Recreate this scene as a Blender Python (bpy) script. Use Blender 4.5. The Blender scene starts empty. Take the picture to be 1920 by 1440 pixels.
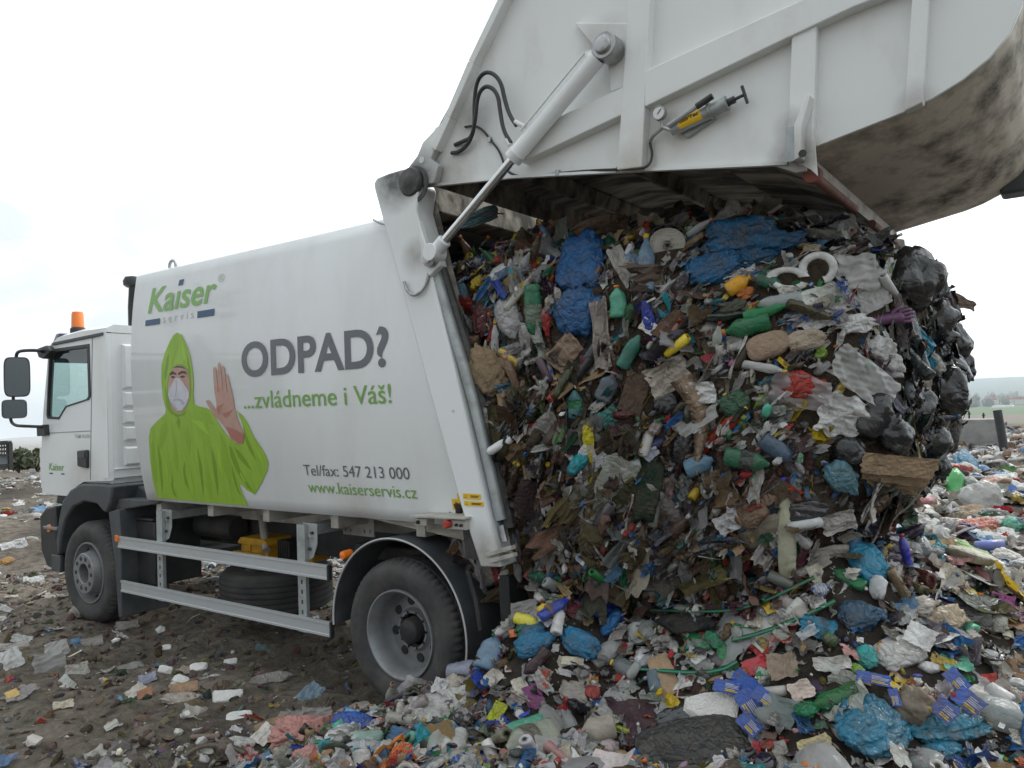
import bpy, bmesh, math, random
import numpy as np
from mathutils import Vector, Matrix
from mathutils.bvhtree import BVHTree

# ------------------------------------------------------------------ camera, sky, sun, exposure
scene = bpy.context.scene
C = scene.collection
F_PX = 1458.92                                  # focal length for a 1920 px wide picture
CAM = np.array([3.7106, -3.7826, 2.0133])
RC = np.array([[0.8123, 0.5822, -0.0333],       # camera right
               [-0.0415, 0.0009, -0.9991],      # camera down
               [-0.5817, 0.8130, 0.0249]])      # camera forward
cam_data = bpy.data.cameras.new('camera')
cam_data.sensor_width = 36.0
cam_data.lens = F_PX / 1920 * 36.0
cam_data.clip_start = 0.05
cam_data.clip_end = 30000
cam = bpy.data.objects.new('camera', cam_data)
C.objects.link(cam)
cam.matrix_world = Matrix(((RC[0][0], -RC[1][0], -RC[2][0], CAM[0]),
                           (RC[0][1], -RC[1][1], -RC[2][1], CAM[1]),
                           (RC[0][2], -RC[1][2], -RC[2][2], CAM[2]), (0, 0, 0, 1)))
scene.camera = cam
scene.view_settings.view_transform = 'Standard'
scene.view_settings.look = 'None'
scene.view_settings.exposure = 0.27
HAZE = 0.00022                                  # density of the air per metre
scene.view_settings.gamma = 1.0
scene.cycles.max_bounces = 6
scene.cycles.diffuse_bounces = 3
scene.cycles.glossy_bounces = 3
scene.cycles.transparent_max_bounces = 9
scene.cycles.volume_bounces = 1

SUN_AZ, SUN_EL = math.radians(78), math.radians(46)   # azimuth from +x towards +y
SUN_DIR = Vector((math.cos(SUN_EL) * math.cos(SUN_AZ), math.cos(SUN_EL) * math.sin(SUN_AZ), math.sin(SUN_EL)))
world = bpy.data.worlds.new('World')
scene.world = world
world.use_nodes = True
nt = world.node_tree
for n in list(nt.nodes): nt.nodes.remove(n)
out = nt.nodes.new('ShaderNodeOutputWorld')
sky = nt.nodes.new('ShaderNodeTexSky')
sky.sky_type = 'NISHITA'
sky.sun_disc = False
sky.sun_elevation = SUN_EL
sky.sun_rotation = math.pi / 2 - SUN_AZ
sky.air_density = 1.0
sky.dust_density = 3.0
bg_sky = nt.nodes.new('ShaderNodeBackground')
bg_sky.inputs['Strength'].default_value = 0.10
nt.links.new(sky.outputs['Color'], bg_sky.inputs['Color'])
# overcast layer: one sheet of cloud with soft thicker (greyer) patches, thin and bright around the sun
tc = nt.nodes.new('ShaderNodeTexCoord')
mp = nt.nodes.new('ShaderNodeMapping')
mp.inputs['Scale'].default_value = (2.2, 2.2, 5.5)
nt.links.new(tc.outputs['Generated'], mp.inputs['Vector'])
ns = nt.nodes.new('ShaderNodeTexNoise')
ns.inputs['Scale'].default_value = 2.3
ns.inputs['Detail'].default_value = 7
ns.inputs['Roughness'].default_value = 0.52
ns.inputs['Distortion'].default_value = 0.35
nt.links.new(mp.outputs['Vector'], ns.inputs['Vector'])
ramp = nt.nodes.new('ShaderNodeValToRGB')
ramp.color_ramp.elements[0].position = 0.38
ramp.color_ramp.elements[0].color = (0.57, 0.62, 0.65, 1)
ramp.color_ramp.elements[1].position = 0.66
ramp.color_ramp.elements[1].color = (0.93, 0.975, 1.0, 1)
nt.links.new(ns.outputs['Fac'], ramp.inputs['Fac'])
dot = nt.nodes.new('ShaderNodeVectorMath'); dot.operation = 'DOT_PRODUCT'
nrm = nt.nodes.new('ShaderNodeVectorMath'); nrm.operation = 'NORMALIZE'
nt.links.new(tc.outputs['Generated'], nrm.inputs[0])
nt.links.new(nrm.outputs[0], dot.inputs[0])
dot.inputs[1].default_value = SUN_DIR
glow = nt.nodes.new('ShaderNodeMapRange')
glow.inputs['From Min'].default_value = -0.2
glow.inputs['From Max'].default_value = 1.0
glow.inputs['To Min'].default_value = 0.88
glow.inputs['To Max'].default_value = 2.3
nt.links.new(dot.outputs['Value'], glow.inputs['Value'])
bg_cl = nt.nodes.new('ShaderNodeBackground')
nt.links.new(ramp.outputs['Color'], bg_cl.inputs['Color'])
nt.links.new(glow.outputs['Result'], bg_cl.inputs['Strength'])
mixw = nt.nodes.new('ShaderNodeMixShader')
mixw.inputs['Fac'].default_value = 0.90
nt.links.new(bg_sky.outputs[0], mixw.inputs[1])
nt.links.new(bg_cl.outputs[0], mixw.inputs[2])
nt.links.new(mixw.outputs[0], out.inputs['Surface'])

sun_data = bpy.data.lights.new('sun', 'SUN')
sun_data.energy = 1.4
sun_data.angle = math.radians(14)
sun_data.color = (1.0, 0.975, 0.94)
sun = bpy.data.objects.new('sun', sun_data)
C.objects.link(sun)
sun.rotation_euler = SUN_DIR.to_track_quat('Z', 'Y').to_euler()

# ------------------------------------------------------------------ helpers
def ray(px, py):
    d = RC.T @ np.array([(px - 960) / F_PX, (py - 720) / F_PX, 1.0])
    return d / np.linalg.norm(d)

def PX(px, py, x=None, y=None, z=None):
    """the point of a plane x=, y= or z= that a photo pixel looks at"""
    d = ray(px, py)
    if x is not None: s = (x - CAM[0]) / d[0]
    elif y is not None: s = (y - CAM[1]) / d[1]
    else: s = (z - CAM[2]) / d[2]
    return CAM + s * d

def XZ(pts, y=0.0):
    return [tuple(PX(a, b, y=y)[[0, 2]]) for a, b in pts]

def tag(o, label=None, cat=None, group=None, kind=None):
    if label: o['label'] = label
    if cat: o['category'] = cat
    if group: o['group'] = group
    if kind: o['kind'] = kind
    return o

def empty(name, loc=(0, 0, 0)):
    o = bpy.data.objects.new(name, None)
    o.empty_display_size = 0.2
    o.location = loc
    C.objects.link(o)
    return o

def add_obj(name, me, parent=None):
    o = bpy.data.objects.new(name, me)
    C.objects.link(o)
    if parent is not None:
        o.parent = parent
        if parent.type == 'EMPTY' and parent.parent is None:
            o.location = -parent.location
    return o

def mesh_np(name, V, T, mats, mi=None, col=None, smooth=True, angle=None):
    """triangle mesh from arrays"""
    me = bpy.data.meshes.new(name)
    V = np.asarray(V, dtype=np.float32); T = np.asarray(T, dtype=np.int32)
    me.vertices.add(len(V)); me.vertices.foreach_set('co', V.ravel())
    me.loops.add(T.size); me.loops.foreach_set('vertex_index', T.ravel())
    me.polygons.add(len(T))
    me.polygons.foreach_set('loop_start', np.arange(0, T.size, 3, dtype=np.int32))
    me.polygons.foreach_set('loop_total', np.full(len(T), 3, dtype=np.int32))
    for m in (mats if isinstance(mats, (list, tuple)) else [mats]): me.materials.append(m)
    if mi is not None: me.polygons.foreach_set('material_index', np.asarray(mi, dtype=np.int32))
    if np.ndim(smooth) == 0:
        me.polygons.foreach_set('use_smooth', np.full(len(T), bool(smooth)))
    else:
        me.polygons.foreach_set('use_smooth', np.asarray(smooth, dtype=bool))
    me.update(calc_edges=True)
    if col is not None:
        a = me.attributes.new('Col', 'FLOAT_COLOR', 'POINT')
        c = np.zeros((len(V), 4), dtype=np.float32); col = np.asarray(col); c[:, :col.shape[1]] = col
        a.data.foreach_set('color', c.ravel())
    if angle is not None: me.set_sharp_from_angle(angle=math.radians(angle))
    return me

class MB:
    """collects shapes, then links them as ONE mesh object"""
    def __init__(s): s.v = []; s.f = []; s.m = []; s.mi = 0
    def _add(s, vs, fs):
        n = len(s.v); s.v += [tuple(map(float, v)) for v in vs]
        s.f += [tuple(i + n for i in f) for f in fs]; s.m += [s.mi] * len(fs)
        return s
    def box(s, x0, x1, y0, y1, z0, z1):
        v = [(x, y, z) for x in (x0, x1) for y in (y0, y1) for z in (z0, z1)]
        return s._add(v, [(0, 1, 3, 2), (4, 6, 7, 5), (0, 4, 5, 1), (2, 3, 7, 6), (0, 2, 6, 4), (1, 5, 7, 3)])
    def prism(s, poly, y0, y1):
        """polygon in x,z swept along y"""
        n = len(poly)
        a = sum(poly[i][0] * poly[(i + 1) % n][1] - poly[(i + 1) % n][0] * poly[i][1] for i in range(n))
        if a < 0: poly = poly[::-1]
        v = [(x, y0, z) for x, z in poly] + [(x, y1, z) for x, z in poly]
        f = [tuple(range(n)), tuple(range(2 * n - 1, n - 1, -1))]
        f += [(i, i + n, (i + 1) % n + n, (i + 1) % n) for i in range(n)]
        return s._add(v, f)
    def obox(s, c, ax, ay, az):
        """oriented box: centre and three half-axis vectors"""
        c, ax, ay, az = map(np.array, (c, ax, ay, az))
        v = [c + i * ax + j * ay + k * az for i in (-1, 1) for j in (-1, 1) for k in (-1, 1)]
        return s._add(v, [(0, 1, 3, 2), (4, 6, 7, 5), (0, 4, 5, 1), (2, 3, 7, 6), (0, 2, 6, 4), (1, 5, 7, 3)])
    def bar(s, a, b, w, h, up=(0, 0, 1)):
        a = np.array(a, float); b = np.array(b, float); d = (b - a); L = np.linalg.norm(d); d /= L
        u = np.array(up, float); u -= d * (u @ d); u /= np.linalg.norm(u); r = np.cross(d, u)
        return s.obox((a + b) / 2, d * L / 2, r * w / 2, u * h / 2)
    def tube(s, pts, r, seg=10, cap=True, smooth_path=0):
        P = [np.array(p, float) for p in pts]
        for _ in range(smooth_path):
            Q = [P[0]]
            for a, b in zip(P, P[1:]): Q += [a * .75 + b * .25, a * .25 + b * .75]
            P = Q + [P[-1]]
        rs = r if hasattr(r, '__len__') else [r] * len(P)
        if len(rs) != len(P): rs = np.interp(np.linspace(0, 1, len(P)), np.linspace(0, 1, len(rs)), rs)
        v = []; f = []; u = None
        for i, p in enumerate(P):
            d = P[min(i + 1, len(P) - 1)] - P[max(i - 1, 0)]; d = d / (np.linalg.norm(d) + 1e-12)
            if u is None:
                u = np.cross(d, (0, 0, 1.0))
                if np.linalg.norm(u) < .1: u = np.cross(d, (1.0, 0, 0))
            u = u - d * (u @ d); u /= np.linalg.norm(u); w = np.cross(d, u)
            for k in range(seg):
                t = 2 * math.pi * k / seg
                v.append(p + rs[i] * (math.cos(t) * u + math.sin(t) * w))
        for i in range(len(P) - 1):
            for k in range(seg):
                k2 = (k + 1) % seg
                f.append((i * seg + k, i * seg + k2, (i + 1) * seg + k2, (i + 1) * seg + k))
        if cap:
            f.append(tuple(range(seg - 1, -1, -1))); f.append(tuple(range((len(P) - 1) * seg, len(P) * seg)))
        return s._add(v, f)
    def lathe(s, prof, c, seg=48, axis='y', arc=(0, 2 * math.pi), rfun=None):
        """profile of (radius, offset along the axis) turned about an axis through c"""
        full = abs(arc[1] - arc[0] - 2 * math.pi) < 1e-6
        n = seg if full else seg + 1
        v = []; f = []
        for j in range(n):
            t = arc[0] + (arc[1] - arc[0]) * j / seg
            for i, (r, o) in enumerate(prof):
                if rfun: r = rfun(i, j, r)
                a, b = r * math.cos(t), r * math.sin(t)
                if axis == 'y': p = (c[0] + a, c[1] + o, c[2] + b)
                elif axis == 'x': p = (c[0] + o, c[1] + a, c[2] + b)
                else: p = (c[0] + a, c[1] + b, c[2] + o)
                v.append(p)
        m = len(prof)
        for j in range(seg):
            j2 = (j + 1) % n
            for i in range(m - 1):
                f.append((j * m + i, j * m + i + 1, j2 * m + i + 1, j2 * m + i))
        return s._add(v, f)
    def build(s, name, mats, parent=None, bevel=0.0, angle=35, solid=0.0):
        me = bpy.data.meshes.new(name)
        me.from_pydata(s.v, [], s.f)
        for m in (mats if isinstance(mats, (list, tuple)) else [mats]): me.materials.append(m)
        me.polygons.foreach_set('material_index', s.m)
        bm = bmesh.new(); bm.from_mesh(me)
        bmesh.ops.recalc_face_normals(bm, faces=bm.faces)
        bm.to_mesh(me); bm.free()
        me.polygons.foreach_set('use_smooth', [True] * len(me.polygons))
        me.set_sharp_from_angle(angle=math.radians(angle))
        o = add_obj(name, me, parent)
        if solid:
            md = o.modifiers.new('thickness', 'SOLIDIFY'); md.thickness = solid; md.offset = 0
        if bevel:
            md = o.modifiers.new('bevel', 'BEVEL'); md.width = bevel; md.segments = 2
            md.limit_method = 'ANGLE'; md.angle_limit = math.radians(40)
        return o

# ------------------------------------------------------------------ materials
def mat(name, base, rough=0.5, metal=0.0, coat=0.0, dirt=None, dirt_amt=0.0, scale=6.0, stretch=(1, 1, 1), bump=0.0, bscale=40.0,
        spec=0.5, lo=0.45, hi=0.7):
    m = bpy.data.materials.new(name); m.use_nodes = True
    t = m.node_tree; b = t.nodes['Principled BSDF']
    b.inputs['Base Color'].default_value = (*base, 1)
    b.inputs['Roughness'].default_value = rough
    b.inputs['Metallic'].default_value = metal
    b.inputs['Coat Weight'].default_value = coat
    b.inputs['Specular IOR Level'].default_value = spec
    co = t.nodes.new('ShaderNodeTexCoord')
    if dirt:
        mp = t.nodes.new('ShaderNodeMapping'); mp.inputs['Scale'].default_value = stretch
        t.links.new(co.outputs['Object'], mp.inputs['Vector'])
        n = t.nodes.new('ShaderNodeTexNoise'); n.inputs['Scale'].default_value = scale
        n.inputs['Detail'].default_value = 8; n.inputs['Roughness'].default_value = 0.65
        t.links.new(mp.outputs['Vector'], n.inputs['Vector'])
        r = t.nodes.new('ShaderNodeMapRange'); r.inputs['From Min'].default_value = lo; r.inputs['From Max'].default_value = hi
        r.inputs['To Max'].default_value = dirt_amt
        t.links.new(n.outputs['Fac'], r.inputs['Value'])
        x = t.nodes.new('ShaderNodeMix'); x.data_type = 'RGBA'
        x.inputs[6].default_value = (*base, 1); x.inputs[7].default_value = (*dirt, 1)
        t.links.new(r.outputs['Result'], x.inputs[0]); t.links.new(x.outputs[2], b.inputs['Base Color'])
        rr = t.nodes.new('ShaderNodeMapRange'); rr.inputs['To Min'].default_value = rough; rr.inputs['To Max'].default_value = min(1, rough + .35)
        t.links.new(r.outputs['Result'], rr.inputs['Value']); t.links.new(rr.outputs['Result'], b.inputs['Roughness'])
    if bump:
        n2 = t.nodes.new('ShaderNodeTexNoise'); n2.inputs['Scale'].default_value = bscale; n2.inputs['Detail'].default_value = 6
        t.links.new(co.outputs['Object'], n2.inputs['Vector'])
        bp = t.nodes.new('ShaderNodeBump'); bp.inputs['Strength'].default_value = bump; bp.inputs['Distance'].default_value = 0.01
        t.links.new(n2.outputs['Fac'], bp.inputs['Height']); t.links.new(bp.outputs['Normal'], b.inputs['Normal'])
    return m

M = {}
M['white'] = mat('white_paint', (.78, .80, .80), .32, coat=.25, dirt=(.58, .56, .51), dirt_amt=.45, scale=2.2, stretch=(1, 1, .35), lo=.48, hi=.8)
M['tailwhite'] = mat('tailgate_white_paint', (.76, .775, .76), .42, coat=.1, dirt=(.48, .45, .39), dirt_amt=.5, scale=3.0, stretch=(1, 1, .6), lo=.52, hi=.85)
M['dirtysteel'] = mat('dirty_hopper_steel', (.60, .545, .45), .6, dirt=(.05, .043, .036), dirt_amt=.9, scale=6.5, stretch=(.55, .30, .8), bump=.3, bscale=30, lo=.44, hi=.66)
M['insidesteel'] = mat('greasy_inside_steel', (.46, .42, .35), .55, dirt=(.06, .053, .045), dirt_amt=.92, scale=3.6, stretch=(.35, 1.4, 1.0), bump=.3, bscale=25, lo=.40, hi=.58)
M['grime'] = mat('black_grease', (.045, .043, .042), .55, dirt=(.16, .15, .14), dirt_amt=.6, scale=14)
M['plastic'] = mat('dark_grey_plastic', (.055, .062, .068), .5, dirt=(.17, .16, .15), dirt_amt=.35, scale=5)
M['blackplastic'] = mat('black_plastic', (.022, .024, .025), .45, dirt=(.12, .11, .10), dirt_amt=.3, scale=6)
M['chassis'] = mat('black_chassis_paint', (.022, .023, .024), .6, dirt=(.13, .11, .09), dirt_amt=.5, scale=5)
M['rubber'] = mat('tyre_rubber', (.04, .04, .041), .8, dirt=(.15, .135, .12), dirt_amt=.55, scale=5, bump=.25, bscale=60, lo=.4, hi=.75)
M['rim'] = mat('silver_wheel_paint', (.25, .26, .27), .42, metal=.35, dirt=(.16, .14, .12), dirt_amt=.6, scale=7)
M['alu'] = mat('anodised_aluminium', (.50, .52, .53), .42, metal=.35, dirt=(.36, .34, .31), dirt_amt=.4, scale=4, stretch=(.4, 1, 1))
M['galv'] = mat('galvanised_steel', (.40, .43, .43), .5, metal=.45, dirt=(.22, .21, .19), dirt_amt=.6, scale=9)
M['chrome'] = mat('polished_steel_rod', (.72, .73, .74), .14, metal=1.0)
M['steel'] = mat('bare_steel', (.42, .42, .42), .35, metal=.8, dirt=(.1, .09, .08), dirt_amt=.5, scale=18)
M['hose'] = mat('black_rubber_hose', (.03, .03, .032), .5)
M['creamsteel'] = mat('cream_subframe_paint', (.42, .40, .36), .5, dirt=(.14, .12, .10), dirt_amt=.7, scale=6)
M['yellow'] = mat('yellow_paint', (.62, .33, .015), .5, dirt=(.12, .08, .03), dirt_amt=.5, scale=9)
M['sticker'] = mat('yellow_sticker', (.80, .50, .02), .4)
M['black'] = mat('black_print', (.02, .02, .02), .5)
M['orange'] = mat('orange_lens', (.85, .20, .02), .2, coat=.5)
M['redpipe'] = mat('red_oxide_paint', (.26, .05, .035), .5, dirt=(.12, .085, .06), dirt_amt=.95, scale=9, lo=.34, hi=.6)
M['red'] = mat('red_plastic', (.45, .05, .03), .4, dirt=(.25, .15, .1), dirt_amt=.4, scale=12)
M['boxgrey'] = mat('grey_control_box', (.50, .48, .43), .5, dirt=(.25, .22, .18), dirt_amt=.5, scale=10)
M['lg'] = mat('print_green', (.215, .43, .115), .4)
M['db'] = mat('print_navy', (.035, .085, .17), .4)
M['dg'] = mat('print_charcoal', (.145, .155, .17), .4)
M['slogan'] = mat('print_slogan_green', (.20, .40, .09), .4)
M['pgrey'] = mat('print_soft_grey', (.45, .47, .48), .4)
M['suit'] = mat('print_lime_suit', (.30, .49, .045), .4, dirt=(.22, .40, .02), dirt_amt=.7, scale=3.4, stretch=(3.0, 1, .55), lo=.46, hi=.68)
M['suitd'] = mat('print_suit_fold_dark', (.185, .34, .02), .4)
M['suitm'] = mat('print_suit_fold_mid', (.245, .43, .028), .4)
M['suitl'] = mat('print_suit_fold_light', (.32, .54, .04), .4)
M['skin'] = mat('print_skin', (.50, .31, .25), .4, dirt=(.40, .20, .15), dirt_amt=.6, scale=9)
M['skind'] = mat('print_skin_red', (.42, .17, .13), .4)
M['brow'] = mat('print_dark_brown', (.05, .03, .025), .4)
M['mask'] = mat('print_mask_white', (.62, .62, .66), .4, dirt=(.46, .47, .55), dirt_amt=.6, scale=7)
M['maskd'] = mat('print_mask_shade', (.42, .43, .50), .4)
def stain(m, spots):
    """grease and dirt spots: (centre, radius, colour, amount), broken up by noise"""
    t = m.node_tree; b = t.nodes['Principled BSDF']; co = t.nodes.new('ShaderNodeTexCoord')
    src = b.inputs['Base Color'].links[0].from_socket
    n = t.nodes.new('ShaderNodeTexNoise'); n.inputs['Scale'].default_value = 7; n.inputs['Detail'].default_value = 8; n.inputs['Roughness'].default_value = .7
    t.links.new(co.outputs['Object'], n.inputs['Vector'])
    for c, r, col, amt in spots:
        d = t.nodes.new('ShaderNodeVectorMath'); d.operation = 'DISTANCE'; d.inputs[1].default_value = c; t.links.new(co.outputs['Object'], d.inputs[0])
        k = t.nodes.new('ShaderNodeMapRange'); k.inputs['From Min'].default_value = r; k.inputs['From Max'].default_value = r * .2; k.inputs['To Max'].default_value = amt * 2
        t.links.new(d.outputs['Value'], k.inputs['Value'])
        mu = t.nodes.new('ShaderNodeMath'); mu.operation = 'MULTIPLY'; mu.use_clamp = True; t.links.new(k.outputs['Result'], mu.inputs[0]); t.links.new(n.outputs['Fac'], mu.inputs[1])
        x = t.nodes.new('ShaderNodeMix'); x.data_type = 'RGBA'; x.inputs[7].default_value = (*col, 1)
        t.links.new(mu.outputs[0], x.inputs[0]); t.links.new(src, x.inputs[6]); src = x.outputs[2]
    t.links.new(src, b.inputs['Base Color'])
stain(M['tailwhite'], [((.36, -.05, 3.47), .26, (.09, .09, .09), .9), ((.62, 0, 3.47), .22, (.25, .22, .18), .5), ((.78, 0, 3.78), .16, (.18, .17, .15), .6), ((2.70, -.05, 3.12), .16, (.10, .07, .045), .7),
                       ((2.68, -.05, 3.28), .10, (.12, .09, .06), .5), ((3.22, -.05, 3.24), .12, (.14, .10, .07), .4), ((1.72, -.05, 3.96), .20, (.30, .27, .23), .6), ((2.1, 0, 3.40), .22, (.42, .38, .31), .5), ((1.9, -.05, 3.25), .16, (.42, .37, .30), .5)])
stain(M['white'], [((.17, -.08, 3.50), .24, (.10, .10, .10), .9), ((.80, -.08, 1.10), .22, (.22, .19, .15), .6), ((.33, -.08, 2.98), .14, (.25, .23, .2), .6), ((-4.3, .03, 1.35), .5, (.38, .34, .28), .35), ((-3.0, .05, 1.26), .3, (.40, .36, .30), .4), ((-.4, .05, 1.25), .35, (.42, .38, .32), .4)])
M['glassy'] = bpy.data.materials.new('tinted_glass'); M['glassy'].use_nodes = True
def _glass(m, tint, fac):
    t = m.node_tree; t.nodes.remove(t.nodes['Principled BSDF'])
    tr = t.nodes.new('ShaderNodeBsdfTransparent'); tr.inputs[0].default_value = (*tint, 1)
    gl = t.nodes.new('ShaderNodeBsdfGlossy'); gl.inputs['Roughness'].default_value = .03
    gl.inputs['Color'].default_value = (.9, .95, .95, 1)
    mx = t.nodes.new('ShaderNodeMixShader'); mx.inputs[0].default_value = fac
    t.links.new(tr.outputs[0], mx.inputs[1]); t.links.new(gl.outputs[0], mx.inputs[2])
    t.links.new(mx.outputs[0], t.nodes['Material Output'].inputs['Surface'])
_glass(M['glassy'], (.62, .74, .72), .16)
M['mirror'] = mat('mirror_glass', (.10, .11, .115), .08, metal=1.0)
# ------------------------------------------------------------------ the garbage truck (x: towards its tail, y: away from the camera, z: up)
WB = 4.19                                        # wheelbase; the rear axle is at x = 0
truck = empty('garbage_truck', (-2.0, 1.2, 0))
tag(truck, 'white garbage truck with its tailgate raised, pushing out a load of rubbish', 'garbage truck')

ZP = [1.20, 1.26, 1.67, 2.11, 2.40, 2.69, 2.98, 3.20, 3.29]
YP = [.065, .05, -.02, -.06, -.07, -.07, -.04, -.012, 0.0]
def prof(z): return float(np.interp(z, ZP, YP)) if not hasattr(z, '__len__') else np.interp(z, ZP, YP)
from itertools import product
_pz = np.polyfit(ZP, YP, 4)
def prof(z): return np.polyval(_pz, z)

# --- wheels
def tyre_mb(w, R=.50, rim=.30, lugs=60):
    m = MB()
    p = [(rim - .01, .03), (rim + .015, .012), (rim + .05, .0), (rim + .10, -.012), (rim + .15, -.008), (R - .035, .012), (R - .012, .032),
         (R, .06), (R, w * .30), (R - .012, w * .31), (R - .012, w * .34), (R, w * .35), (R, w * .64), (R - .012, w * .65), (R - .012, w * .69), (R, w * .70),
         (R, w - .06), (R - .012, w - .032), (R - .035, w - .012), (rim + .1, w + .01), (rim, w - .03)]
    def rf(i, j, r):
        if 6 <= i <= 8 or 15 <= i <= 17: return r - (.014 if j % 3 == 0 else 0)
        return r
    m.lathe(p, (0, 0, 0), seg=lugs * 3, rfun=rf)
    return m

def front_wheel(y0, side):
    w = empty('wheel'); w.parent = truck
    w.location = Vector((-WB, y0, .49)) - truck.location
    ty = tyre_mb(.30).build('tyre', M['rubber'], w, angle=50)
    m = MB()
    m.lathe([(.302, .03), (.298, .006), (.285, .006), (.278, .04), (.255, .075), (.25, .10), (.225, .085), (.205, .012), (.198, -.03), (.19, -.038),
             (.10, -.038), (.095, -.03), (.092, .10), (.001, .10)], (0, 0, 0), seg=64)
    for k in range(10):
        t = 2 * math.pi * k / 10 + .2
        m.obox((.235 * math.cos(t), .088, .235 * math.sin(t)), (.0, .004, 0), (.018 * math.cos(t), 0, .018 * math.sin(t)), (-.026 * math.sin(t), 0, .026 * math.cos(t)))
    m.mi = 1  # dark discs stand in for the shade inside the rim holes
    for k in range(10):
        t = 2 * math.pi * k / 10
        m.lathe([(.001, -.041), (.021, -.041), (.021, -.02)], (.148 * math.cos(t), 0, .148 * math.sin(t)), seg=14)
        m.lathe([(.001, .079), (.022, .079), (.022, .1)], (.252 * math.cos(t + .3), -.004, .252 * math.sin(t + .3)), seg=12)
    m.build('rim', [M['rim'], M['blackplastic']], w, angle=30)
    m = MB(); m.lathe([(.0, .03), (.05, .03), (.062, .05), (.09, .06)], (0, 0, 0), seg=32); m.build('hub', M['chassis'], w)
    if side > 0: w.scale = (1, -1, 1)
    return w

def rear_wheel(y0, side):
    w = empty('wheel'); w.parent = truck
    w.location = Vector((0, y0, .49)) - truck.location
    m = tyre_mb(.27); n = tyre_mb(.27)
    m._add([(a, b + .33, c) for a, b, c in n.v], n.f)
    m.build('tyre', M['rubber'], w, angle=50)
    m = MB()
    m.lathe([(.303, .03), (.300, .004), (.290, .004), (.283, .012), (.275, .035), (.262, .06), (.256, .12), (.256, .135), (.246, .165), (.235, .185), (.15, .172), (.135, .155), (.13, .14), (.115, .14), (.115, .2)],
            (0, 0, 0), seg=72)
    m.mi = 1  # hand holes: black discs in place of shaded openings
    for k in range(8):
        t = 2 * math.pi * k / 8 + .18
        m.lathe([(.001, .171), (.030, .171), (.033, .178), (.033, .2)], (.192 * math.cos(t), 0, .192 * math.sin(t)), seg=20)
    m.build('rim', [M['rim'], M['black']], w, angle=30)
    m = MB()
    m.lathe([(.0, .085), (.06, .085), (.078, .095), (.085, .11), (.09, .17)], (0, 0, 0), seg=40)
    for k in range(10):
        t = 2 * math.pi * k / 10
        m.lathe([(.0, .14), (.011, .14), (.011, .17)], (.122 * math.cos(t), 0, .122 * math.sin(t)), seg=6)
    m.build('hub', M['chassis'], w)
    if side > 0: w.scale = (1, -1, 1)
    return w
front_wheel(.0, -1); front_wheel(2.42, 1); rear_wheel(.0, -1); rear_wheel(2.42, 1)

# --- chassis and what hangs under the body
m = MB()
for y in (.78, 1.56):
    m.box(-5.0, .95, y, y + .08, .74, 1.02)
for x in (-4.6, -3.3, -2.0, -.75, .6): m.box(x, x + .1, .865, 1.555, .78, .98)
m.tube([(-3.5, 1.2, .8), (-.2, 1.2, .56)], .06)
m.tube([(-WB, .25, .49), (-WB, 2.15, .49)], .07); m.tube([(0, .3, .49), (0, 2.1, .49)], .09)
m.lathe([(.0, -.2), (.14, -.18), (.21, -.08), (.22, 0), (.21, .08), (.14, .18), (.0, .2)], (0, 1.2, .5), seg=24, axis='x')
for y in (.70, 1.70):
    m.tube([(-.65, y, .95), (-.3, y, .68), (0, y, .60), (.3, y, .68), (.65, y, .95)], .035)
m.build('chassis_frame', M['chassis'], truck, bevel=.004)
m = MB()
for y in (.66, 1.68): m.box(-3.15, .62, y, y + .12, 1.02, 1.235)
for x in (-3.1, -2.3, -1.55, -.75, .1): m.box(x, x + .08, .10, 2.30, 1.14, 1.238)
m.build('subframe', M['creamsteel'], truck, bevel=.004)
m = MB()
a = PX(612, 985, y=.25); m.prism([(a[0], 1.19), (a[0] + .36, 1.19), (a[0] + .36, 1.035), (a[0] + .02, 1.035)], .40, .412)
for q in (.04, .10, .25, .31): m.lathe([(.0, -.012), (.016, -.012), (.016, .0)], (a[0] + q, .40, 1.075), seg=6)
m.build('bracket_plate', M['creamsteel'], truck)
m = MB()
m.tube([(-2.55, .9, 1.25), (-2.3, .65, 1.02), (-2.05, .5, .8)], .035)
m.build('return_pipe', M['creamsteel'], truck)
m = MB()
m.box(-3.62, -3.28, .18, .66, .42, 1.02)
m.box(-3.62, -3.28, .16, .68, 1.02, 1.05)
m.build('side_box', M['blackplastic'], truck, bevel=.015)
m = MB(); m.tube([(-3.2, .62, .94), (-2.62, .62, .94)], .11, seg=24); m.build('air_tank', M['chassis'], truck, bevel=.01)
# spare tyre carried flat under the frame
sp = empty('spare_wheel'); sp.parent = truck; sp.location = Vector((-2.36, .84, .20)) - truck.location
p = [(.30, .03), (.31, .0), (.36, -.012), (.46, .01), (.495, .035)]
for k in range(6):
    z0 = .035 + k * .05
    p += [(.505, z0 + .004), (.505, z0 + .04), (.492, z0 + .044), (.492, z0 + .05)]
p += [(.49, .35), (.46, .375), (.36, .392), (.31, .385), (.30, .35)]
mm = MB(); mm.lathe(p, (0, 0, 0), seg=72, axis='z'); mm.build('tyre', M['rubber'], sp, angle=25)
mm = MB(); mm.lathe([(.30, .35), (.285, .36), (.27, .30), (.24, .25), (.08, .25), (.07, .2)], (0, 0, 0), seg=48, axis='z'); mm.build('rim', M['rim'], sp)
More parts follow.
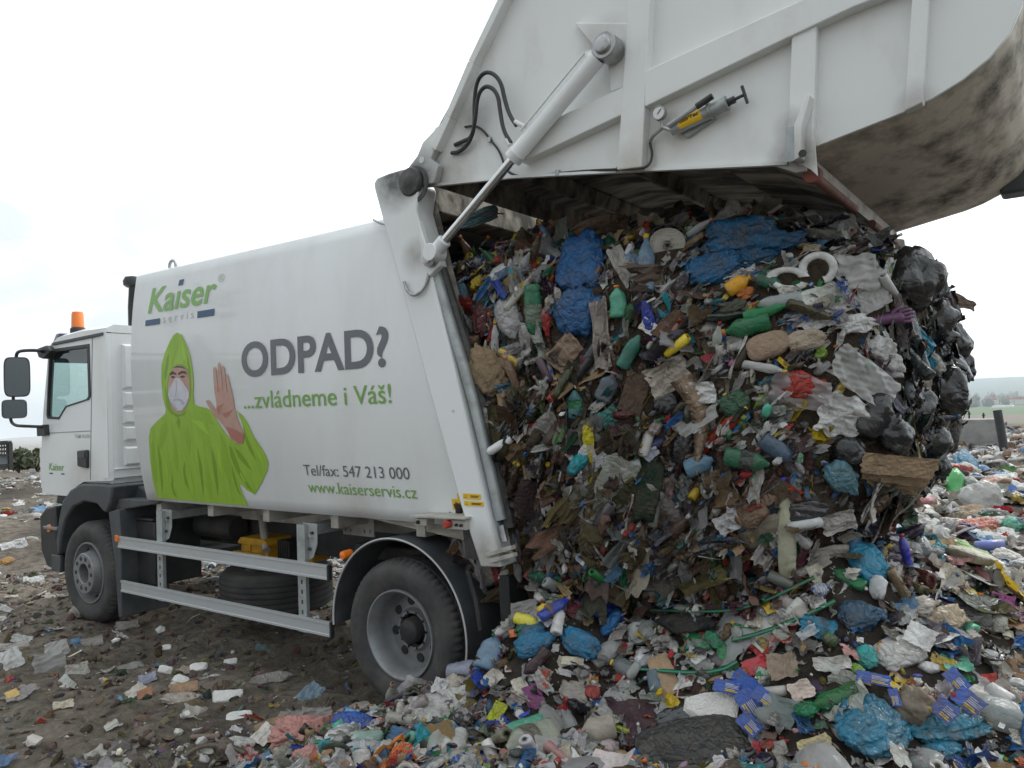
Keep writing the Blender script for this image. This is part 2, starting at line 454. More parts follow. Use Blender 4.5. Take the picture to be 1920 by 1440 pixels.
# yellow toolbox behind the side guard
m = MB()
m.box(-2.44, -2.06, .52, .84, .70, .83)
m.prism([(-2.46, .83), (-2.04, .83), (-2.04, .85), (-2.08, .89), (-2.42, .89), (-2.46, .85)], .50, .86)
m.box(-2.00, -1.80, .80, 1.0, .66, .88)
m.box(-2.50, -2.10, .47, .518, .70, .765)
for q in (-2.34, -2.18): m.box(q, q + .05, .505, .518, .775, .85)
m.mi = 1
for k in range(7): m.box(-2.03 + k * .024, -2.018 + k * .024, .60, .84, .68, .875)
m.build('tool_box', [M['yellow'], M['blackplastic']], truck, bevel=.004)

# --- side guard: two rails on two slotted posts
for (z0, z1, pa, pb) in (((.785), (.89), (220, 1010), (613, 1075)), ((.378), (.482), (226, 1097), (618, 1183))):
    xa, xb = PX(*pa, y=0)[0], PX(*pb, y=0)[0]
    m = MB()
    prf = [(0, z0), (0, z0 + .015), (.006, z0 + .018), (.006, z1 - .022), (0, z1 - .018), (0, z1), (.026, z1), (.026, z0)]
    v = [(xa, y, z) for y, z in prf] + [(xb, y, z) for y, z in prf]; n = len(prf)
    m._add(v, [tuple(range(n)), tuple(range(2 * n - 1, n - 1, -1))] + [(i, (i + 1) % n, (i + 1) % n + n, i + n) for i in range(n)])
    r = m.build('side_guard_rail', M['alu'], truck)
    m = MB(); m.box(xb, xb + .018, -.002, .03, z0 - .002, z1 + .002); m.build('end_cap', M['blackplastic'], r)
for px in (304, 569):
    x = PX(px, 1050, y=.05)[0]
    m = MB()
    m.box(x - .045, x - .037, .03, .09, .36, 1.16); m.box(x - .037, x + .037, .03, .037, .36, 1.16); m.box(x + .037, x + .045, .03, .06, .36, 1.16)
    m.prism([(x - .01, 1.17), (x + .15, 1.17), (x + .145, 1.02), (x + .10, .92), (x + .04, .89), (x, .89)], .062, .068)
    m.box(x - .06, x + .12, .07, .78, 1.085, 1.15)
    m.mi = 1
    for k in range(6):
        z = .42 + k * .075
        m.box(x - .008, x + .008, .0275, .0295, z, z + .03)
    for (q, w) in ((.03, 1.12), (.10, 1.10), (.07, .98)): m.lathe([(.0, -.014), (.013, -.014), (.013, 0)], (x + q, .06, w), seg=6)
    post = m.build('side_guard_post', [M['galv'], M['chassis']], truck)
    m = MB(); m.bar((x + .05, .052, 1.09), (x + .10, .052, 1.06), .012, .012); m.build('locking_pin', M['chrome'], post)

# --- rear mudguard (a half drum with a pale edge trim) and bracket
def arc_pts(cx, cz, r, a0, a1, n, y): return [(cx + r * math.cos(t), y, cz + r * math.sin(t)) for t in np.linspace(a0, a1, n)]
m = MB()
A0, A1 = math.radians(-14), math.radians(184)
m.lathe([(.615, .0), (.612, .62), (.600, .62), (.60, .008)], (-.02, .0, .52), seg=48, arc=(A0, A1))
m.lathe([(.60, .002), (.615, .0), (.60, .03)], (-.02, .0, .52), seg=48, arc=(A0, A1))
fg = m.build('rear_mudguard', M['plastic'], truck, angle=50)
m = MB(); m.tube(arc_pts(-.02, .52, .612, A0, A1, 60, -.002), .0065, seg=8); m.build('edge_trim', mat('pale_rubber_trim', (.5, .5, .5), .5), fg)
m = MB(); m.tube([(.60, .02, .98), (.66, .02, .80), (.69, .02, .62)], .016); m.build('mudguard_stay', M['chassis'], truck); m = MB(); m.tube([(-.53, .03, .95), (-.53, .4, 1.0)], .03)
m.build('mudguard_stay', M['chassis'], truck)
m = MB(); m.prism([(.78, .95), (.86, .95), (.86, .28), (.80, .28)], .10, .62); m.build('mud_flap', M['blackplastic'], truck)
m = MB(); m.box(-.72, .95, .30, .78, .90, 1.0); m.build('rear_crossbar', M['chassis'], truck, bevel=.01)
m = MB(); m.lathe([(.0, -.05), (.028, -.045), (.034, -.02), (.034, .03)], (-.53, .05, .975), seg=20); m.build('marker_light', M['orange'], truck)
m = MB(); m.box(-3.635, -3.585, -.012, .01, .84, .90); m.build('marker_light', M['orange'], truck, bevel=.004)
m = MB(); p = PX(97, 990, y=.05); m.lathe([(.0, -.04), (.04, -.035), (.05, 0), (.05, .03)], (p[0], .05, p[2]), seg=20); m.build('marker_light', M['orange'], truck)

# --- front mudguard, flap, bumper
m = MB()
outer = XZ([(108, 1015), (113, 975), (120, 940), (135, 918), (155, 907), (190, 907), (215, 911), (209, 945), (203, 962)], .02)
inner = XZ([(196, 958), (185, 945), (160, 940), (140, 950), (125, 975), (117, 1010), (115, 1038), (110, 1040)], .02)
m.prism(outer + inner, .0, .62)
m.build('front_mudguard', M['plastic'], truck, bevel=.02)
m = MB()
m.prism(XZ([(203, 960), (222, 955), (226, 1010), (229, 1158), (222, 1158), (214, 1050)], .02), .02, .5)
m.prism(XZ([(200, 955), (205, 935), (302, 938), (302, 944), (222, 957)], .1), .08, .6)
m.build('wheel_arch_panel', M['plastic'], truck, bevel=.01)
m = MB()
m.prism(XZ([(222, 912), (262, 912), (300, 940), (205, 938)], .25), .25, .7)
m.build('step_cover', M['plastic'], truck, bevel=.02)
m = MB()
m.prism([(-5.27, .98), (-5.12, 1.08), (-4.93, 1.10), (-4.90, .80), (-4.82, .42), (-5.12, .46), (-5.25, .62)], .03, 2.39)
m.prism([(-5.10, 1.11), (-4.86, 1.11), (-4.86, 1.25), (-5.05, 1.25)], .12, 2.3)
bmp = m.build('bumper', M['blackplastic'], truck, bevel=.02)
m = MB(); m.box(-5.12, -4.82, .0, .14, .86, .89); m.build('entry_step', M['rim'], bmp, bevel=.006)
m = MB(); m.box(-5.0, -4.80, .02, .06, .43, .60); m.build('fog_light_housing', M['plastic'], bmp, bevel=.01)

# --- cab
cab = empty('cab'); cab.parent = truck; cab.location = Vector((0, 0, 0)) - truck.location
XR = -3.79                                        # rear wall
side_out = [(-5.19, 1.22), (-5.185, 1.75), (-5.13, 2.10), (-4.99, 2.72), (-4.93, 2.80), (XR, 2.83), (XR, 1.40), (-4.30, 1.375), (-4.45, 1.32), (-4.62, 1.22)]
win = [(-5.02, 2.02), (-5.04, 2.06), (-5.01, 2.30), (-4.95, 2.69), (-4.91, 2.73), (-4.13, 2.73), (-4.12, 2.22), (-4.16, 2.19), (-4.62, 2.13), (-4.78, 2.01)]
def ring_wall(outer, inner, y0, y1):
    m = MB(); n = len(outer)
    for y, flip in ((y0, 0), (y1, 1)):
        v = [(x, y, z) for x, z in outer] + [(x, y, z) for x, z in inner]
        m._add(v, [(i, (i + 1) % n, (i + 1) % n + n, i + n) for i in range(n)])
    for ring in (outer, inner):
        v = [(x, y0, z) for x, z in ring] + [(x, y1, z) for x, z in ring]
        m._add(v, [(i, (i + 1) % n, (i + 1) % n + n, i + n) for i in range(n)])
    return m
win_o = [win[i] for i in (0, 1, 2, 3, 4, 5, 6, 7, 8, 9)]
# match the ten outline points with the ten window points, starting at the lower front
so = [side_out[i] for i in (0, 1, 2, 3, 4, 5, 6, 7, 8, 9)]
for name, y0, y1 in (('side_wall', .03, .075), ('side_wall', 2.325, 2.37)):
    w = ring_wall(so, [win[0], win[1], win[2], win[3], win[4], win[5], win[6], win[7], win[8], win[9]], y0, y1)
    w.build(name, M['white'], cab, angle=30)
m = MB()
# roof with rounded edges
rp = [(-4.97, 2.74), (-4.90, 2.84), (-4.78, 2.885), (-4.3, 2.91), (XR, 2.905), (XR, 2.82), (-4.9, 2.78)]
m.prism(rp, .10, 2.30)
for y0, y1, s in ((.03, .10, 1), (2.30, 2.37, -1)):
    q = [(x, z - (.035 if i < 5 else 0)) for i, (x, z) in enumerate(rp)]
    ya, yb = (y0, y1) if s > 0 else (y1, y0)
    n = len(rp); v = [(x, ya, z) for x, z in q] + [(x, yb, z) for x, z in rp]
    m._add(v, [tuple(range(n))] + [(i, (i + 1) % n, (i + 1) % n + n, i + n) for i in range(n)])
m.build('roof', M['white'], cab, angle=60)
m = MB()
m.box(XR - .04, XR, .075, 2.325, 1.42, 2.83)                                     # rear wall
m.prism([(XR, 1.42), (XR, 2.84), (XR - .10, 2.84), (XR - .10, 1.42)], .022, .03)
# pressed ribs: tall frame and short horizontal ribs
for (z0, z1) in ((2.30, 2.70), (2.12, 2.24), (1.96, 2.06), (1.79, 1.90), (1.55, 1.70)):
    m._add([(XR + .001, .17, z0 - .02), (XR + .001, .17, z1 + .02), (XR + .001, 1.1, z1 + .02), (XR + .001, 1.1, z0 - .02),
            (XR + .028, .195, z0), (XR + .028, .195, z1), (XR + .028, 1.08, z1), (XR + .028, 1.08, z0)],
           [(4, 5, 6, 7), (0, 1, 5, 4), (1, 2, 6, 5), (2, 3, 7, 6), (3, 0, 4, 7)])
m.box(XR, XR + .015, .08, 2.3, 1.50, 1.515)
m.build('rear_wall', M['white'], cab, bevel=.006, angle=25)
m = MB()
m.prism([(-5.21, 1.20), (-5.205, 1.74), (-5.16, 1.90), (-5.10, 1.90), (-5.10, 1.20)], .075, 2.325)
m.prism([(-5.215, 1.28), (-5.23, 1.60), (-5.235, 1.72), (-5.19, 1.72), (-5.19, 1.28)], .028, .10)
for z in (1.4, 1.5, 1.6): m.box(-5.245, -5.232, .03, 2.3, z, z + .05)
m.box(-5.10, XR - .05, .08, 2.32, 1.25, 1.45)
m.build('front_panel', M['white'], cab, bevel=.01)
m = MB()
m._add([(-5.16, .08, 1.91), (-5.16, 2.32, 1.91), (-4.965, 2.32, 2.76), (-4.965, .08, 2.76)], [(0, 1, 2, 3)])
m.build('windscreen', M['glassy'], cab)
for y in (.05, 2.35):
    m = MB(); m._add([(x, y, z) for x, z in win], [tuple(range(len(win)))]); m.build('side_window', M['glassy'], cab)
m = MB(); n = len(win)
cx, cz = np.mean([p[0] for p in win]), np.mean([p[1] for p in win])
wi = [(cx + (x - cx) * .945, cz + (z - cz) * .945) for x, z in win]
wo = [(cx + (x - cx) * 1.02, cz + (z - cz) * 1.02) for x, z in win]
ring_wall(wo, wi, .022, .05).build('window_seal', M['blackplastic'], cab)
m = MB(); d = XZ([(173, 640), (171, 760), (169, 900)], .03)
m.prism([(d[0][0], 2.80), (d[0][0] + .012, 2.80), (d[2][0] + .012, 1.40), (d[2][0], 1.40)], .0275, .0295)
m.prism([(-5.12, 1.865), (-4.12, 1.885), (-4.12, 1.877), (-5.12, 1.857)], .0275, .0295)
m.build('door_gap', mat('panel_gap_grey', (.25, .25, .25), .6), cab)
m = MB(); m.prism([(-4.87, 2.775), (-3.83, 2.80), (-3.83, 2.83), (-4.87, 2.805)], .012, .028); m.build('drip_rail', M['plastic'], cab, bevel=.004)
m = MB(); m.prism([(-5.03, 2.62), (-4.98, 2.80), (-4.88, 2.90), (-4.80, 2.90), (-4.90, 2.80), (-4.97, 2.60)], .06, 2.34); m.build('sun_visor', mat('smoked_visor', (.10, .10, .16), .25, coat=.5), cab, bevel=.008)
m = MB(); h = XZ([(149, 845), (168, 843), (168, 878), (150, 874)], .03)
m.prism(h, .0, .0285); m.build('door_handle', M['blackplastic'], cab, bevel=.012)
m = MB(); h = XZ([(153, 848), (165, 847), (165, 858), (153, 858)], .03); m.prism(h, -.006, -.0005)
m.build('handle_grip', M['plastic'], cab, bevel=.002)
m = MB()
m.box(-4.35, -3.90, .35, .85, 1.5, 1.85); m.prism([(-3.98, 1.8), (-3.86, 2.5), (-3.98, 2.5), (-4.1, 1.85)], .36, .84)
m.box(-3.99, -3.88, .46, .74, 2.48, 2.72)
m.box(-4.35, -3.90, 1.55, 2.05, 1.5, 1.85); m.prism([(-3.98, 1.8), (-3.86, 2.5), (-3.98, 2.5), (-4.1, 1.85)], 1.56, 2.04)
m.box(-3.99, -3.88, 1.66, 1.94, 2.48, 2.72)
m.build('seats', mat('grey_seat_cloth', (.16, .17, .17), .8), cab, bevel=.03)
m = MB(); m.prism([(-5.08, 1.5), (-5.06, 1.98), (-4.80, 2.03), (-4.65, 1.95), (-4.7, 1.5)], .10, 2.3)
m.build('dashboard', M['plastic'], cab, bevel=.02)
m = MB(); cc = np.array((-4.50, .60, 2.10)); u = np.array((.45, 0, .89)); w = np.array((0, 1., 0))
m.tube([cc + .22 * (math.cos(t) * u + math.sin(t) * w) for t in np.linspace(0, 2 * math.pi, 33)], .017, seg=8)
m.tube([cc - .21 * w, cc + .21 * w], .016); m.tube([cc, (-4.72, .6, 1.93)], .03)
m.build('steering_wheel', M['blackplastic'], cab)

# --- beacon, mirrors, air intake
b = PX(146, 612, y=.30)
m = MB(); m.lathe([(.0, .0), (.075, .0), (.075, .045), (.06, .06), (.0, .06)], (b[0], .30, 2.925), seg=28, axis='z'); bb = m.build('warning_beacon', M['blackplastic'], truck)
m = MB(); m.lathe([(.063, .06), (.063, .085), (.060, .20), (.052, .225), (.0, .23)], (b[0], .30, 2.925), seg=28, axis='z'); m.build('beacon_lens', M['orange'], bb)
yM = -.16
ma = empty('mirror_arm_assembly'); ma.parent = truck; ma.location = -truck.location
def P3(px, py, y=yM): return tuple(PX(px, py, y=y))
m = MB()
m.tube([P3(84, 660, .0), P3(72, 657, -.1), P3(45, 657), P3(32, 660), P3(30, 672), P3(30, 690)], .017, smooth_path=2)
m.tube([P3(20, 775), P3(20, 790), P3(28, 798), P3(45, 799), P3(72, 800, -.05), P3(84, 800, .0)], .016, smooth_path=2)
m.tube([P3(25, 740), P3(25, 755)], .016)
m.prism(XZ([(73, 655), (92, 648), (100, 658), (86, 673), (78, 670)], .0), -.03, .06)
m.prism(XZ([(72, 798), (86, 796), (88, 816), (73, 818)], .0), -.02, .04)
m.build('mirror_arm', M['blackplastic'], ma, bevel=.006)
def mirror(pc, w, h, name):
    c = np.array(pc); fx = np.array((.93, -.36, 0)); rt = np.array((.36, .93, 0)); up = np.array((0, 0, 1.))
    m = MB(); n = 28; v = []; f = []
    ringp = lambda sx, sz, o: [c + o * fx + rt * (w / 2 * sx * math.copysign(abs(math.cos(t)) ** .38, math.cos(t))) + up * (h / 2 * sz * math.copysign(abs(math.sin(t)) ** .38, math.sin(t))) for t in np.linspace(0, 2 * math.pi, n, endpoint=False)]
    rings = [ringp(.55, .7, -.09), ringp(.9, .93, -.06), ringp(1, 1, 0), ringp(1, 1, .03), ringp(.93, .96, .035), ringp(.9, .94, .02)]
    for r in rings: v += r
    for i in range(len(rings) - 1):
        f += [(i * n + k, i * n + (k + 1) % n, (i + 1) * n + (k + 1) % n, (i + 1) * n + k) for k in range(n)]
    f.append(tuple(range(n)))
    m._add(v, f); o = m.build(name, M['plastic'], ma, angle=60)
    m = MB(); v = ringp(.9, .94, .0215); m._add(v, [tuple(range(n))]); m.build('mirror_glass', M['mirror'], o)
mirror(P3(32, 707), .24, .42, 'mirror_housing')
mirror(P3(27, 767), .23, .20, 'mirror_housing')
m = MB(); s0 = PX(249, 575, y=.32); s1 = PX(249, 535, y=.32)
m.tube([(s0[0], .32, 1.6), (s0[0], .32, s0[2]), (s1[0] + .02, .32, s1[2])], .045, seg=16)
m.lathe([(.0, -.01), (.06, .0), (.085, .02), (.09, .06), (.07, .10), (.0, .115)], (s1[0], .32, s1[2] - .02), seg=24, axis='z')
m.build('air_intake', M['blackplastic'], truck)

# --- body: barrel-sided hopper
XF = -3.17
fl = XZ([(735, 420), (758, 540), (812, 740), (870, 950), (880, 990)], 0)          # joint with the rear frame
def xr(z): return float(np.interp(-z, [-p[1] for p in fl], [p[0] for p in fl])) + .07
m = MB(); zs = np.linspace(1.245, 3.285, 25); nx = 2
top_in = [(z, prof(z)) for z in zs]
for sgn in (0, 1):
    v = []; f = []
    for i, (z, y) in enumerate(top_in):
        yy = y if sgn == 0 else 2.4 - y
        v += [(XF, yy, z), (xr(z), yy, z)]
    f = [(2 * i, 2 * i + 1, 2 * i + 3, 2 * i + 2) for i in range(len(zs) - 1)]
    m._add(v, f)
y0, y1 = prof(3.285), 2.4 - prof(3.285)
m._add([(XF, y0, 3.285), (xr(3.28), y0, 3.285), (xr(3.28), y0 + .10, 3.33), (XF, y0 + .10, 3.33), (XF, y1 - .1, 3.33), (xr(3.28), y1 - .1, 3.33), (XF, y1, 3.285), (xr(3.28), y1, 3.285)],
       [(0, 1, 2, 3), (3, 2, 5, 4), (4, 5, 7, 6)])
yb = prof(1.245)
m._add([(XF, yb, 1.245), (xr(1.245), yb, 1.245), (xr(1.245), yb + .02, 1.24), (XF, yb + .02, 1.24), (XF, 2.4 - yb, 1.24), (xr(1.245), 2.4 - yb, 1.24)], [(0, 1, 2, 3), (3, 2, 5, 4)])
fr = [(XF, y, z) for z, y in top_in] + [(XF, y0 + .10, 3.33), (XF, y1 - .1, 3.33)] + [(XF, 2.4 - y, z) for z, y in top_in[::-1]]
m._add(fr, [tuple(range(len(fr)))])
# merge the coincident corners so the shell is closed
body = m.build('body', M['white'], truck, angle=30)
bm = bmesh.new(); bm.from_mesh(body.data); bmesh.ops.remove_doubles(bm, verts=bm.verts, dist=.0015); bmesh.ops.recalc_face_normals(bm, faces=bm.faces)
bm.to_mesh(body.data); bm.free()
m = MB(); e = PX(320, 500, y=.12)
m.tube([(e[0] - .05, .14, 3.32), (e[0] - .05, .14, 3.38), (e[0], .14, 3.41), (e[0] + .05, .14, 3.38), (e[0] + .05, .14, 3.32)], .014, smooth_path=2)
m.build('lifting_eye', M['steel'], body)
m = MB(); m.tube([P3(700, 412, -.02), P3(712, 418, -.06), P3(735, 425, -.06)], .008, seg=8); m.build('rain_gutter', M['steel'], body)

# --- rear frame: the sloping pillar pair with a head beam
pil = XZ([(706, 345), (712, 335), (735, 326), (762, 318), (778, 330), (790, 350), (785, 395), (806, 470), (815, 520), (945, 1062), (906, 1062), (870, 950), (812, 740), (758, 540), (722, 410), (708, 358)], -.05)
frame = empty('rear_frame'); frame.parent = truck; frame.location = -truck.location
for (a, b) in ((-.078, .10), (2.30, 2.478)):
    m = MB(); m.prism(pil, a, b); m.build('pillar', M['white'], frame, bevel=.012)
m = MB(); m.prism(XZ([(712, 352), (735, 330), (770, 325), (778, 385), (740, 400), (716, 395)], 0), .103, 2.297); m.build('head_beam', M['insidesteel'], frame, bevel=.01)  # painted white like the pillars; darker steel stands in for its shade
m = MB(); m.prism([(.52, 1.03), (.92, 1.03), (.86, 1.24), (.50, 1.24)], .103, 2.297); m.build('sill_beam', M['grime'], frame)
m = MB(); m.prism(XZ([(795, 415), (812, 470), (840, 470), (835, 500), (815, 520), (800, 490)], -.05), -.105, -.057); m.build('cylinder_bracket', M['white'], frame, bevel=.006)
# inner wall of the body opening, seen behind the rod
m = MB(); m._add([(.10, .11, 3.5), (.34, .11, 3.44), (.62, .11, 2.4), (.93, .11, 1.1), (-1.0, .11, 1.3), (-1.0, .11, 3.25), (-.03, .11, 3.25)], [(0, 1, 2, 3, 4, 5, 6)])
m._add([(.10, 2.29, 3.5), (.34, 2.29, 3.44), (.62, 2.29, 2.4), (.93, 2.29, 1.1), (-1.0, 2.29, 1.3), (-1.0, 2.29, 3.25), (-.03, 2.29, 3.25)], [(0, 1, 2, 3, 4, 5, 6)])
m._add([(-1.0, .11, 1.3), (-1.0, 2.29, 1.3), (-1.0, 2.29, 3.25), (-1.0, .11, 3.25)], [(0, 1, 2, 3)])
m._add([(-1.0, .11, 3.25), (-.03, .11, 3.25), (-.03, 2.29, 3.25), (-1.0, 2.29, 3.25)], [(0, 1, 2, 3)])
m.build('inner_lining', M['insidesteel'], frame)
m = MB(); q = XZ([(816, 505), (840, 590), (880, 720), (915, 860), (940, 975)], -.03)
m.tube([(x, -.03, z) for x, z in q], .034, seg=16, smooth_path=1); m.build('seal_tube', M['galv'], frame)
m = MB(); q = XZ([(826, 505), (852, 590), (893, 720), (930, 860), (953, 990)], .02)
m.tube([(x, .03, z) for x, z in q], .04, seg=10, smooth_path=1); m.build('rubber_seal', M['grime'], frame)
m = MB(); q = XZ([(940, 985), (947, 1015)], -.03); m.tube([(q[0][0], -.03, q[0][1]), (q[1][0], -.03, q[1][1])], .02); m.build('seal_pin', M['steel'], frame)
m = MB()
for (a, b) in (((914, 1040), (962, 1026)), ((920, 1052), (965, 1040))):
    pa, pb = PX(*a, y=-.09), PX(*b, y=-.09); m.bar((pa[0], -.085, pa[2]), (pb[0], -.085, pb[2]), .05, .025)
m.box(.80, .98, -.06, .0, 1.10, 1.13)
m.build('latch_claw', M['creamsteel'], frame, bevel=.003)
m = MB()
m.tube([P3(806, 500, -.08), P3(801, 530, -.09), P3(790, 548, -.1), P3(775, 555, -.1), P3(763, 545, -.1), P3(758, 528, -.1)], .011, smooth_path=2)
m.build('hook', M['steel'], frame)
# control buttons under a small shelf
cb = empty('control_panel'); cb.parent = truck; cb.location = -truck.location
m = MB(); m.prism(XZ([(774, 966), (876, 970), (876, 974), (774, 970)], -.12), -.14, .04); m.build('shelf', M['creamsteel'], cb, bevel=.002)
for quad in ([(780, 972), (802, 972), (801, 986), (780, 985)], [(836, 975), (876, 975), (876, 994), (836, 991)]):
    m = MB(); m.prism(XZ(quad, -.1), -.11, -.03); m.build('switch_box', M['boxgrey'], cb, bevel=.004)
def knob(px, py, r, mt, nm, d=.02):
    p = PX(px, py, y=-.11); m = MB(); m.lathe([(.0, -d), (r * .8, -d), (r, -d * .7), (r, 0)], (p[0], -.11, p[2]), seg=18); m.build(nm, mt, cb)
knob(785, 979, .012, M['blackplastic'], 'button'); knob(857, 984, .009, M['blackplastic'], 'button'); knob(866, 985, .009, M['blackplastic'], 'button')
knob(843, 982, .024, M['red'], 'emergency_button', .045)

# --- warning stickers: yellow plates with a triangle and lines of small print
for (a, b, y) in (((860, 924), (871, 936), None), ((849, 935), (872, 957), None), ((868, 925), (902, 937), -.081), ((870, 939), (907, 950), -.081)):
    pa, pb = (PX(*a, y=-.08), PX(*b, y=-.08)) if y else (PX(*a, y=.03), PX(*b, y=.03))
    m = MB(); x0, x1, z0, z1 = pa[0], pb[0], pb[2], pa[2]
    yy = (lambda z: y) if y else (lambda z: prof(z) - .003)
    def q4(mm, x0, x1, z0, z1, o):
        mm._add([(x0, yy(z0) - o, z0), (x1, yy(z0) - o, z0), (x1, yy(z1) - o, z1), (x0, yy(z1) - o, z1)], [(0, 1, 2, 3)])
    q4(m, x0, x1, z0, z1, 0)
    st = m.build('warning_sticker', M['sticker'], truck)
    m = MB(); hh = z1 - z0; zc = z0 + .22 * hh; s = min(hh * .6, .045)
    t0 = (x0 + .012, zc); tri = lambda k: [(t0[0] + s * k, zc + s * k * .5), (t0[0] + s * (1.1 - k), zc + s * k * .5), (t0[0] + s * .55, zc + s * (.98 - k * .9))]
    A, B = tri(0), tri(.16)
    v = [(p[0], yy(p[1]) - .002, p[1]) for p in A + B]
    m._add(v, [(0, 1, 4, 3), (1, 2, 5, 4), (2, 0, 3, 5)])
    for k in range(2 if hh < .05 else 3):
        zz = z1 - hh * (.32 + .22 * k)
        if x1 - x0 > .08: q4(m, x0 + .06, x1 - .012 - .01 * (k % 2), zz - .004, zz, .002)
    m.build('sticker_print', M['black'], st)

# ------------------------------------------------------------------ printing on the body: follows the barrel side
def decal(name, polys, mt, parent, off=.003, y=None, sub=.07):
    """flat printed shapes given as x,z outlines, laid on the side of the body"""
    bm = bmesh.new()
    for p in polys:
        vs = [bm.verts.new((x, 0, z)) for x, z in p]
        try: bm.faces.new(vs).normal_update()
        except ValueError: pass
    bmesh.ops.triangulate(bm, faces=bm.faces, ngon_method='EAR_CLIP')
    for _ in range(4):
        es = [e for e in bm.edges if abs(e.verts[0].co.z - e.verts[1].co.z) > sub * 1.3]
        if not es: break
        bmesh.ops.subdivide_edges(bm, edges=es, cuts=1)
        bmesh.ops.triangulate(bm, faces=bm.faces)
    for v in bm.verts: v.co.y = (prof(v.co.z) if y is None else y) - off
    for f in bm.faces:
        f.normal_update()
        if f.normal.y > 0: f.normal_flip()
    if parent is None:                            # only the shapes, for a picture made of several inks
        bm.verts.index_update()
        r_ = [tuple(v.co) for v in bm.verts], [tuple(v.index for v in f.verts) for f in bm.faces]; bm.free(); return r_
    me = bpy.data.meshes.new(name); bm.to_mesh(me); bm.free(); me.materials.append(mt)
    return add_obj(name, me, parent)

def text_polys(s, bold=0.0, shear=0.0, spacing=1.0):
    cu = bpy.data.curves.new('t', 'FONT'); cu.body = s; cu.size = 1; cu.offset = bold; cu.shear = shear; cu.resolution_u = 6; cu.space_character = spacing
    o = bpy.data.objects.new('t', cu); C.objects.link(o)
    dg = bpy.context.evaluated_depsgraph_get()
    me = bpy.data.meshes.new_from_object(o.evaluated_get(dg))
    V = np.array([v.co[:2] for v in me.vertices]); F = [list(p.vertices) for p in me.polygons]
    bpy.data.objects.remove(o); bpy.data.curves.remove(cu); bpy.data.meshes.remove(me)
    return V, F

def text(name, s, x0, x1, zb, cap, mt, parent, bold=0.0, shear=0.0, y=None, off=.004, spacing=1.0, capref='H'):
    """lettering from x0 to x1 on baseline zb with capitals of height cap"""
    V, F = text_polys(s, bold, shear, spacing)
    R, _ = text_polys(capref, bold, 0)
    k = cap / (R[:, 1].max() - R[:, 1].min()); b0 = R[:, 1].min()
    xs = x0 + (V[:, 0] - V[:, 0].min()) * (x1 - x0) / (V[:, 0].max() - V[:, 0].min())
    zs = zb + (V[:, 1] - b0) * k
    me = bpy.data.meshes.new(name)
    ys = (prof(zs) if y is None else np.full(len(zs), y)) - off
    bm = bmesh.new(); vs = [bm.verts.new((a, b, c)) for a, b, c in zip(xs, ys, zs)]
    for f in F:
        try: bm.faces.new([vs[i] for i in f])
        except ValueError: pass
    for f in bm.faces:
        f.normal_update()
        if f.normal.y > 0: f.normal_flip()
    bm.to_mesh(me); bm.free(); me.materials.append(mt)
    return add_obj(name, me, parent)

def rect(a, b, c, d): return [(a, c), (b, c), (b, d), (a, d)]
logo = text('logo_lettering', 'Kaıser', -2.905, -1.885, 2.915, .225, M['lg'], body, bold=.016, shear=.16)
decal('logo_dot', [[(-2.455, 3.115), (-2.385, 3.115), (-2.375, 3.165), (-2.445, 3.165)]], M['db'], body)
decal('logo_bar', [rect(-2.935, -2.70, 2.805, 2.858), rect(-2.135, -1.895, 2.805, 2.862)], M['db'], body)
text('logo_subtitle', 'servis', -2.65, -2.19, 2.812, .066, M['pgrey'], body, spacing=1.7)
text('registered_mark', '®', -1.875, -1.79, 3.075, .062, M['pgrey'], body)
text('headline', 'ODPAD?', -1.53, .065, 2.285, .268, M['dg'], body, bold=.024)
text('slogan', '...zvládneme i Váš!', -1.53, .065, 2.042, .128, M['slogan'], body, bold=.004)
text('phone_number', 'Tel/fax: 547 213 000', -.905, .155, 1.535, .078, M['dg'], body)
text('web_address', 'www.kaiserservis.cz', -.885, .195, 1.408, .082, M['slogan'], body)
text('door_lettering', 'Kaiser', -5.02, -4.69, 1.475, .075, M['lg'], cab, bold=.012, shear=.1, y=.03, off=.0035)
decal('door_lettering_bars', [rect(-5.01, -4.94, 1.435, 1.45), rect(-4.755, -4.685, 1.435, 1.45)], M['db'], cab, y=.03)
text('model_lettering', 'TGM 18.250', -4.45, -4.15, 1.812, .036, M['pgrey'], cab, y=.03, off=.0035, bold=.02)

# the printed picture: a hooded figure in a lime suit with a dust mask, palm raised
def U(pts): return XZ([(220 + u / 2.666, 460 + v / 2.666) for u, v in pts], -.03)
PIC = MB(); PICM = []
def ink(polys, mt, off):
    v, f = decal('ink', polys, mt, None, off)
    if mt not in PICM: PICM.append(mt)
    PIC.mi = PICM.index(mt); PIC._add(v, f)
ink([U([(320, 437), (345, 450), (370, 500), (390, 560), (402, 640), (403, 700), (400, 740), (402, 792), (420, 803), (470, 815), (490, 835), (520, 890), (545, 935),
     (565, 960), (595, 988), (630, 992), (645, 950), (632, 880), (612, 825), (640, 850), (662, 885), (690, 960), (720, 1010), (738, 1050), (747, 1090), (735, 1130), (700, 1190),
     (655, 1250), (620, 1228), (590, 1195), (585, 1200), (595, 1250), (612, 1309), (400, 1291), (160, 1268), (152, 1180), (155, 1080), (163, 960), (175, 915), (210, 880), (255, 842),
     (259, 820), (248, 760), (243, 680), (245, 600), (260, 540), (285, 480), (303, 447)])], M['suit'], .003)
def pd(name, pts, mt, off): ink([U(p) for p in pts], mt, off)
pd('printed_face', [[(283, 660), (290, 635), (305, 612), (325, 601), (350, 604), (372, 622), (385, 668), (384, 730), (378, 780), (360, 812), (335, 838), (310, 836), (290, 812), (277, 760), (276, 700)]], M['skin'], .0042)
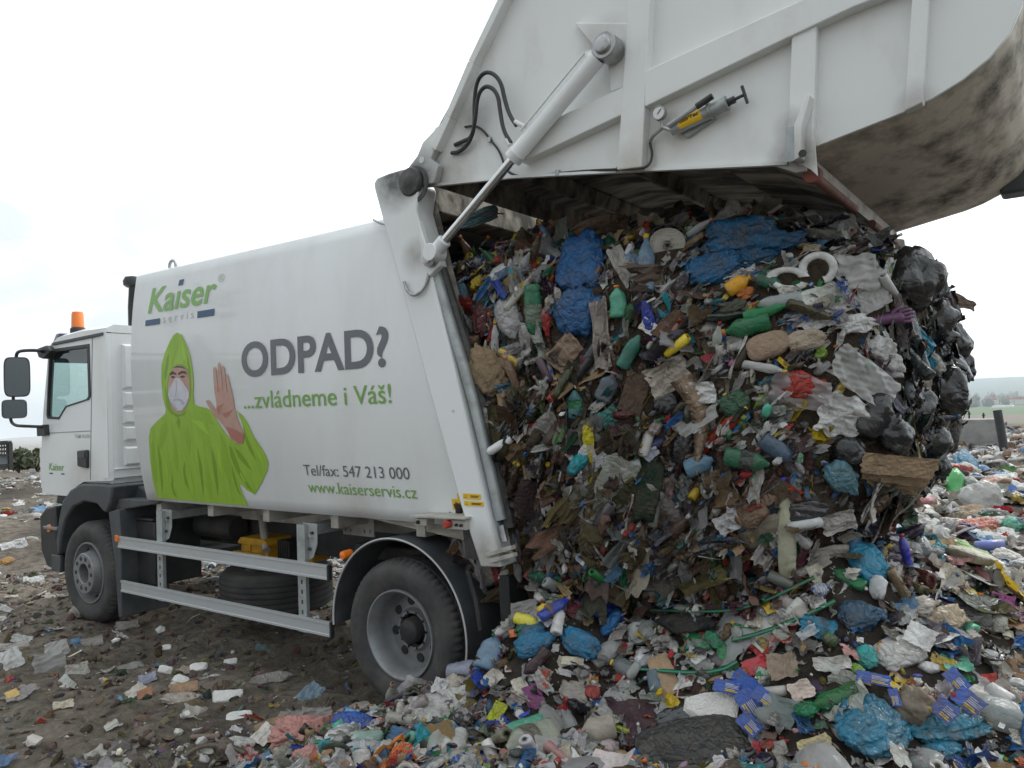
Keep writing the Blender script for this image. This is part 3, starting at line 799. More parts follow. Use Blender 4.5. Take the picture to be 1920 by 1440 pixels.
pd('printed_hood_shade', [[(272, 700), (280, 650), (303, 606), (325, 594), (352, 597), (378, 618), (391, 668), (393, 720), (384, 790), (384, 730), (385, 668), (372, 622), (350, 604), (325, 601), (305, 612), (290, 635), (283, 660), (276, 700), (277, 760), (290, 812), (280, 800), (270, 750)]], M['suitd'], .0036)
pd('printed_brow', [[(288, 640), (300, 628), (320, 640), (322, 648), (300, 645), (287, 652)], [(328, 640), (345, 628), (366, 630), (372, 645), (350, 640), (330, 650)], [(291, 660), (300, 652), (316, 658), (306, 665)], [(334, 658), (350, 650), (366, 655), (352, 664)],
                    [(303, 615), (325, 603), (350, 606), (368, 620), (345, 612), (322, 611)]], M['brow'], .0052)
pd('printed_mask', [[(316, 663), (334, 665), (355, 690), (381, 735), (379, 762), (366, 800), (342, 824), (315, 826), (299, 806), (285, 776), (275, 745), (282, 718), (300, 690)]], M['mask'], .0056)
pd('printed_mask_crease', [[(316, 668), (321, 668), (322, 720), (314, 760), (310, 758), (317, 718)], [(300, 770), (325, 765), (345, 770), (360, 790), (345, 800), (338, 782), (322, 774), (303, 779)], [(285, 776), (299, 806), (315, 826), (320, 815), (305, 800)], [(379, 762), (366, 800), (342, 824), (345, 812), (362, 794)]], M['maskd'], .0064)
pd('printed_hand', [[(462, 780), (468, 773), (477, 774), (495, 800), (511, 824), (514, 790), (508, 740), (505, 680), (503, 617), (511, 606), (519, 618), (524, 690), (527, 690), (526, 600), (533, 583), (541, 597),
     (547, 690), (550, 692), (548, 612), (554, 600), (561, 615), (567, 700), (570, 702), (565, 652), (571, 641), (578, 655), (590, 710), (599, 760), (604, 810), (611, 850), (626, 900), (642, 945), (632, 992), (605, 990), (575, 965), (558, 930), (540, 900), (520, 872), (498, 850), (480, 815)]], M['skin'], .0045)
pd('printed_hand_shade', [[(555, 905), (600, 920), (642, 945), (632, 992), (605, 990), (575, 965)], [(515, 815), (530, 800), (555, 790), (535, 812), (522, 850)], [(524, 690), (527, 690), (528, 735), (523, 735)], [(547, 690), (550, 692), (551, 730), (547, 730)], [(567, 700), (570, 702), (573, 735), (569, 735)], [(540, 840), (575, 830), (600, 815), (575, 850), (555, 862)]], M['skind'], .0056)
pd('printed_fold', [[(272, 560), (282, 540), (278, 610), (262, 680), (258, 640)], [(262, 690), (272, 760), (285, 810), (300, 838), (330, 846), (365, 826), (350, 850), (310, 858), (280, 838), (262, 800)],
     [(560, 1000), (572, 1010), (590, 1070), (600, 1120), (625, 1180), (655, 1240), (625, 1215), (595, 1160), (575, 1110), (562, 1060)], [(585, 1010), (610, 1030), (640, 1080), (660, 1130), (630, 1100), (600, 1060)],
     [(565, 1100), (575, 1200), (585, 1260), (570, 1230), (558, 1150)], [(205, 990), (212, 1080), (200, 1200), (190, 1240), (195, 1130)], [(260, 1150), (250, 1220), (262, 1270), (245, 1250), (240, 1200)],
     [(400, 1010), (412, 1100), (405, 1200), (395, 1260), (396, 1130)], [(470, 1000), (486, 1090), (480, 1200), (468, 1260), (466, 1120)], [(320, 850), (330, 880), (318, 920), (308, 885)], [(640, 900), (655, 960), (680, 1030), (690, 1080), (660, 1030), (642, 970)],
     [(375, 540), (390, 620), (392, 690), (384, 640), (374, 590)], [(330, 1080), (322, 1150), (330, 1230), (312, 1190), (314, 1120)]], M['suitd'], .0040)
pd('printed_fold_mid', [[(300, 455), (325, 442), (330, 500), (315, 560), (300, 590), (306, 520)], [(230, 900), (262, 870), (250, 950), (225, 1010), (200, 1030)], [(425, 830), (470, 840), (500, 900), (470, 890)], [(520, 930), (545, 990), (560, 1100), (540, 1230), (520, 1120)],
     [(170, 1000), (185, 960), (182, 1100), (168, 1220), (160, 1120)], [(290, 960), (300, 1050), (285, 1150), (275, 1060)], [(360, 900), (372, 980), (355, 1060), (345, 970)], [(440, 1100), (448, 1200), (430, 1290), (424, 1190)]], M['suitm'], .0038)
pd('printed_fold_light', [[(345, 470), (362, 520), (370, 580), (355, 570), (346, 520)], [(380, 870), (440, 880), (470, 950), (440, 930)], [(600, 1130), (625, 1190), (610, 1180), (598, 1150)], [(690, 1000), (715, 1050), (725, 1100), (700, 1060)],
     [(230, 1050), (240, 1130), (228, 1200), (222, 1120)], [(345, 1130), (352, 1220), (340, 1270), (336, 1190)], [(500, 960), (515, 1060), (508, 1180), (496, 1080)]], M['suitl'], .0041)

PIC.build('printed_picture', PICM, body)

# ------------------------------------------------------------------ the raised tailgate
tg = empty('tailgate'); tg.parent = truck; tg.location = -truck.location
low = [(.36, 3.435), (1.05, 3.365), (1.92, 3.225), (2.60, 3.115), (2.70, 3.06), (2.75, 3.06), (2.745, 3.155)]
curve = [(3.18, 3.235), (3.285, 3.265), (3.40, 3.315), (3.50, 3.38), (3.575, 3.46), (3.62, 3.56), (3.645, 3.75), (3.63, 4.1), (3.55, 4.5), (3.38, 4.9)]
back = [(3.05, 5.25), (2.0, 5.55), (1.6, 5.15), (1.04, 4.44), (.78, 4.11), (.56, 3.82), (.47, 3.80), (.30, 3.60), (.30, 3.50)]
outline = low + curve + back
for (a, b) in ((-.006, .012), (2.388, 2.406)):
    m = MB(); m.prism(outline, a, b); m.build('side_plate', M['tailwhite'], tg, bevel=.003)
# pivot lug with its hole and edge flange
m = MB(); m.prism(XZ([(758, 335), (772, 318), (790, 295), (800, 270), (838, 230), (842, 238), (815, 300), (830, 312), (822, 345), (800, 350), (775, 352)], -.02), -.06, -.007)
m.build('pivot_lug', M['tailwhite'], tg, bevel=.006)
m = MB(); p = PX(791, 300, y=-.06); m.lathe([(.0, -.003), (.022, -.003), (.022, .0)], (p[0], -.06, p[2]), seg=20); m.build('lug_hole', mat('hole_shade', (.62, .64, .65), .6), tg)
m = MB(); p = PX(773, 342, y=-.06); m.lathe([(.0, -.05), (.03, -.05), (.045, -.04), (.085, -.035), (.095, -.02), (.095, .0)], (p[0], -.06, p[2]), seg=28)
m.lathe([(.095, -.012), (.12, -.008), (.12, .0)], (p[0] + .02, -.06, p[2] - .02), seg=28)
m.build('pivot_pin', M['grime'], tg)
m = MB()
for a, b in zip(XZ([(945, 0), (885, 125), (842, 225)], -.02), XZ([(885, 125), (842, 225), (815, 285)], -.02)): m.bar((a[0] + .035, -.03, a[1]), (b[0] + .035, -.03, b[1]), .05, .09, up=(0, 1, 0))
a, b = XZ([(1000, -100), (945, 0)], -.02); m.bar((a[0] + .035, -.03, a[1]), (b[0] + .035, -.03, b[1]), .05, .09, up=(0, 1, 0))
m.build('edge_flange', M['tailwhite'], tg, bevel=.004)
def beam(name, px, d=.075, ch=.02):
    """pressed stiffener with sloping flanks"""
    o = XZ(px, -.03); n = len(o)
    cx, cz = np.mean([p[0] for p in o]), np.mean([p[1] for p in o])
    bm = bmesh.new()
    vs = [bm.verts.new((x, -.0062, z)) for x, z in o]
    f = bm.faces.new(vs)
    r = bmesh.ops.inset_individual(bm, faces=[f], thickness=ch, depth=0)
    for v in f.verts: v.co.y = -d
    me = bpy.data.meshes.new(name); bmesh.ops.recalc_face_normals(bm, faces=bm.faces)
    bm.to_mesh(me); bm.free(); me.materials.append(M['tailwhite'])
    o = add_obj(name, me, tg)
    md = o.modifiers.new('bevel', 'BEVEL'); md.width = .006; md.segments = 2; md.limit_method = 'ANGLE'
    return o
beam('stiffener', [(1216, 138), (1300, 100), (1500, 10), (1700, -82), (1790, -50), (1605, 20), (1480, 78), (1216, 205)])
beam('stiffener', [(1032, 233), (1176, 168), (1172, 220), (984, 308)])
beam('stiffener', [(1164, 322), (1190, -60), (1228, -60), (1210, 317)])
beam('stiffener', [(1482, 215), (1488, 66), (1535, 40), (1527, 286), (1505, 296), (1478, 300)], d=.06)
beam('stiffener', [(1698, 212), (1716, -60), (1748, -60), (1732, 196)], d=.06)
m = MB(); m.prism(XZ([(1080, 45), (1186, 45), (1200, 50), (1202, 92), (1182, 106), (1182, 165), (1148, 175), (1142, 120)], -.02), -.045, -.007)
m.build('cylinder_plate', M['tailwhite'], tg, bevel=.008)
# a lower seam strip along the opening edge
m = MB()
for a, b in zip(XZ([(795, 352), (960, 335), (1210, 322)], -.01), XZ([(960, 335), (1210, 322), (1478, 310)], -.01)): m.bar((a[0], -.012, a[1] + .008), (b[0], -.012, b[1] + .008), .016, .03, up=(0, 1, 0))
m.build('opening_flange', M['tailwhite'], tg)
# curved hopper bottom, stained
cpts = [(2.745, 3.155)] + curve + [(3.05, 5.25), (2.0, 5.55)]
m = MB(); ny = 8; n = len(cpts); v = []; f = []
fine = []
for i in range(n - 1):
    for k in range(4): fine.append(tuple(np.array(cpts[i]) * (1 - k / 4) + np.array(cpts[i + 1]) * k / 4))
fine.append(cpts[-1])
for (x, z) in fine:
    for j in range(ny + 1): v.append((x - .004, .013 + 2.374 * j / ny, z))
for i in range(len(fine) - 1):
    for j in range(ny): f.append((i * (ny + 1) + j, i * (ny + 1) + j + 1, (i + 1) * (ny + 1) + j + 1, (i + 1) * (ny + 1) + j))
m._add(v, f); m.build('hopper_bottom', M['dirtysteel'], tg, angle=60)
m = MB(); m._add([(1.04, .013, 4.44), (2.0, .013, 5.55), (2.0, 2.387, 5.55), (1.04, 2.387, 4.44), (.47, .013, 3.80), (.47, 2.387, 3.80)], [(0, 1, 2, 3), (4, 0, 3, 5)])
m.build('front_skin', M['tailwhite'], tg)
m = MB(); m._add([(.47, .013, 3.80), (.41, .013, 3.44), (.41, 2.387, 3.44), (.47, 2.387, 3.80)], [(0, 1, 2, 3)]); m.build('front_closing_plate', M['insidesteel'], tg)
# inside of the hopper seen from below: packer plate and its ribs
m = MB()
m._add([(.42, .02, 3.60), (1.10, .02, 3.64), (1.95, .02, 3.50), (2.66, .02, 3.30), (.42, 2.38, 3.60), (1.10, 2.38, 3.64), (1.95, 2.38, 3.50), (2.66, 2.38, 3.30)], [(0, 1, 5, 4), (1, 2, 6, 5), (2, 3, 7, 6)])
m.build('packer_plate', M['insidesteel'], tg)
for ya, yb in ((.0125, .016), (2.384, 2.3875)):
    m = MB(); m.prism([(.40, 3.45), (1.05, 3.375), (1.92, 3.235), (2.60, 3.125), (2.66, 3.30), (1.95, 3.50), (1.10, 3.64), (.42, 3.60)], ya, yb); m.build('hopper_lining', M['insidesteel'], tg)
m = MB()
for x, z in ((.75, 3.60), (1.45, 3.56), (2.1, 3.44)): m.prism([(x, z + .03), (x + .10, z + .015), (x + .06, z - .09), (x + .02, z - .085)], .02, 2.38)
m.build('packer_rib', M['insidesteel'], tg, bevel=.006)
# lip beam with red pipe, bent bracket plates at both ends
m = MB(); m.prism([(2.56, 3.14), (2.72, 3.07), (2.745, 3.15), (2.60, 3.22)], .013, 2.387); m.prism([(2.30, 3.20), (2.56, 3.14), (2.56, 3.17), (2.30, 3.23)], .1, 2.3)
m.build('lip_beam', M['insidesteel'], tg, bevel=.005)
m = MB(); m.prism([(2.722, 3.075), (2.742, 3.075), (2.750, 3.150), (2.735, 3.152)], .10, 2.30); m.build('lip_strip', M['creamsteel'], tg)
m = MB(); m.tube([(2.755, .06, 3.06), (2.755, .11, 3.06)], .042, seg=20); m.tube([(2.755, .11, 3.055), (2.755, .95, 3.055)], .025, seg=16); m.build('lip_pipe', M['redpipe'], tg); m = MB(); m.tube([(2.755, 1.45, 3.055), (2.755, 2.25, 3.055)], .025, seg=16)
m.build('lip_pipe', M['redpipe'], tg)
m = MB(); m.prism(XZ([(1521, 181), (1526, 186), (1510, 240), (1508, 300), (1496, 306), (1496, 240)], -.08), -.14, -.062)
m.prism(XZ([(1497, 240), (1516, 236), (1528, 262), (1533, 330), (1520, 318), (1496, 306)], -.06), -.058, -.05)
m.build('bent_bracket', M['tailwhite'], tg, bevel=.003)
m = MB(); m.prism([(2.70, 3.00), (2.80, 2.98), (2.79, 3.10), (2.72, 3.12)], 2.41, 2.44); m.build('bent_bracket', M['tailwhite'], tg, bevel=.003)
m = MB(); p = PX(1505, 288, y=-.14); m.lathe([(.0, -.003), (.018, -.003), (.018, 0)], (p[0], -.14, p[2]), seg=16); m.build('bracket_hole', M['black'], tg)
m = MB(); m.prism(XZ([(1474, 240), (1500, 236), (1498, 300), (1470, 305)], -.06), -.064, -.0615); m.build('bare_patch', M['galv'], tg)
m = MB(); q = PX(1895, 345, y=2.3); m.box(q[0] - .06, q[0] + .16, 2.25, 2.45, q[2] - .07, q[2] + .10); m.build('rear_step', M['plastic'], tg, bevel=.02)
# hydraulic cylinder
cyl = empty('hydraulic_cylinder'); cyl.parent = truck; cyl.location = -truck.location
def PY(px, py, y): return np.array(PX(px, py, y=y))
yC = -.13
lo_, hi_ = PY(818, 470, yC), PY(1137, 88, yC)
mid = PY(966, 296, yC)
dirc = (hi_ - lo_) / np.linalg.norm(hi_ - lo_)
mid = lo_ + dirc * ((mid - lo_) @ dirc)
m = MB(); m.tube([lo_ + dirc * .05, mid + dirc * .1], .027, seg=24); m.build('rod', M['chrome'], cyl)
m = MB(); m.tube([mid - dirc * .015, mid + dirc * .03, mid + dirc * .03, mid + dirc * .036, hi_ - dirc * .07], [.055, .055, .055, .050, .050], seg=32)
m.build('barrel', M['white'], cyl, angle=40)
m = MB(); m.lathe([(.0, -.055), (.035, -.055), (.045, -.05), (.05, -.035), (.072, -.035), (.072, .07), (.0, .07)], hi_, seg=32); m.build('eye', M['steel'], cyl, bevel=.004)
m = MB(); m.tube([lo_ - dirc * .03, lo_ + dirc * .09], .045, seg=20); m.lathe([(.0, -.05), (.055, -.05), (.055, .06), (.0, .06)], lo_ - dirc * .02, seg=24); m.build('clevis', M['white'], cyl, bevel=.004)
m = MB(); q = PY(806, 486, -.13); m.lathe([(.0, -.03), (.025, -.03), (.03, -.02), (.05, -.015), (.05, .03)], q, seg=20); m.build('clevis_pin', M['steel'], cyl)
m = MB(); q = PY(1110, 100, yC); m.obox(q, (.03, 0, 0), (0, .02, 0), (0, 0, .012)); q2 = PY(985, 238, yC); q3 = PY(956, 272, yC)
m.tube([q2 + dirc * .0, PY(966, 228, yC)], .014); m.tube([q3, PY(950, 262, yC)], .014); m.tube([PY(985, 250, yC) - np.array((0, .05, 0)), PY(1105, 105, yC) - np.array((0, .05, 0))], .007)
m.build('ports', M['white'], cyl)
def P(px, py, y): return tuple(PX(px, py, y=y))
m = MB(); m.tube([P(968, 235, yC), P(955, 215, -.11), P(946, 185, -.1), P(940, 155, -.1), P(925, 137, -.1), P(908, 135, -.1), P(894, 152, -.09), P(889, 190, -.08), P(890, 240, -.07), P(880, 268, -.05), P(862, 285, -.03), P(847, 287, -.02)], .0125, seg=10, smooth_path=2)
m.build('hydraulic_hose', M['hose'], truck)
m = MB(); m.tube([P(958, 268, yC), P(944, 245, -.12), P(938, 210, -.11), P(934, 178, -.11), P(920, 162, -.11), P(906, 163, -.11), P(895, 182, -.1), P(892, 220, -.09), P(885, 258, -.06), P(868, 265, -.03), P(853, 272, -.02)], .0125, seg=10, smooth_path=2)
m.build('hydraulic_hose', M['hose'], truck)
m = MB(); m.tube([P(872, 238, -.015), P(890, 235, -.02), P(905, 243, -.02), P(922, 265, -.02), P(938, 285, -.02), P(948, 318, -.02), P(962, 328, -.02), P(985, 332, -.02), P(1050, 324, -.02), P(1130, 318, -.02), P(1200, 317, -.085), P(1218, 310, -.04), P(1224, 290, -.03), P(1219, 270, -.03), P(1219, 262, -.03)], .007, seg=8, smooth_path=2)
m.build('grease_line', M['hose'], truck)
m = MB()
for a in ((918, 262), (1046, 324), (1160, 318)): q = P(*a, -.02); m.box(q[0] - .012, q[0] + .012, -.03, -.005, q[2] - .015, q[2] + .015)
m.build('hose_clip', M['steel'], tg)
# hand grease pump on the side plate
gp = empty('grease_pump'); gp.parent = truck; gp.location = -truck.location
a, b = PY(1272, 238, -.06), PY(1360, 195, -.06); dd = (b - a) / np.linalg.norm(b - a)
m = MB(); m.tube([a, b], .034, seg=24); m.tube([b, b + dd * .012], .037, seg=24); m.tube([PY(1330, 209, -.06), PY(1330, 209, -.06) + dd * .012], .042, seg=24)
m.build('barrel', M['galv'], gp, angle=40)
m = MB(); m.tube([b + dd * .01, b + dd * .05], .018, seg=14); t_ = b + dd * .10; m.tube([b + dd * .05, t_], .008, seg=10); m.tube([t_ + np.array((-.012, 0, .045)), t_ + np.array((.012, 0, -.045))], .008, seg=8); m.build('plunger', M['blackplastic'], gp)
h0, h1, h2 = PY(1253, 236, -.10), PY(1306, 200, -.11), PY(1336, 180, -.11)
m = MB(); m.tube([h0, h1], .012, seg=10); m.tube([a - dd * .04, a], .028, seg=16); m.build('pump_head', M['galv'], gp)
m = MB(); m.tube([h1, h2], .016, seg=12); m.build('lever_grip', M['blackplastic'], gp)
g = PY(1237, 213, -.07); m = MB(); m.lathe([(.0, -.014), (.032, -.014), (.034, -.018), (.037, -.018), (.037, .012), (.0, .012)], g, seg=28); m.tube([g, PY(1242, 238, -.06), a - dd * .04], .010, seg=8)
m.tube([PY(1242, 240, -.06), PY(1224, 256, -.05), PY(1219, 266, -.03)], .009, seg=8); gg = m.build('pressure_gauge', M['steel'], gp)
m = MB(); m.lathe([(.0, -.016), (.031, -.016), (.031, -.0145)], g, seg=28); m.build('gauge_dial', mat('gauge_dial_white', (.7, .7, .68), .4), gg)
m = MB(); m.bar(g + np.array((-.005, -.0175, -.006)), g + np.array((.016, -.0175, .018)), .004, .002, up=(0, 1, 0)); m.build('gauge_needle', M['black'], gg)
m = MB(); m.prism(XZ([(1268, 240), (1322, 215), (1342, 222), (1288, 258), (1278, 250)], -.03), -.032, -.007); m.build('pump_bracket', M['galv'], gp, bevel=.003)
# its yellow label, wrapped on the barrel
n_ = np.cross(dd, (0, 1, 0)); n_ /= np.linalg.norm(n_)
n_ = n_ if n_[2] > 0 else -n_
l0, l1 = PY(1276, 236, -.06), PY(1318, 215, -.06); l0 = a + dd * ((l0 - a) @ dd); l1 = a + dd * ((l1 - a) @ dd)
m = MB(); v = []; f = []
for i, t in enumerate(np.linspace(-.9, 1.2, 13)):
    o = .0352 * (math.cos(t) * np.array((0, -1, 0)) + math.sin(t) * n_)
    v += [l0 + o, l1 + o]
m._add(v, [(2 * i, 2 * i + 1, 2 * i + 3, 2 * i + 2) for i in range(12)]); lb = m.build('pump_label', M['sticker'], gp)
V, F = text_polys('Lub\'Tec', bold=.03, shear=.1)
V = (V - V.min(0)) / (V.max(0) - V.min(0)); L_ = np.linalg.norm(l1 - l0)
vv = []
for u, w in V:
    t = -.1 + .62 * w; o = .0362 * (math.cos(t) * np.array((0, -1, 0)) + math.sin(t) * n_)
    vv.append(l0 + dd * L_ * (.08 + .84 * u) + o)
m = MB(); m._add(vv, F); m.build('pump_lettering', M['black'], lb)
# ------------------------------------------------------------------ terrain: one sheet from the tip to the hills
rng = np.random.default_rng(7)
def waves(seed, n, f0, f1, slope=1.0):
    r = np.random.default_rng(seed)
    fs = f0 * (f1 / f0) ** r.random(n); a = r.random(n) * 2 * np.pi; ph = r.random(n) * 2 * np.pi
    amp = (f0 / fs) ** slope; amp /= np.sqrt((amp ** 2).sum() / 2)
    kx, ky = fs * np.cos(a), fs * np.sin(a)
    def fn(x, y):
        o = np.zeros_like(x, dtype=float)
        for i in range(n): o += amp[i] * np.sin(kx[i] * x + ky[i] * y + ph[i] + .7 * np.sin(ky[i] * .6 * x - kx[i] * .6 * y))
        return o
    return fn
W1 = waves(1, 14, .5, 2.2, .8); W2 = waves(2, 26, 3, 12, .8); W3 = waves(3, 30, 14, 55, .9); WB_ = waves(4, 10, .003, .02, 1.0)
def sstep(a, b, x): t = np.clip((x - a) / (b - a), 0, 1); return t * t * (3 - 2 * t)
def bump2(x, y, cx, cy, s, a): return a * np.exp(-((x - cx) ** 2 + (y - cy) ** 2) / (2 * s * s))
def xb(y): return np.interp(y, [-6, -3, -1.5, -1.05, -.7, -.3, 0, .3, .7, 3, 8, 30], [2.5, .9, -.05, -.28, -.30, .02, .28, .50, .90, .8, -.6, -6])
def pile(x, y):
    return sstep(-.08, .95, x - xb(y))
def H(x, y):
    x = np.asarray(x, float); y = np.asarray(y, float)
    r = np.hypot(x, y)
    near = np.exp(-(r / 60) ** 2)
    p = pile(x, y)
    h = (.025 * W1(x, y) + .016 * W2(x, y)) * near + .015 * W3(x, y) * (r < 12)
    h = h + .035 * np.exp(-((y - .0) / .5) ** 2) * sstep(-9, -1, x) * 0
    h = h + p * (.36 + .30 * sstep(5, 13, y) + .045 * W1(x * 1.7 + 5, y * 1.7) + .03 * W2(x, y + 3)) * near
    h = h + p * (bump2(x, y, 1.08, .12, .33, .62) + bump2(x, y, 1.5, .5, .4, .10) + bump2(x, y, .50, -.20, .26, .13) + bump2(x, y, 2.55, .38, .42, .40) + bump2(x, y, 2.1, .3, .35, .10) + bump2(x, y, 1.9, 1.3, .7, .35) + bump2(x, y, 2.85, .75, .50, .42) + bump2(x, y, 3.2, 1.8, .7, .35))
    h = h - .06 * np.exp(-((y - .15) / .35) ** 2) * np.exp(-((x + 2) / 2.5) ** 4)
    # the tip stands on a plateau; the land drops to fields and rises to far hills
    e = np.hypot(x + 2, y) - (25 + 3 * np.sin(3 * np.arctan2(y, x)))
    drop = sstep(2, 300, e)
    h = h - drop * (26 + .022 * np.maximum(0, -x))
    h = h + drop * WB_(x, y) * np.clip((r - 200) / 900, 0, 6)
    h = h + 92 * sstep(2600, 5200, y) * (.8 + .2 * np.sin(x * .0012 + .5)) + 45 * sstep(5000, 7500, -x)
    return h
N = 640
u = np.linspace(-8.35, 8.35, N)
gx = 1.0 + 3.2 * np.sinh(u); gy = .3 + 3.2 * np.sinh(u)
X, Y = np.meshgrid(gx, gy, indexing='ij')
Z = H(X, Y)
V = np.c_[X.ravel(), Y.ravel(), Z.ravel()]
i = np.arange(N - 1); I, J = np.meshgrid(i, i, indexing='ij'); a = (I * N + J).ravel()
T = np.r_[np.c_[a, a + N, a + N + 1], np.c_[a, a + N + 1, a + 1]]
xx, yy = V[:, 0], V[:, 1]
soil = np.array((.22, .187, .15)); dark = np.array((.10, .083, .066)); grass = np.array((.085, .135, .045)); tan = np.array((.23, .18, .12)); plough = np.array((.17, .125, .09)); ochre = np.array((.26, .17, .085))
t = np.clip(.5 + .35 * W1(xx * .9, yy * .9) + .2 * W2(xx, yy), 0, 1)[:, None]
col = dark * (1 - t) + soil * t
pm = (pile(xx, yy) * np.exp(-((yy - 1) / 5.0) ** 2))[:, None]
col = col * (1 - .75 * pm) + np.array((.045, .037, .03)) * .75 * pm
e = np.hypot(xx + 2, yy) - 28
wob = 25 * np.sin(xx * .008) 
yb_ = yy + wob
band = np.where((yb_ > 600) & (yb_ < 730), 1, 0) + np.where((yb_ > 950) & (yb_ < 1330), 1, 0)
fcol = np.where(band[:, None] > 0, grass, np.where((yb_ > 720)[:, None], plough, tan))
fcol = np.where((yb_ > 1330)[:, None], np.array((.05, .075, .04)), fcol)
lm = (xx < -40) & (yy < -.45 * xx + 60) 
lcol = np.where((np.abs(xx + 260) < 30)[:, None], np.array((.09, .10, .05)), np.where((xx > -150)[:, None], ochre, tan))
fcol = np.where(lm[:, None], lcol, fcol)
k = sstep(1, 30, e)[:, None]
col = col * (1 - k) + fcol * k
# soil material
gm = bpy.data.materials.new('landfill_soil'); gm.use_nodes = True
t_ = gm.node_tree; bs = t_.nodes['Principled BSDF']; bs.inputs['Roughness'].default_value = .95; bs.inputs['Specular IOR Level'].default_value = .2
at_ = t_.nodes.new('ShaderNodeAttribute'); at_.attribute_name = 'Col'
co = t_.nodes.new('ShaderNodeTexCoord')
def tnoise(sc, det=8, ro=.65):
    n = t_.nodes.new('ShaderNodeTexNoise'); n.inputs['Scale'].default_value = sc; n.inputs['Detail'].default_value = det; n.inputs['Roughness'].default_value = ro
    t_.links.new(co.outputs['Object'], n.inputs['Vector']); return n
n1 = tnoise(9.0); mr = t_.nodes.new('ShaderNodeMapRange'); mr.inputs['From Min'].default_value = .3; mr.inputs['From Max'].default_value = .72; mr.inputs['To Min'].default_value = .35; mr.inputs['To Max'].default_value = 1.45
t_.links.new(n1.outputs['Fac'], mr.inputs['Value'])
mu = t_.nodes.new('ShaderNodeVectorMath'); mu.operation = 'SCALE'
t_.links.new(at_.outputs['Color'], mu.inputs[0]); t_.links.new(mr.outputs['Result'], mu.inputs['Scale'])
vo = t_.nodes.new('ShaderNodeTexVoronoi'); vo.inputs['Scale'].default_value = 34; t_.links.new(co.outputs['Object'], vo.inputs['Vector'])
n3 = tnoise(2.4, 4); 
th = t_.nodes.new('ShaderNodeMath'); th.operation = 'LESS_THAN'
mr3 = t_.nodes.new('ShaderNodeMapRange'); mr3.inputs['From Min'].default_value = .45; mr3.inputs['From Max'].default_value = .75; mr3.inputs['To Min'].default_value = .05; mr3.inputs['To Max'].default_value = .26
t_.links.new(n3.outputs['Fac'], mr3.inputs['Value']); t_.links.new(vo.outputs['Distance'], th.inputs[0]); t_.links.new(mr3.outputs['Result'], th.inputs[1])
fl_ = t_.nodes.new('ShaderNodeMix'); fl_.data_type = 'RGBA'; t_.links.new(mu.outputs[0], fl_.inputs[6])
hs = t_.nodes.new('ShaderNodeMix'); hs.data_type = 'RGBA'; hs.inputs[6].default_value = (.10, .085, .07, 1); hs.inputs[7].default_value = (.42, .41, .39, 1)
t_.links.new(vo.outputs['Color'], hs.inputs[0]); t_.links.new(hs.outputs[2], fl_.inputs[7]); t_.links.new(th.outputs[0], fl_.inputs[0])
t_.links.new(fl_.outputs[2], bs.inputs['Base Color'])
n2 = tnoise(26, 9, .7); bp = t_.nodes.new('ShaderNodeBump'); bp.inputs['Strength'].default_value = 1.0; bp.inputs['Distance'].default_value = .05
t_.links.new(n2.outputs['Fac'], bp.inputs['Height']); t_.links.new(bp.outputs['Normal'], bs.inputs['Normal'])
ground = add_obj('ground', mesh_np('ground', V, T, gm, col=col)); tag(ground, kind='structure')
def HZ(x, y): return float(H(np.array([x]), np.array([y]))[0])

# ------------------------------------------------------------------ generators for rubbish: unit shapes, later scaled and placed
def ico(sub):
    bm = bmesh.new(); bmesh.ops.create_icosphere(bm, subdivisions=sub, radius=1)
    V = np.array([v.co[:] for v in bm.verts]); T = np.array([[v.index for v in f.verts] for f in bm.faces]); bm.free()
    return V, T
ICO = {s: ico(s) for s in (1, 2, 3, 4, 5)}
def folds(P, r, freq, n, sharp=1.0, aniso=None):
    """sum of folded (triangle) waves: creases like those of crumpled film or paper"""
    o = np.zeros(len(P))
    for i in range(n):
        k = r.normal(size=3); 
        if aniso is not None: k = k * aniso
        k = k / np.linalg.norm(k) * freq * (1 + .75 * i) * r.uniform(.7, 1.3)
        w = P @ k + r.random() * 6 + .5 * np.sin(P @ (r.normal(size=3) * freq * .5) + r.random() * 6)
        o += (np.abs((w % 2) - 1) - .5) / (1 + .8 * i) ** sharp
    return o
def lump(seed, sub=3, depth=.35, freq=2.2, n=5, aniso=None, flat=1.0):
    """a full bag: soft bulges, sharp gathers in the film, now and then a knotted end"""
    r = np.random.default_rng(seed); V, T = ICO[sub]; V = V.copy()
    V = np.sign(V) * np.abs(V) ** .8
    s = 0
    for i in range(4):
        k = r.normal(size=3); k *= r.uniform(1.0, 2.2) / np.linalg.norm(k); s = s + np.sin(V @ k + r.random() * 6)
    V *= (1 + .085 * s)[:, None]
    if r.random() < .45:
        e = np.clip((V[:, 0] - .25) / .75, 0, 1.3); V[:, 1:] *= (1 - .72 * np.minimum(e, .8) + 1.2 * np.maximum(e - .8, 0))[:, None]
    c = 0; an = np.ones(3) if aniso is None else np.array(aniso, float)
    for i in range(n):
        k = r.normal(size=3) * an; k = k / np.linalg.norm(k) * freq * (.8 + .8 * i) * r.uniform(.75, 1.3)
        w = V @ k + r.random() * 6 + .8 * np.sin(V @ (r.normal(size=3) * freq * .6) + r.random() * 6)
        t = np.abs((w % 2) - 1); c = c + (t ** .55 - .7) / (1 + .7 * i)
    V *= (1 + depth * .62 * c)[:, None]
    V += .05 * depth * np.c_[folds(V, r, freq * 2.5, 3), folds(V, r, freq * 2.5, 3), folds(V, r, freq * 2.5, 3)]
    V[:, 2] *= flat
    V /= np.abs(V).max(0)
    return V, T
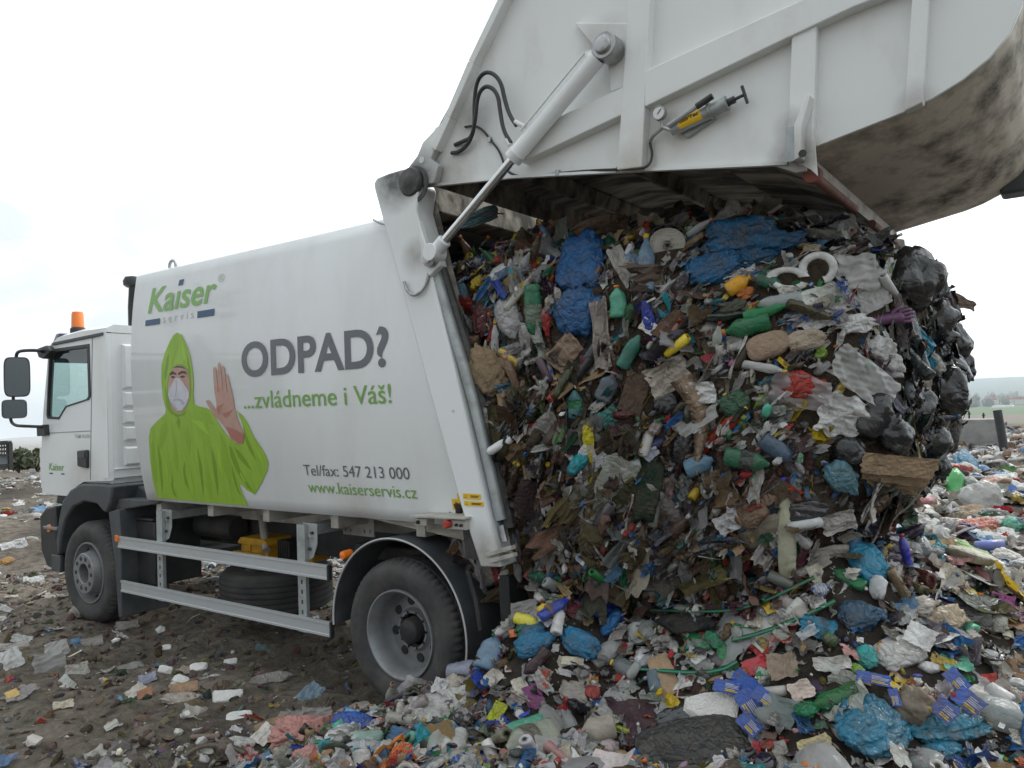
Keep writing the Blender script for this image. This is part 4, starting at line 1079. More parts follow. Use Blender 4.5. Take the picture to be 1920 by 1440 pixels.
def chunk(seed):
    """broken block of foam"""
    r = np.random.default_rng(seed); V, T = ICO[4]; V = V.copy(); V = np.sign(V) * np.abs(V) ** .42
    for _ in range(5):                            # broken-off corners
        d = r.normal(size=3) * (1, 1, .6); d /= np.linalg.norm(d); o = np.maximum(0, V @ d - r.uniform(.75, 1.15)); V -= o[:, None] * d
    V += .05 * np.c_[folds(V, r, 3, 4), folds(V, r, 3, 4), folds(V, r, 3, 4)]
    return V / np.abs(V).max(0), T
def grid(n, m):
    u, v = np.meshgrid(np.linspace(-1, 1, n), np.linspace(-1, 1, m), indexing='ij')
    a = (np.arange(n - 1)[:, None] * m + np.arange(m - 1)[None]).ravel()
    T = np.r_[np.c_[a, a + m, a + m + 1], np.c_[a, a + m + 1, a + 1]]
    return u.ravel(), v.ravel(), T
def sheet(seed, n=14, m=12, amp=.25, freq=1.6, curl=.0, torn=.18, k=4, aniso=None):
    """crumpled or torn sheet"""
    r = np.random.default_rng(seed); u, v, T = grid(n, m)
    e = lambda s: .5 * np.sin(s * r.uniform(2, 5) + r.random() * 6) + .35 * np.sin(s * r.uniform(5, 9) + r.random() * 6)
    x = u * (1 - torn * (.5 + .5 * e(v)) * np.abs(u)); y = v * (1 - torn * (.5 + .5 * e(u)) * np.abs(v))
    x, y = x * np.where(np.abs(v) > .5, 1 - torn * .8 * (np.abs(v) - .5) * r.random(), 1), y
    P = np.c_[x, y, 0 * x]
    z = amp * folds(P, r, freq, k, .9, aniso)
    P[:, 2] = z
    P[:, :2] += .25 * amp * np.c_[folds(P, r, freq * 1.4, 2), folds(P, r, freq * 1.4, 2)]
    if curl:
        ang = P[:, 0] * curl; rad = 1 / curl
        P = np.c_[(rad - P[:, 2]) * np.sin(ang), P[:, 1], rad - (rad - P[:, 2]) * np.cos(ang)]
        P[:, 2] -= P[:, 2].mean()
    return P, T
def bottle(seed, seg=12, crush=.35, fat=1.0, ribs=True):
    """drinks bottle along x, cap end at +1; radius 1 in y,z"""
    r = np.random.default_rng(seed)
    prof_ = [(-1, .0), (-.99, .75), (-.95, .95), (-.80, 1.0), (-.62, .96), (-.55, 1.0), (-.35, .93), (-.2, 1.0), (.0, .97), (.2, 1.0), (.38, .93), (.55, .68), (.70, .42), (.80, .30), (.84, .30), (.84, .34), (.99, .34), (1.0, .0)]
    a = np.linspace(0, 2 * np.pi, seg, endpoint=False)
    P = np.array([[x, q * np.cos(t), q * np.sin(t)] for x, q in prof_ for t in a])
    n = len(prof_); T = []
    for i in range(n - 1):
        for k in range(seg):
            a0, a1 = i * seg + k, i * seg + (k + 1) % seg
            T += [(a0, a0 + seg, a1 + seg), (a0, a1 + seg, a1)]
    T = np.array(T); body = np.clip(1 - np.abs(P[:, 0] + .25) / .85, 0, 1) ** .5
    d = folds(P * [1.2, .5, .5], r, 1.7, 4) * crush * body
    P[:, 2] *= (1 - crush * .8 * body); P[:, 1] *= (1 + crush * .25 * body)
    P[:, 1:] *= (1 + .5 * d)[:, None]
    b = r.uniform(-.25, .25) * crush * 2
    P[:, 1] += b * P[:, 0] ** 2 * .6
    cap = (P[:, 0] > .835)
    return P, T, cap
def can(seed, seg=14, crush=.3):
    r = np.random.default_rng(seed)
    prof_ = [(-1, 0), (-1, .7), (-.96, .82), (-.88, 1), (.88, 1), (.96, .8), (1, .8), (.97, .74), (.97, 0)]
    a = np.linspace(0, 2 * np.pi, seg, endpoint=False)
    P = np.array([[x, q * np.cos(t), q * np.sin(t)] for x, q in prof_ for t in a]); n = len(prof_); T = []
    for i in range(n - 1):
        for k in range(seg):
            a0, a1 = i * seg + k, i * seg + (k + 1) % seg; T += [(a0, a0 + seg, a1 + seg), (a0, a1 + seg, a1)]
    P[:, 1:] *= (1 + crush * folds(P, r, 1.2, 3))[:, None]
    return P, np.array(T)
def strip(seed, n=16, w=.12):
    """a ribbon or band that twists"""
    r = np.random.default_rng(seed); u, v, T = grid(n, 2)
    a, b, c = r.uniform(-1, 1, 3); ph = r.random(3) * 6
    cy = .35 * np.sin(u * 2.2 + ph[0]) * a; cz = .3 * np.sin(u * 2.6 + ph[1]) * b; tw = c * 2 * u + ph[2]
    return np.c_[u, cy + w * v * np.cos(tw), cz + w * v * np.sin(tw)], T
def card(seed, n=8, m=6, bend=.3):
    """stiff card or board with thickness, one or two folds"""
    r = np.random.default_rng(seed); u, v, T = grid(n, m); k = len(u)
    z = bend * (np.abs(u * np.cos(.4) + v * np.sin(.4) - r.uniform(-.5, .5)) * r.choice((-1, 1)) + .3 * np.sin(v * 3 + r.random() * 6)) + .04 * r.normal(size=k)
    ed = 1 - .12 * r.random(k) * (np.maximum(np.abs(u), np.abs(v)) > .98)
    P = np.c_[u * ed, v * ed, z - z.mean()]
    Q = P.copy(); Q[:, 2] -= .05
    bd = [i * m for i in range(n)] + [(n - 1) * m + j for j in range(1, m)] + [i * m + m - 1 for i in range(n - 2, -1, -1)] + [j for j in range(m - 2, 0, -1)]
    S = []
    for a, b in zip(bd, bd[1:] + bd[:1]): S += [(a, a + k, b + k), (a, b + k, b)]
    return np.r_[P, Q], np.r_[T, T[:, ::-1] + k, np.array(S)]

# --- rubbish materials: the colour of each piece comes from its attribute, soil and juice smear over it
def rub(name, rough, clear=0.0, transl=0.0, dirtamt=.6, coat=0.0, spec=.5, dlo=.42, dhi=.68, crease=.6, crs=16):
    m = bpy.data.materials.new(name); m.use_nodes = True; t = m.node_tree; b = t.nodes['Principled BSDF']
    a = t.nodes.new('ShaderNodeAttribute'); a.attribute_name = 'Col'
    co = t.nodes.new('ShaderNodeTexCoord')
    n = t.nodes.new('ShaderNodeTexNoise'); n.inputs['Scale'].default_value = 13; n.inputs['Detail'].default_value = 7; n.inputs['Roughness'].default_value = .68
    t.links.new(co.outputs['Object'], n.inputs['Vector'])
    r = t.nodes.new('ShaderNodeMapRange'); r.inputs['From Min'].default_value = dlo; r.inputs['From Max'].default_value = dhi; r.inputs['To Max'].default_value = dirtamt
    t.links.new(n.outputs['Fac'], r.inputs['Value'])
    n2 = t.nodes.new('ShaderNodeTexNoise'); n2.inputs['Scale'].default_value = 2.6; n2.inputs['Detail'].default_value = 3
    t.links.new(co.outputs['Object'], n2.inputs['Vector'])
    r2 = t.nodes.new('ShaderNodeMapRange'); r2.inputs['From Min'].default_value = .35; r2.inputs['From Max'].default_value = .65; r2.inputs['To Min'].default_value = .45; r2.inputs['To Max'].default_value = 1.25
    t.links.new(n2.outputs['Fac'], r2.inputs['Value'])
    mm_ = t.nodes.new('ShaderNodeMath'); mm_.operation = 'MULTIPLY'; mm_.use_clamp = True; t.links.new(r.outputs['Result'], mm_.inputs[0]); t.links.new(r2.outputs['Result'], mm_.inputs[1])
    # printed packaging: cells and bars of a second colour on the pieces that carry print
    vo = t.nodes.new('ShaderNodeTexVoronoi'); vo.inputs['Scale'].default_value = 38; vo.distance = 'CHEBYCHEV'; t.links.new(co.outputs['Object'], vo.inputs['Vector'])
    wv = t.nodes.new('ShaderNodeTexWave'); wv.inputs['Scale'].default_value = 55; wv.inputs['Distortion'].default_value = 3; t.links.new(co.outputs['Object'], wv.inputs['Vector'])
    sp = t.nodes.new('ShaderNodeSeparateColor'); t.links.new(vo.outputs['Color'], sp.inputs[0])
    g1 = t.nodes.new('ShaderNodeMath'); g1.operation = 'GREATER_THAN'; g1.inputs[1].default_value = .55; t.links.new(sp.outputs[0], g1.inputs[0])
    g2 = t.nodes.new('ShaderNodeMath'); g2.operation = 'GREATER_THAN'; g2.inputs[1].default_value = .62; t.links.new(wv.outputs['Fac'], g2.inputs[0])
    g3 = t.nodes.new('ShaderNodeMath'); g3.operation = 'MAXIMUM'; t.links.new(g1.outputs[0], g3.inputs[0]); t.links.new(g2.outputs[0], g3.inputs[1])
    on = t.nodes.new('ShaderNodeMath'); on.operation = 'GREATER_THAN'; on.inputs[1].default_value = .84 if name in ('plastic_film', 'paper_and_card', 'hard_plastic') else 2.0; t.links.new(a.outputs['Alpha'], on.inputs[0])
    g4 = t.nodes.new('ShaderNodeMath'); g4.operation = 'MULTIPLY'; t.links.new(g3.outputs[0], g4.inputs[0]); t.links.new(on.outputs[0], g4.inputs[1])
    hm_ = t.nodes.new('ShaderNodeMath'); hm_.operation = 'MULTIPLY'; hm_.inputs[1].default_value = 39.7; t.links.new(a.outputs['Alpha'], hm_.inputs[0])
    hf = t.nodes.new('ShaderNodeMath'); hf.operation = 'FRACT'; t.links.new(hm_.outputs[0], hf.inputs[0])
    cr_ = t.nodes.new('ShaderNodeValToRGB'); cr_.color_ramp.interpolation = 'CONSTANT'; el = cr_.color_ramp.elements
    el[0].color = (.5, .49, .46, 1); el[1].position = .34; el[1].color = (.42, .05, .04, 1)
    for p_, c_ in ((.48, (.04, .10, .32, 1)), (.62, (.55, .38, .04, 1)), (.72, (.04, .20, .08, 1)), (.82, (.05, .05, .06, 1)), (.92, (.45, .20, .04, 1))):
        q_ = el.new(p_); q_.color = c_
    t.links.new(hf.outputs[0], cr_.inputs['Fac'])
    px_ = t.nodes.new('ShaderNodeMix'); px_.data_type = 'RGBA'; t.links.new(g4.outputs[0], px_.inputs[0]); t.links.new(a.outputs['Color'], px_.inputs[6]); t.links.new(cr_.outputs['Color'], px_.inputs[7])
    x = t.nodes.new('ShaderNodeMix'); x.data_type = 'RGBA'; x.inputs[7].default_value = (.115, .088, .062, 1)
    t.links.new(mm_.outputs[0], x.inputs[0]); t.links.new(px_.outputs[2], x.inputs[6]); t.links.new(x.outputs[2], b.inputs['Base Color'])
    # creases too fine to model: a net of sharp folds over small dimples
    wn = t.nodes.new('ShaderNodeTexNoise'); wn.inputs['Scale'].default_value = 7; wn.inputs['Detail'].default_value = 3; t.links.new(co.outputs['Object'], wn.inputs['Vector'])
    wa = t.nodes.new('ShaderNodeVectorMath'); wa.operation = 'MULTIPLY_ADD'; wa.inputs[1].default_value = (.22, .22, .22); t.links.new(wn.outputs['Color'], wa.inputs[0]); t.links.new(co.outputs['Object'], wa.inputs[2])
    ve = t.nodes.new('ShaderNodeTexVoronoi'); ve.feature = 'DISTANCE_TO_EDGE'; ve.inputs['Scale'].default_value = crs; t.links.new(wa.outputs[0], ve.inputs['Vector'])
    pw = t.nodes.new('ShaderNodeMath'); pw.operation = 'POWER'; pw.inputs[1].default_value = .6; t.links.new(ve.outputs['Distance'], pw.inputs[0])
    fn = t.nodes.new('ShaderNodeTexNoise'); fn.inputs['Scale'].default_value = crs * 2.2; fn.inputs['Detail'].default_value = 5; t.links.new(wa.outputs[0], fn.inputs['Vector'])
    ad = t.nodes.new('ShaderNodeMath'); ad.operation = 'ADD'; t.links.new(pw.outputs[0], ad.inputs[0]); t.links.new(fn.outputs['Fac'], ad.inputs[1])
    bp_ = t.nodes.new('ShaderNodeBump'); bp_.inputs['Strength'].default_value = crease; bp_.inputs['Distance'].default_value = .03
    t.links.new(ad.outputs[0], bp_.inputs['Height']); t.links.new(bp_.outputs['Normal'], b.inputs['Normal'])
    b.inputs['Roughness'].default_value = rough; b.inputs['Specular IOR Level'].default_value = spec; b.inputs['Coat Weight'].default_value = coat
    last = b.outputs[0]
    if transl:
        tl = t.nodes.new('ShaderNodeBsdfTranslucent'); t.links.new(x.outputs[2], tl.inputs['Color'])
        mx = t.nodes.new('ShaderNodeMixShader'); mx.inputs[0].default_value = transl
        t.links.new(last, mx.inputs[1]); t.links.new(tl.outputs[0], mx.inputs[2]); last = mx.outputs[0]
    if clear:
        tr = t.nodes.new('ShaderNodeBsdfTransparent')
        lw = t.nodes.new('ShaderNodeLayerWeight'); lw.inputs['Blend'].default_value = .35
        mr = t.nodes.new('ShaderNodeMapRange'); mr.inputs['To Min'].default_value = 1 - clear; mr.inputs['To Max'].default_value = min(1, 1.25 - clear)
        t.links.new(lw.outputs['Facing'], mr.inputs['Value'])
        tint = t.nodes.new('ShaderNodeMix'); tint.data_type = 'RGBA'; tint.inputs[0].default_value = .5; tint.inputs[6].default_value = (1, 1, 1, 1)
        t.links.new(a.outputs['Color'], tint.inputs[7]); t.links.new(tint.outputs[2], tr.inputs[0])
        mx = t.nodes.new('ShaderNodeMixShader'); t.links.new(mr.outputs['Result'], mx.inputs[0])
        t.links.new(tr.outputs[0], mx.inputs[1]); t.links.new(last, mx.inputs[2]); last = mx.outputs[0]
    t.links.new(last, t.nodes['Material Output'].inputs['Surface'])
    return m
R_ = dict(film=rub('plastic_film', .30, transl=.25, dirtamt=.65), matte=rub('paper_and_card', .85, dirtamt=.7, spec=.25, crease=.4), clear=rub('clear_film', .25, clear=.34, transl=.35, dirtamt=.30, crease=.35, crs=9),
          gloss=rub('wet_black_film', .22, dirtamt=.15, spec=.65, crease=.3, crs=7), pet=rub('bottle_plastic', .14, clear=.35, dirtamt=.45, spec=.6, crease=.25), hard=rub('hard_plastic', .38, dirtamt=.55, crease=.12), soil=rub('soil', .95, dirtamt=.5, spec=.15),
          foam=rub('foam', .9, dirtamt=.28, spec=.2, dlo=.5, dhi=.75, crease=.5, crs=45))
RL = list(R_.values()); RI = {k: i for i, k in enumerate(R_)}

WHITE = (.62, .62, .60); OFF = (.46, .44, .40); GREY = (.30, .30, .29); DGREY = (.12, .12, .12); BLACK = (.016, .017, .018); KRAFT = (.30, .20, .115); BROWN = (.105, .068, .042); DBROWN = (.062, .046, .034)
MUD = (.12, .092, .068); BLUE = (.02, .13, .34); ROYAL = (.025, .055, .36); SKY = (.16, .33, .52); TEAL = (.02, .30, .36); GREEN = (.02, .17, .065); LIME = (.25, .45, .06); RED = (.44, .035, .035); MAROON = (.11, .018, .028)
YELLOW = (.66, .46, .03); ORANGE = (.66, .19, .03); PINK = (.62, .32, .30); PURPLE = (.14, .06, .14); CREAM = (.54, .49, .38); MINT = (.12, .45, .30)

# fill protos: (kind, vertices, triangles, smooth)
PROTO = []
for s in range(7): PROTO.append(('lump', *lump(100 + s, 2, .5, 2.0, 4), True))
for s in range(3): PROTO.append(('lump', *lump(120 + s, 3, .4, 2.4, 5), True))
for s in range(9): PROTO.append(('sheet', *sheet(200 + s, 10, 9, .30, 1.5, curl=(s % 3) * .55, torn=.3), s % 2 == 0))
for s in range(4): PROTO.append(('sheet', *sheet(230 + s, 9, 9, .5, 1.9, curl=.9, torn=.35), False))
for s in range(4): PROTO.append(('card', *card(260 + s, 6, 5, .3), False))
for s in range(4):
    P_, T_, c_ = bottle(280 + s, 9, .5); PROTO.append(('bottle', P_, T_, True))
for s in range(3): PROTO.append(('can', *can(290 + s, 10), True))
for s in range(5): PROTO.append(('strip', *strip(300 + s), True))
for s in range(4): PROTO.append(('bit', *lump(320 + s, 1, .6, 2, 3), False))
PK = {}
for i, p in enumerate(PROTO): PK.setdefault(p[0], []).append(i)

def rotmats(axis_n, spin, r, tilt, flow=None):
    """frames whose z is near the surface normal"""
    n = axis_n + r.normal(size=axis_n.shape) * tilt; n /= np.linalg.norm(n, axis=1)[:, None]
    ref = np.where(np.abs(n[:, 2:3]) < .9, np.array([[0, 0, 1.]]), np.array([[1., 0, 0]]))
    if flow is not None:
        a = flow - n * (flow * n).sum(1)[:, None]; a /= np.linalg.norm(a, axis=1)[:, None] + 1e-9; spin = r.normal(size=len(n)) * .5
    else:
        a = np.cross(ref, n); a /= np.linalg.norm(a, axis=1)[:, None]
    b = np.cross(n, a)
    c, s = np.cos(spin)[:, None], np.sin(spin)[:, None]
    return np.stack([a * c + b * s, -a * s + b * c, n], axis=2)
class Fill:
    def __init__(s): s.V = []; s.T = []; s.C = []; s.M = []; s.S = []; s.n = 0
    def put(s, pi, pos, R, scale, col, mi):
        """many copies of proto pi"""
        k, P, T, sm = PROTO[pi]; n = len(pos)
        if n == 0: return
        W = np.einsum('nij,vj->nvi', R, P) if False else np.einsum('nij,nvj->nvi', R, P[None] * scale[:, None, :]) + pos[:, None, :]
        s.V.append(W.reshape(-1, 3)); s.T.append((T[None] + (np.arange(n) * len(P))[:, None, None]).reshape(-1, 3) + s.n)
        col = np.c_[col, np.random.default_rng(s.n + 5).random(n) * (scale[:, 0] < .11)]; cc = np.repeat(col[:, None, :], len(P), axis=1)
        if k == 'bottle':
            cap = P[:, 0] > .835
            caps = np.array((RED, BLUE, GREEN, WHITE, YELLOW, ORANGE, PINK))[np.random.default_rng(s.n).integers(0, 7, n)]
            cc[:, cap, :3] = caps[:, None, :]; cc[:, :, 3] = 0
        s.C.append(cc.reshape(-1, 4)); s.M.append(np.repeat(mi, len(T))); s.S.append(np.full(n * len(T), sm)); s.n += n * len(P)
    def build(s, name, parent=None):
        me = mesh_np(name, np.concatenate(s.V), np.concatenate(s.T), RL, np.concatenate(s.M), np.concatenate(s.C), np.concatenate(s.S))
        return add_obj(name, me, parent)

# --- the pressed load: a loaf-shaped mass still half in the body
def load_surface(n=150, m=190):
    V, T = ICO[5]; V = V.copy()
    e = np.array((4.2, 4.0, 4.2))
    q = (np.abs(V) ** e[None]).sum(1) ** (-1 / 4.1)
    P = V * q[:, None]
    x = 1.42 + 1.62 * P[:, 0]; y = 1.24 + 1.10 * P[:, 1]; z = 1.93 + 1.21 * P[:, 2] + .10 * sstep(.6, -.2, x)
    z = np.where(z > 2.5, z - .30 * np.clip(x - 1.7, 0, 2) * (z - 2.5) - .10 * sstep(.6, .0, y) * sstep(2.6, 3.1, z), z)
    x = x + .17 * np.clip((y - .9) / 1.4, -1, 1) * sstep(1.6, 2.9, x) * sstep(1.3, 2.3, z) - .28 * sstep(1.7, .95, z) * sstep(1.5, 2.8, x)
    y = y - .10 * np.exp(-((x - 1.7) / .9) ** 2 - ((z - 2.2) / .6) ** 2)
    P = np.c_[x, y, z]
    d = .055 * waves3(P, 11, 2.0, 6) + .035 * waves3(P, 12, 6, 10) + .02 * waves3(P, 13, 16, 12)
    nn = V / np.linalg.norm(V, axis=1)[:, None]
    return P + nn * d[:, None], T
def waves3(P, seed, f, n):
    r = np.random.default_rng(seed); o = 0
    for i in range(n):
        k = r.normal(size=3); k = k / np.linalg.norm(k) * f * r.uniform(.6, 1.6); o = o + np.sin(P @ k + r.random() * 6 + .8 * np.sin(P @ (r.normal(size=3) * f * .5)))
    return o / math.sqrt(n)
# ------------------------------------------------------------------ the load
LV, LT = load_surface()
lc = np.tile(np.array(DBROWN), (len(LV), 1)) * (.6 + .5 * rng.random((len(LV), 1)))
load = empty('rubbish_load', (1.6, 1.2, 1.0))
tag(load, 'big block of pressed mixed rubbish sliding out of the back of the truck', 'rubbish load')
load['kind'] = 'stuff'
core = add_obj('core', mesh_np('core', LV, LT, [R_['soil']], col=lc), load)
bvL = BVHTree.FromPolygons([Vector(v) for v in LV], [tuple(t) for t in LT])

# ------------------------------------------------------------------ the pieces of rubbish one can tell apart
def surf_hit(px, py):
    """first rubbish or ground surface along the view of a photo pixel: point and normal"""
    d = ray(px, py); best = 1e9
    hit = bvL.ray_cast(Vector(CAM), Vector(d)); P = N_ = None
    if hit[0] is not None: best = hit[3]; P = np.array(hit[0]); N_ = np.array(hit[1])
    t = np.concatenate([np.linspace(1.2, 9, 500), np.linspace(9.05, 45, 500)])
    q = CAM + t[:, None] * d; g = q[:, 2] - H(q[:, 0], q[:, 1]); k = np.where(g < 0)[0]
    if len(k) and k[0] > 0:
        a, b = g[k[0] - 1], g[k[0]]; tt = t[k[0] - 1] + (t[k[0]] - t[k[0] - 1]) * a / (a - b)
        if tt < best:
            P = CAM + tt * d; x, y = P[:1], P[1:2]; e = .05
            N_ = np.array([float((H(x - e, y) - H(x + e, y))[0] / (2 * e)) * .7, float((H(x, y - e) - H(x, y + e))[0] / (2 * e)) * .7, 1.0]); best = tt
    if hit[0] is None and (P is None or best > 8) and py < 900 and px > 850 and (px < 1790 or py < 720):
        # just past the outline of the load: take the nearest point of it
        cand = [bvL.find_nearest(Vector(CAM + d * s_)) for s_ in np.linspace(3.0, 7.0, 60)]
        j = min(range(60), key=lambda q: cand[q][3])
        if cand[j][3] < .5: best = np.linspace(3.0, 7.0, 60)[j]; P = CAM + d * best; N_ = np.array(cand[j][1])
    if P is None: P = CAM + d * 5; N_ = -d; best = 5.0
    N_ = N_ / np.linalg.norm(N_)
    if N_ @ d > 0: N_ = -N_
    return P, N_, best
def hitload_(P): return bvL.find_nearest(Vector(P))[3] < .03
def frame_at(x1, y1, x2, y2, w, face=.45, lift=0.0):
    """frame on the surface: x from the first pixel to the second, z away from the surface; half sizes"""
    P, N_, t = surf_hit((x1 + x2) / 2, (y1 + y2) / 2)
    d = ray((x1 + x2) / 2, (y1 + y2) / 2)
    n = N_ * (1 - face) - d * face; n /= np.linalg.norm(n)
    if n @ d > -.45: n = n - d * (.45 + n @ d); n /= np.linalg.norm(n)
    def onp(px, py): q = ray(px, py); return CAM + q * ((P - CAM) @ n) / (q @ n)
    a, b = onp(x1, y1), onp(x2, y2); ax = b - a; L = np.linalg.norm(ax); ax /= L
    # half width: measured square to the axis in the picture
    vx, vy = x2 - x1, y2 - y1; l = math.hypot(vx, vy); ox, oy = -vy / l * w / 2, vx / l * w / 2
    c1, c2 = onp((x1 + x2) / 2 + ox, (y1 + y2) / 2 + oy), onp((x1 + x2) / 2 - ox, (y1 + y2) / 2 - oy)
    ay = np.cross(n, ax); hw = abs((c1 - c2) @ ay) / 2
    hw = max(hw, w / 2 / F_PX * t * .7)
    return (a + b) / 2 + n * (lift + (.022 if hitload_(P) else .008)), np.stack([ax, ay, n], 1), L / 2, hw
_hs = [0]; FOOT = []
def hero_mesh(name, P, T, col, mt, c, R, parent=None, smooth=True):
    W = P @ R.T + c
    cc = np.asarray(col, float); cc = np.tile(cc, (len(W), 1)) if cc.ndim == 1 else cc
    return add_obj(name, mesh_np(name, W, T, [R_[mt]], None, cc, smooth), parent)
def hero(kind, x1, y1, x2, y2, w, col, mt, name, cat, label, group=None, **k):
    _hs[0] += 1; seed = k.get('seed', 1000 + _hs[0] * 7)
    c, R, L, hw = frame_at(x1, y1, x2, y2, w, k.get('face', .45))
    FOOT.append((c, R, L, hw)); n = R[:, 2]; r = np.random.default_rng(seed); th = k.get('th', .5)
    if kind == 'bag':
        P, T = lump(seed, k.get('sub', 4), k.get('depth', .40), k.get('freq', 2.4), 8, k.get('aniso', (1, 2.2, 1)))
        if k.get('taper'): P[:, 1:] *= (1 - k['taper'] * .5 * (P[:, :1] + 1) / 1)
        P = P * (L * 1.06, hw * 1.08, hw * th); o = hero_mesh(name, P, T, col, mt, c + n * hw * th * k.get('up', .45), R)
    elif kind == 'sheet':
        P, T = sheet(seed, k.get('n', 34), k.get('m', 28), k.get('amp', .22), k.get('freq', 1.5), k.get('curl', .35), k.get('torn', .16), 6, k.get('aniso', (.75, 1.3, 1) if mt in ('clear', 'film') else None))
        P = P * (L, hw, (L + hw) / 2 * k.get('zz', .8)); o = hero_mesh(name, P, T, col, mt, c + n * (hw * .35 + .01), R, smooth=k.get('smooth', True))
    elif kind == 'card':
        P, T = card(seed, 12, 9, k.get('bend', .16)); P = P * (L, hw, min(L, hw) * .6); o = hero_mesh(name, P, T, col, mt, c + n * (hw * .25 + k.get('lift', .012)), R, smooth=False)
        if k.get('lines'):                        # rows of small print, too small to read
            P, T = card(seed, 12, 9, k.get('bend', .16)); top = P[:108].reshape(12, 9, 3) * (L, hw, min(L, hw) * .6)
            def sp_(u, v): return top[min(11, max(0, int(round((u + 1) * 5.5)))), min(8, max(0, int(round((v + 1) * 4))))][2]
            Vv = []; Tt = []; cc = []
            for q, (v0, u0, u1, cl_) in enumerate(((-.62, -.1, .8, YELLOW), (-.40, -.1, .62, YELLOW), (-.12, -.1, .85, WHITE), (.06, -.1, .80, WHITE), (.24, -.1, .86, WHITE), (.42, -.1, .5, WHITE))):
                hh = .06 if q < 2 else .03
                for (u, v) in ((u0, v0 - hh), (u1, v0 - hh), (u1, v0 + hh), (u0, v0 + hh)): Vv.append((u * L, v * hw, sp_(u, v) + .006)); cc.append(cl_)
                Tt += [(4 * q, 4 * q + 1, 4 * q + 2), (4 * q, 4 * q + 2, 4 * q + 3)]
            hero_mesh('print', np.array(Vv), np.array(Tt), np.array(cc), 'matte', c + n * (hw * .25 + k.get('lift', .012)), R, o)
    elif kind == 'foam':
        P, T = chunk(seed); P = P * (L, hw, hw * th); o = hero_mesh(name, P, T, col, mt, c + n * hw * th * .6, R, smooth=False)
    elif kind == 'bottle':
        fl = -1 if k.get('flip') else 1
        if fl < 0: R = np.stack([-R[:, 0], -R[:, 1], R[:, 2]], 1)
        P, T, cap = bottle(seed, 18, k.get('crush', .3)); P = P * (L, hw, hw * .85)
        o = empty(name, tuple(c)); cz = c + n * hw * .55
        tcap = cap[T].all(1); tb = ~tcap
        hero_mesh('shell', P, T[tb], col, mt, cz, R, o)
        capc = k.get('cap')
        if capc: 
            Q = P.copy(); Q[:, 1:] *= 1.12; Q[:, 0] += L * .01
            hero_mesh('cap', Q, T[(P[T][:, :, 0] > .80 * L).all(1)], capc, 'hard', cz, R, o)
        lc_ = k.get('lab')
        if lc_:
            Q = P.copy(); Q[:, 1:] *= 1.035; sel = ((P[T][:, :, 0] > -.36 * L) & (P[T][:, :, 0] < .21 * L)).all(1)
            lo = hero_mesh('label', Q, T[sel], lc_, 'film', cz, R, o)
    elif kind == 'can':
        P, T = can(seed, 20, k.get('crush', .2)); P = P * (L, hw, hw * .9); o = hero_mesh(name, P, T, col, mt, c + n * hw * .6, R)
    tag(o, label, cat, group)
    return o
def strap(px, w, col, mt, name, cat, label, lift=.03, w_end=None, taut=True):
    """band laid through photo points on the surface, turned to face outward"""
    pts = []; nn = []
    for a, b in px:
        P, N_, t = surf_hit(a, b); pts.append(P + N_ * lift); nn.append(N_)
    pts = np.array(pts); k = 6
    for _ in range(2):
        pts[1:-1] = .25 * pts[:-2] + .5 * pts[1:-1] + .25 * pts[2:]
    tt = np.linspace(0, len(pts) - 1, (len(pts) - 1) * k + 1); fine = np.stack([np.interp(tt, range(len(pts)), pts[:, i]) for i in range(3)], 1)
    for _ in range(3): fine[1:-1] = .25 * fine[:-2] + .5 * fine[1:-1] + .25 * fine[2:]
    n = len(fine); Vv = []; T = []; ws = np.linspace(w, w_end if w_end is not None else w, n)
    for i in range(n):
        d = fine[min(i + 1, n - 1)] - fine[max(i - 1, 0)]; d /= np.linalg.norm(d); v = CAM - fine[i]; v /= np.linalg.norm(v)
        v = v * .6 + np.array((0, 0, .6)); s = np.cross(d, v); s /= np.linalg.norm(s)
        q = np.cross(s, d); wd = ws[i] / F_PX * np.linalg.norm(fine[i] - CAM) / 2
        Vv += [fine[i] - s * wd, fine[i] + q * wd * .15, fine[i] + s * wd, fine[i] - q * wd * .12]
    for i in range(n - 1):
        for j in range(4):
            a, b = i * 4 + j, i * 4 + (j + 1) % 4; T += [(a, b, b + 4), (a, b + 4, a + 4)]
    o = add_obj(name, mesh_np(name, Vv, T, [R_[mt]], None, np.tile(np.array(col), (len(Vv), 1)), True)); tag(o, label, cat); return o

BAGS, BOT, BLK, FOAM, LEAF = 'bags pressed into the load', 'drinks bottles among the rubbish', 'black bags at the end of the load', 'white foam pieces on the soil', 'blue printed leaflets'
B, S_, K_ = 'bag', 'sheet', 'card'
# --- on the face of the load
hero(B, 1097, 440, 1088, 560, 88, BLUE, 'film', 'blue_bag', 'bag', 'upright blue plastic bag below the brown sack with the red hem', BAGS, th=.4)
hero(B, 1120, 530, 1072, 634, 92, (.022, .12, .30), 'film', 'blue_bag', 'bag', 'dirty blue plastic bag smeared with red, under the upright blue bag', BAGS, th=.35)
hero(B, 1300, 468, 1512, 462, 96, (.02, .13, .27), 'film', 'blue_bag', 'bag', 'largest blue bag, bulging from the load right under the tailgate lip', BAGS, th=.55, sub=5, face=.6)
hero(B, 1284, 528, 1390, 486, 58, (.02, .15, .33), 'film', 'blue_bag', 'bag', 'torn blue bag spilling tan paper, right of the white bucket', BAGS, th=.4)
hero(S_, 1325, 502, 1362, 492, 22, KRAFT, 'matte', 'torn_paper', 'paper', 'scrap of tan paper showing through the torn blue bag')
hero(B, 1068, 440, 1185, 408, 50, (.16, .11, .08), 'matte', 'brown_sack', 'sack', 'brown sack with a red hem at the top of the load', th=.4)
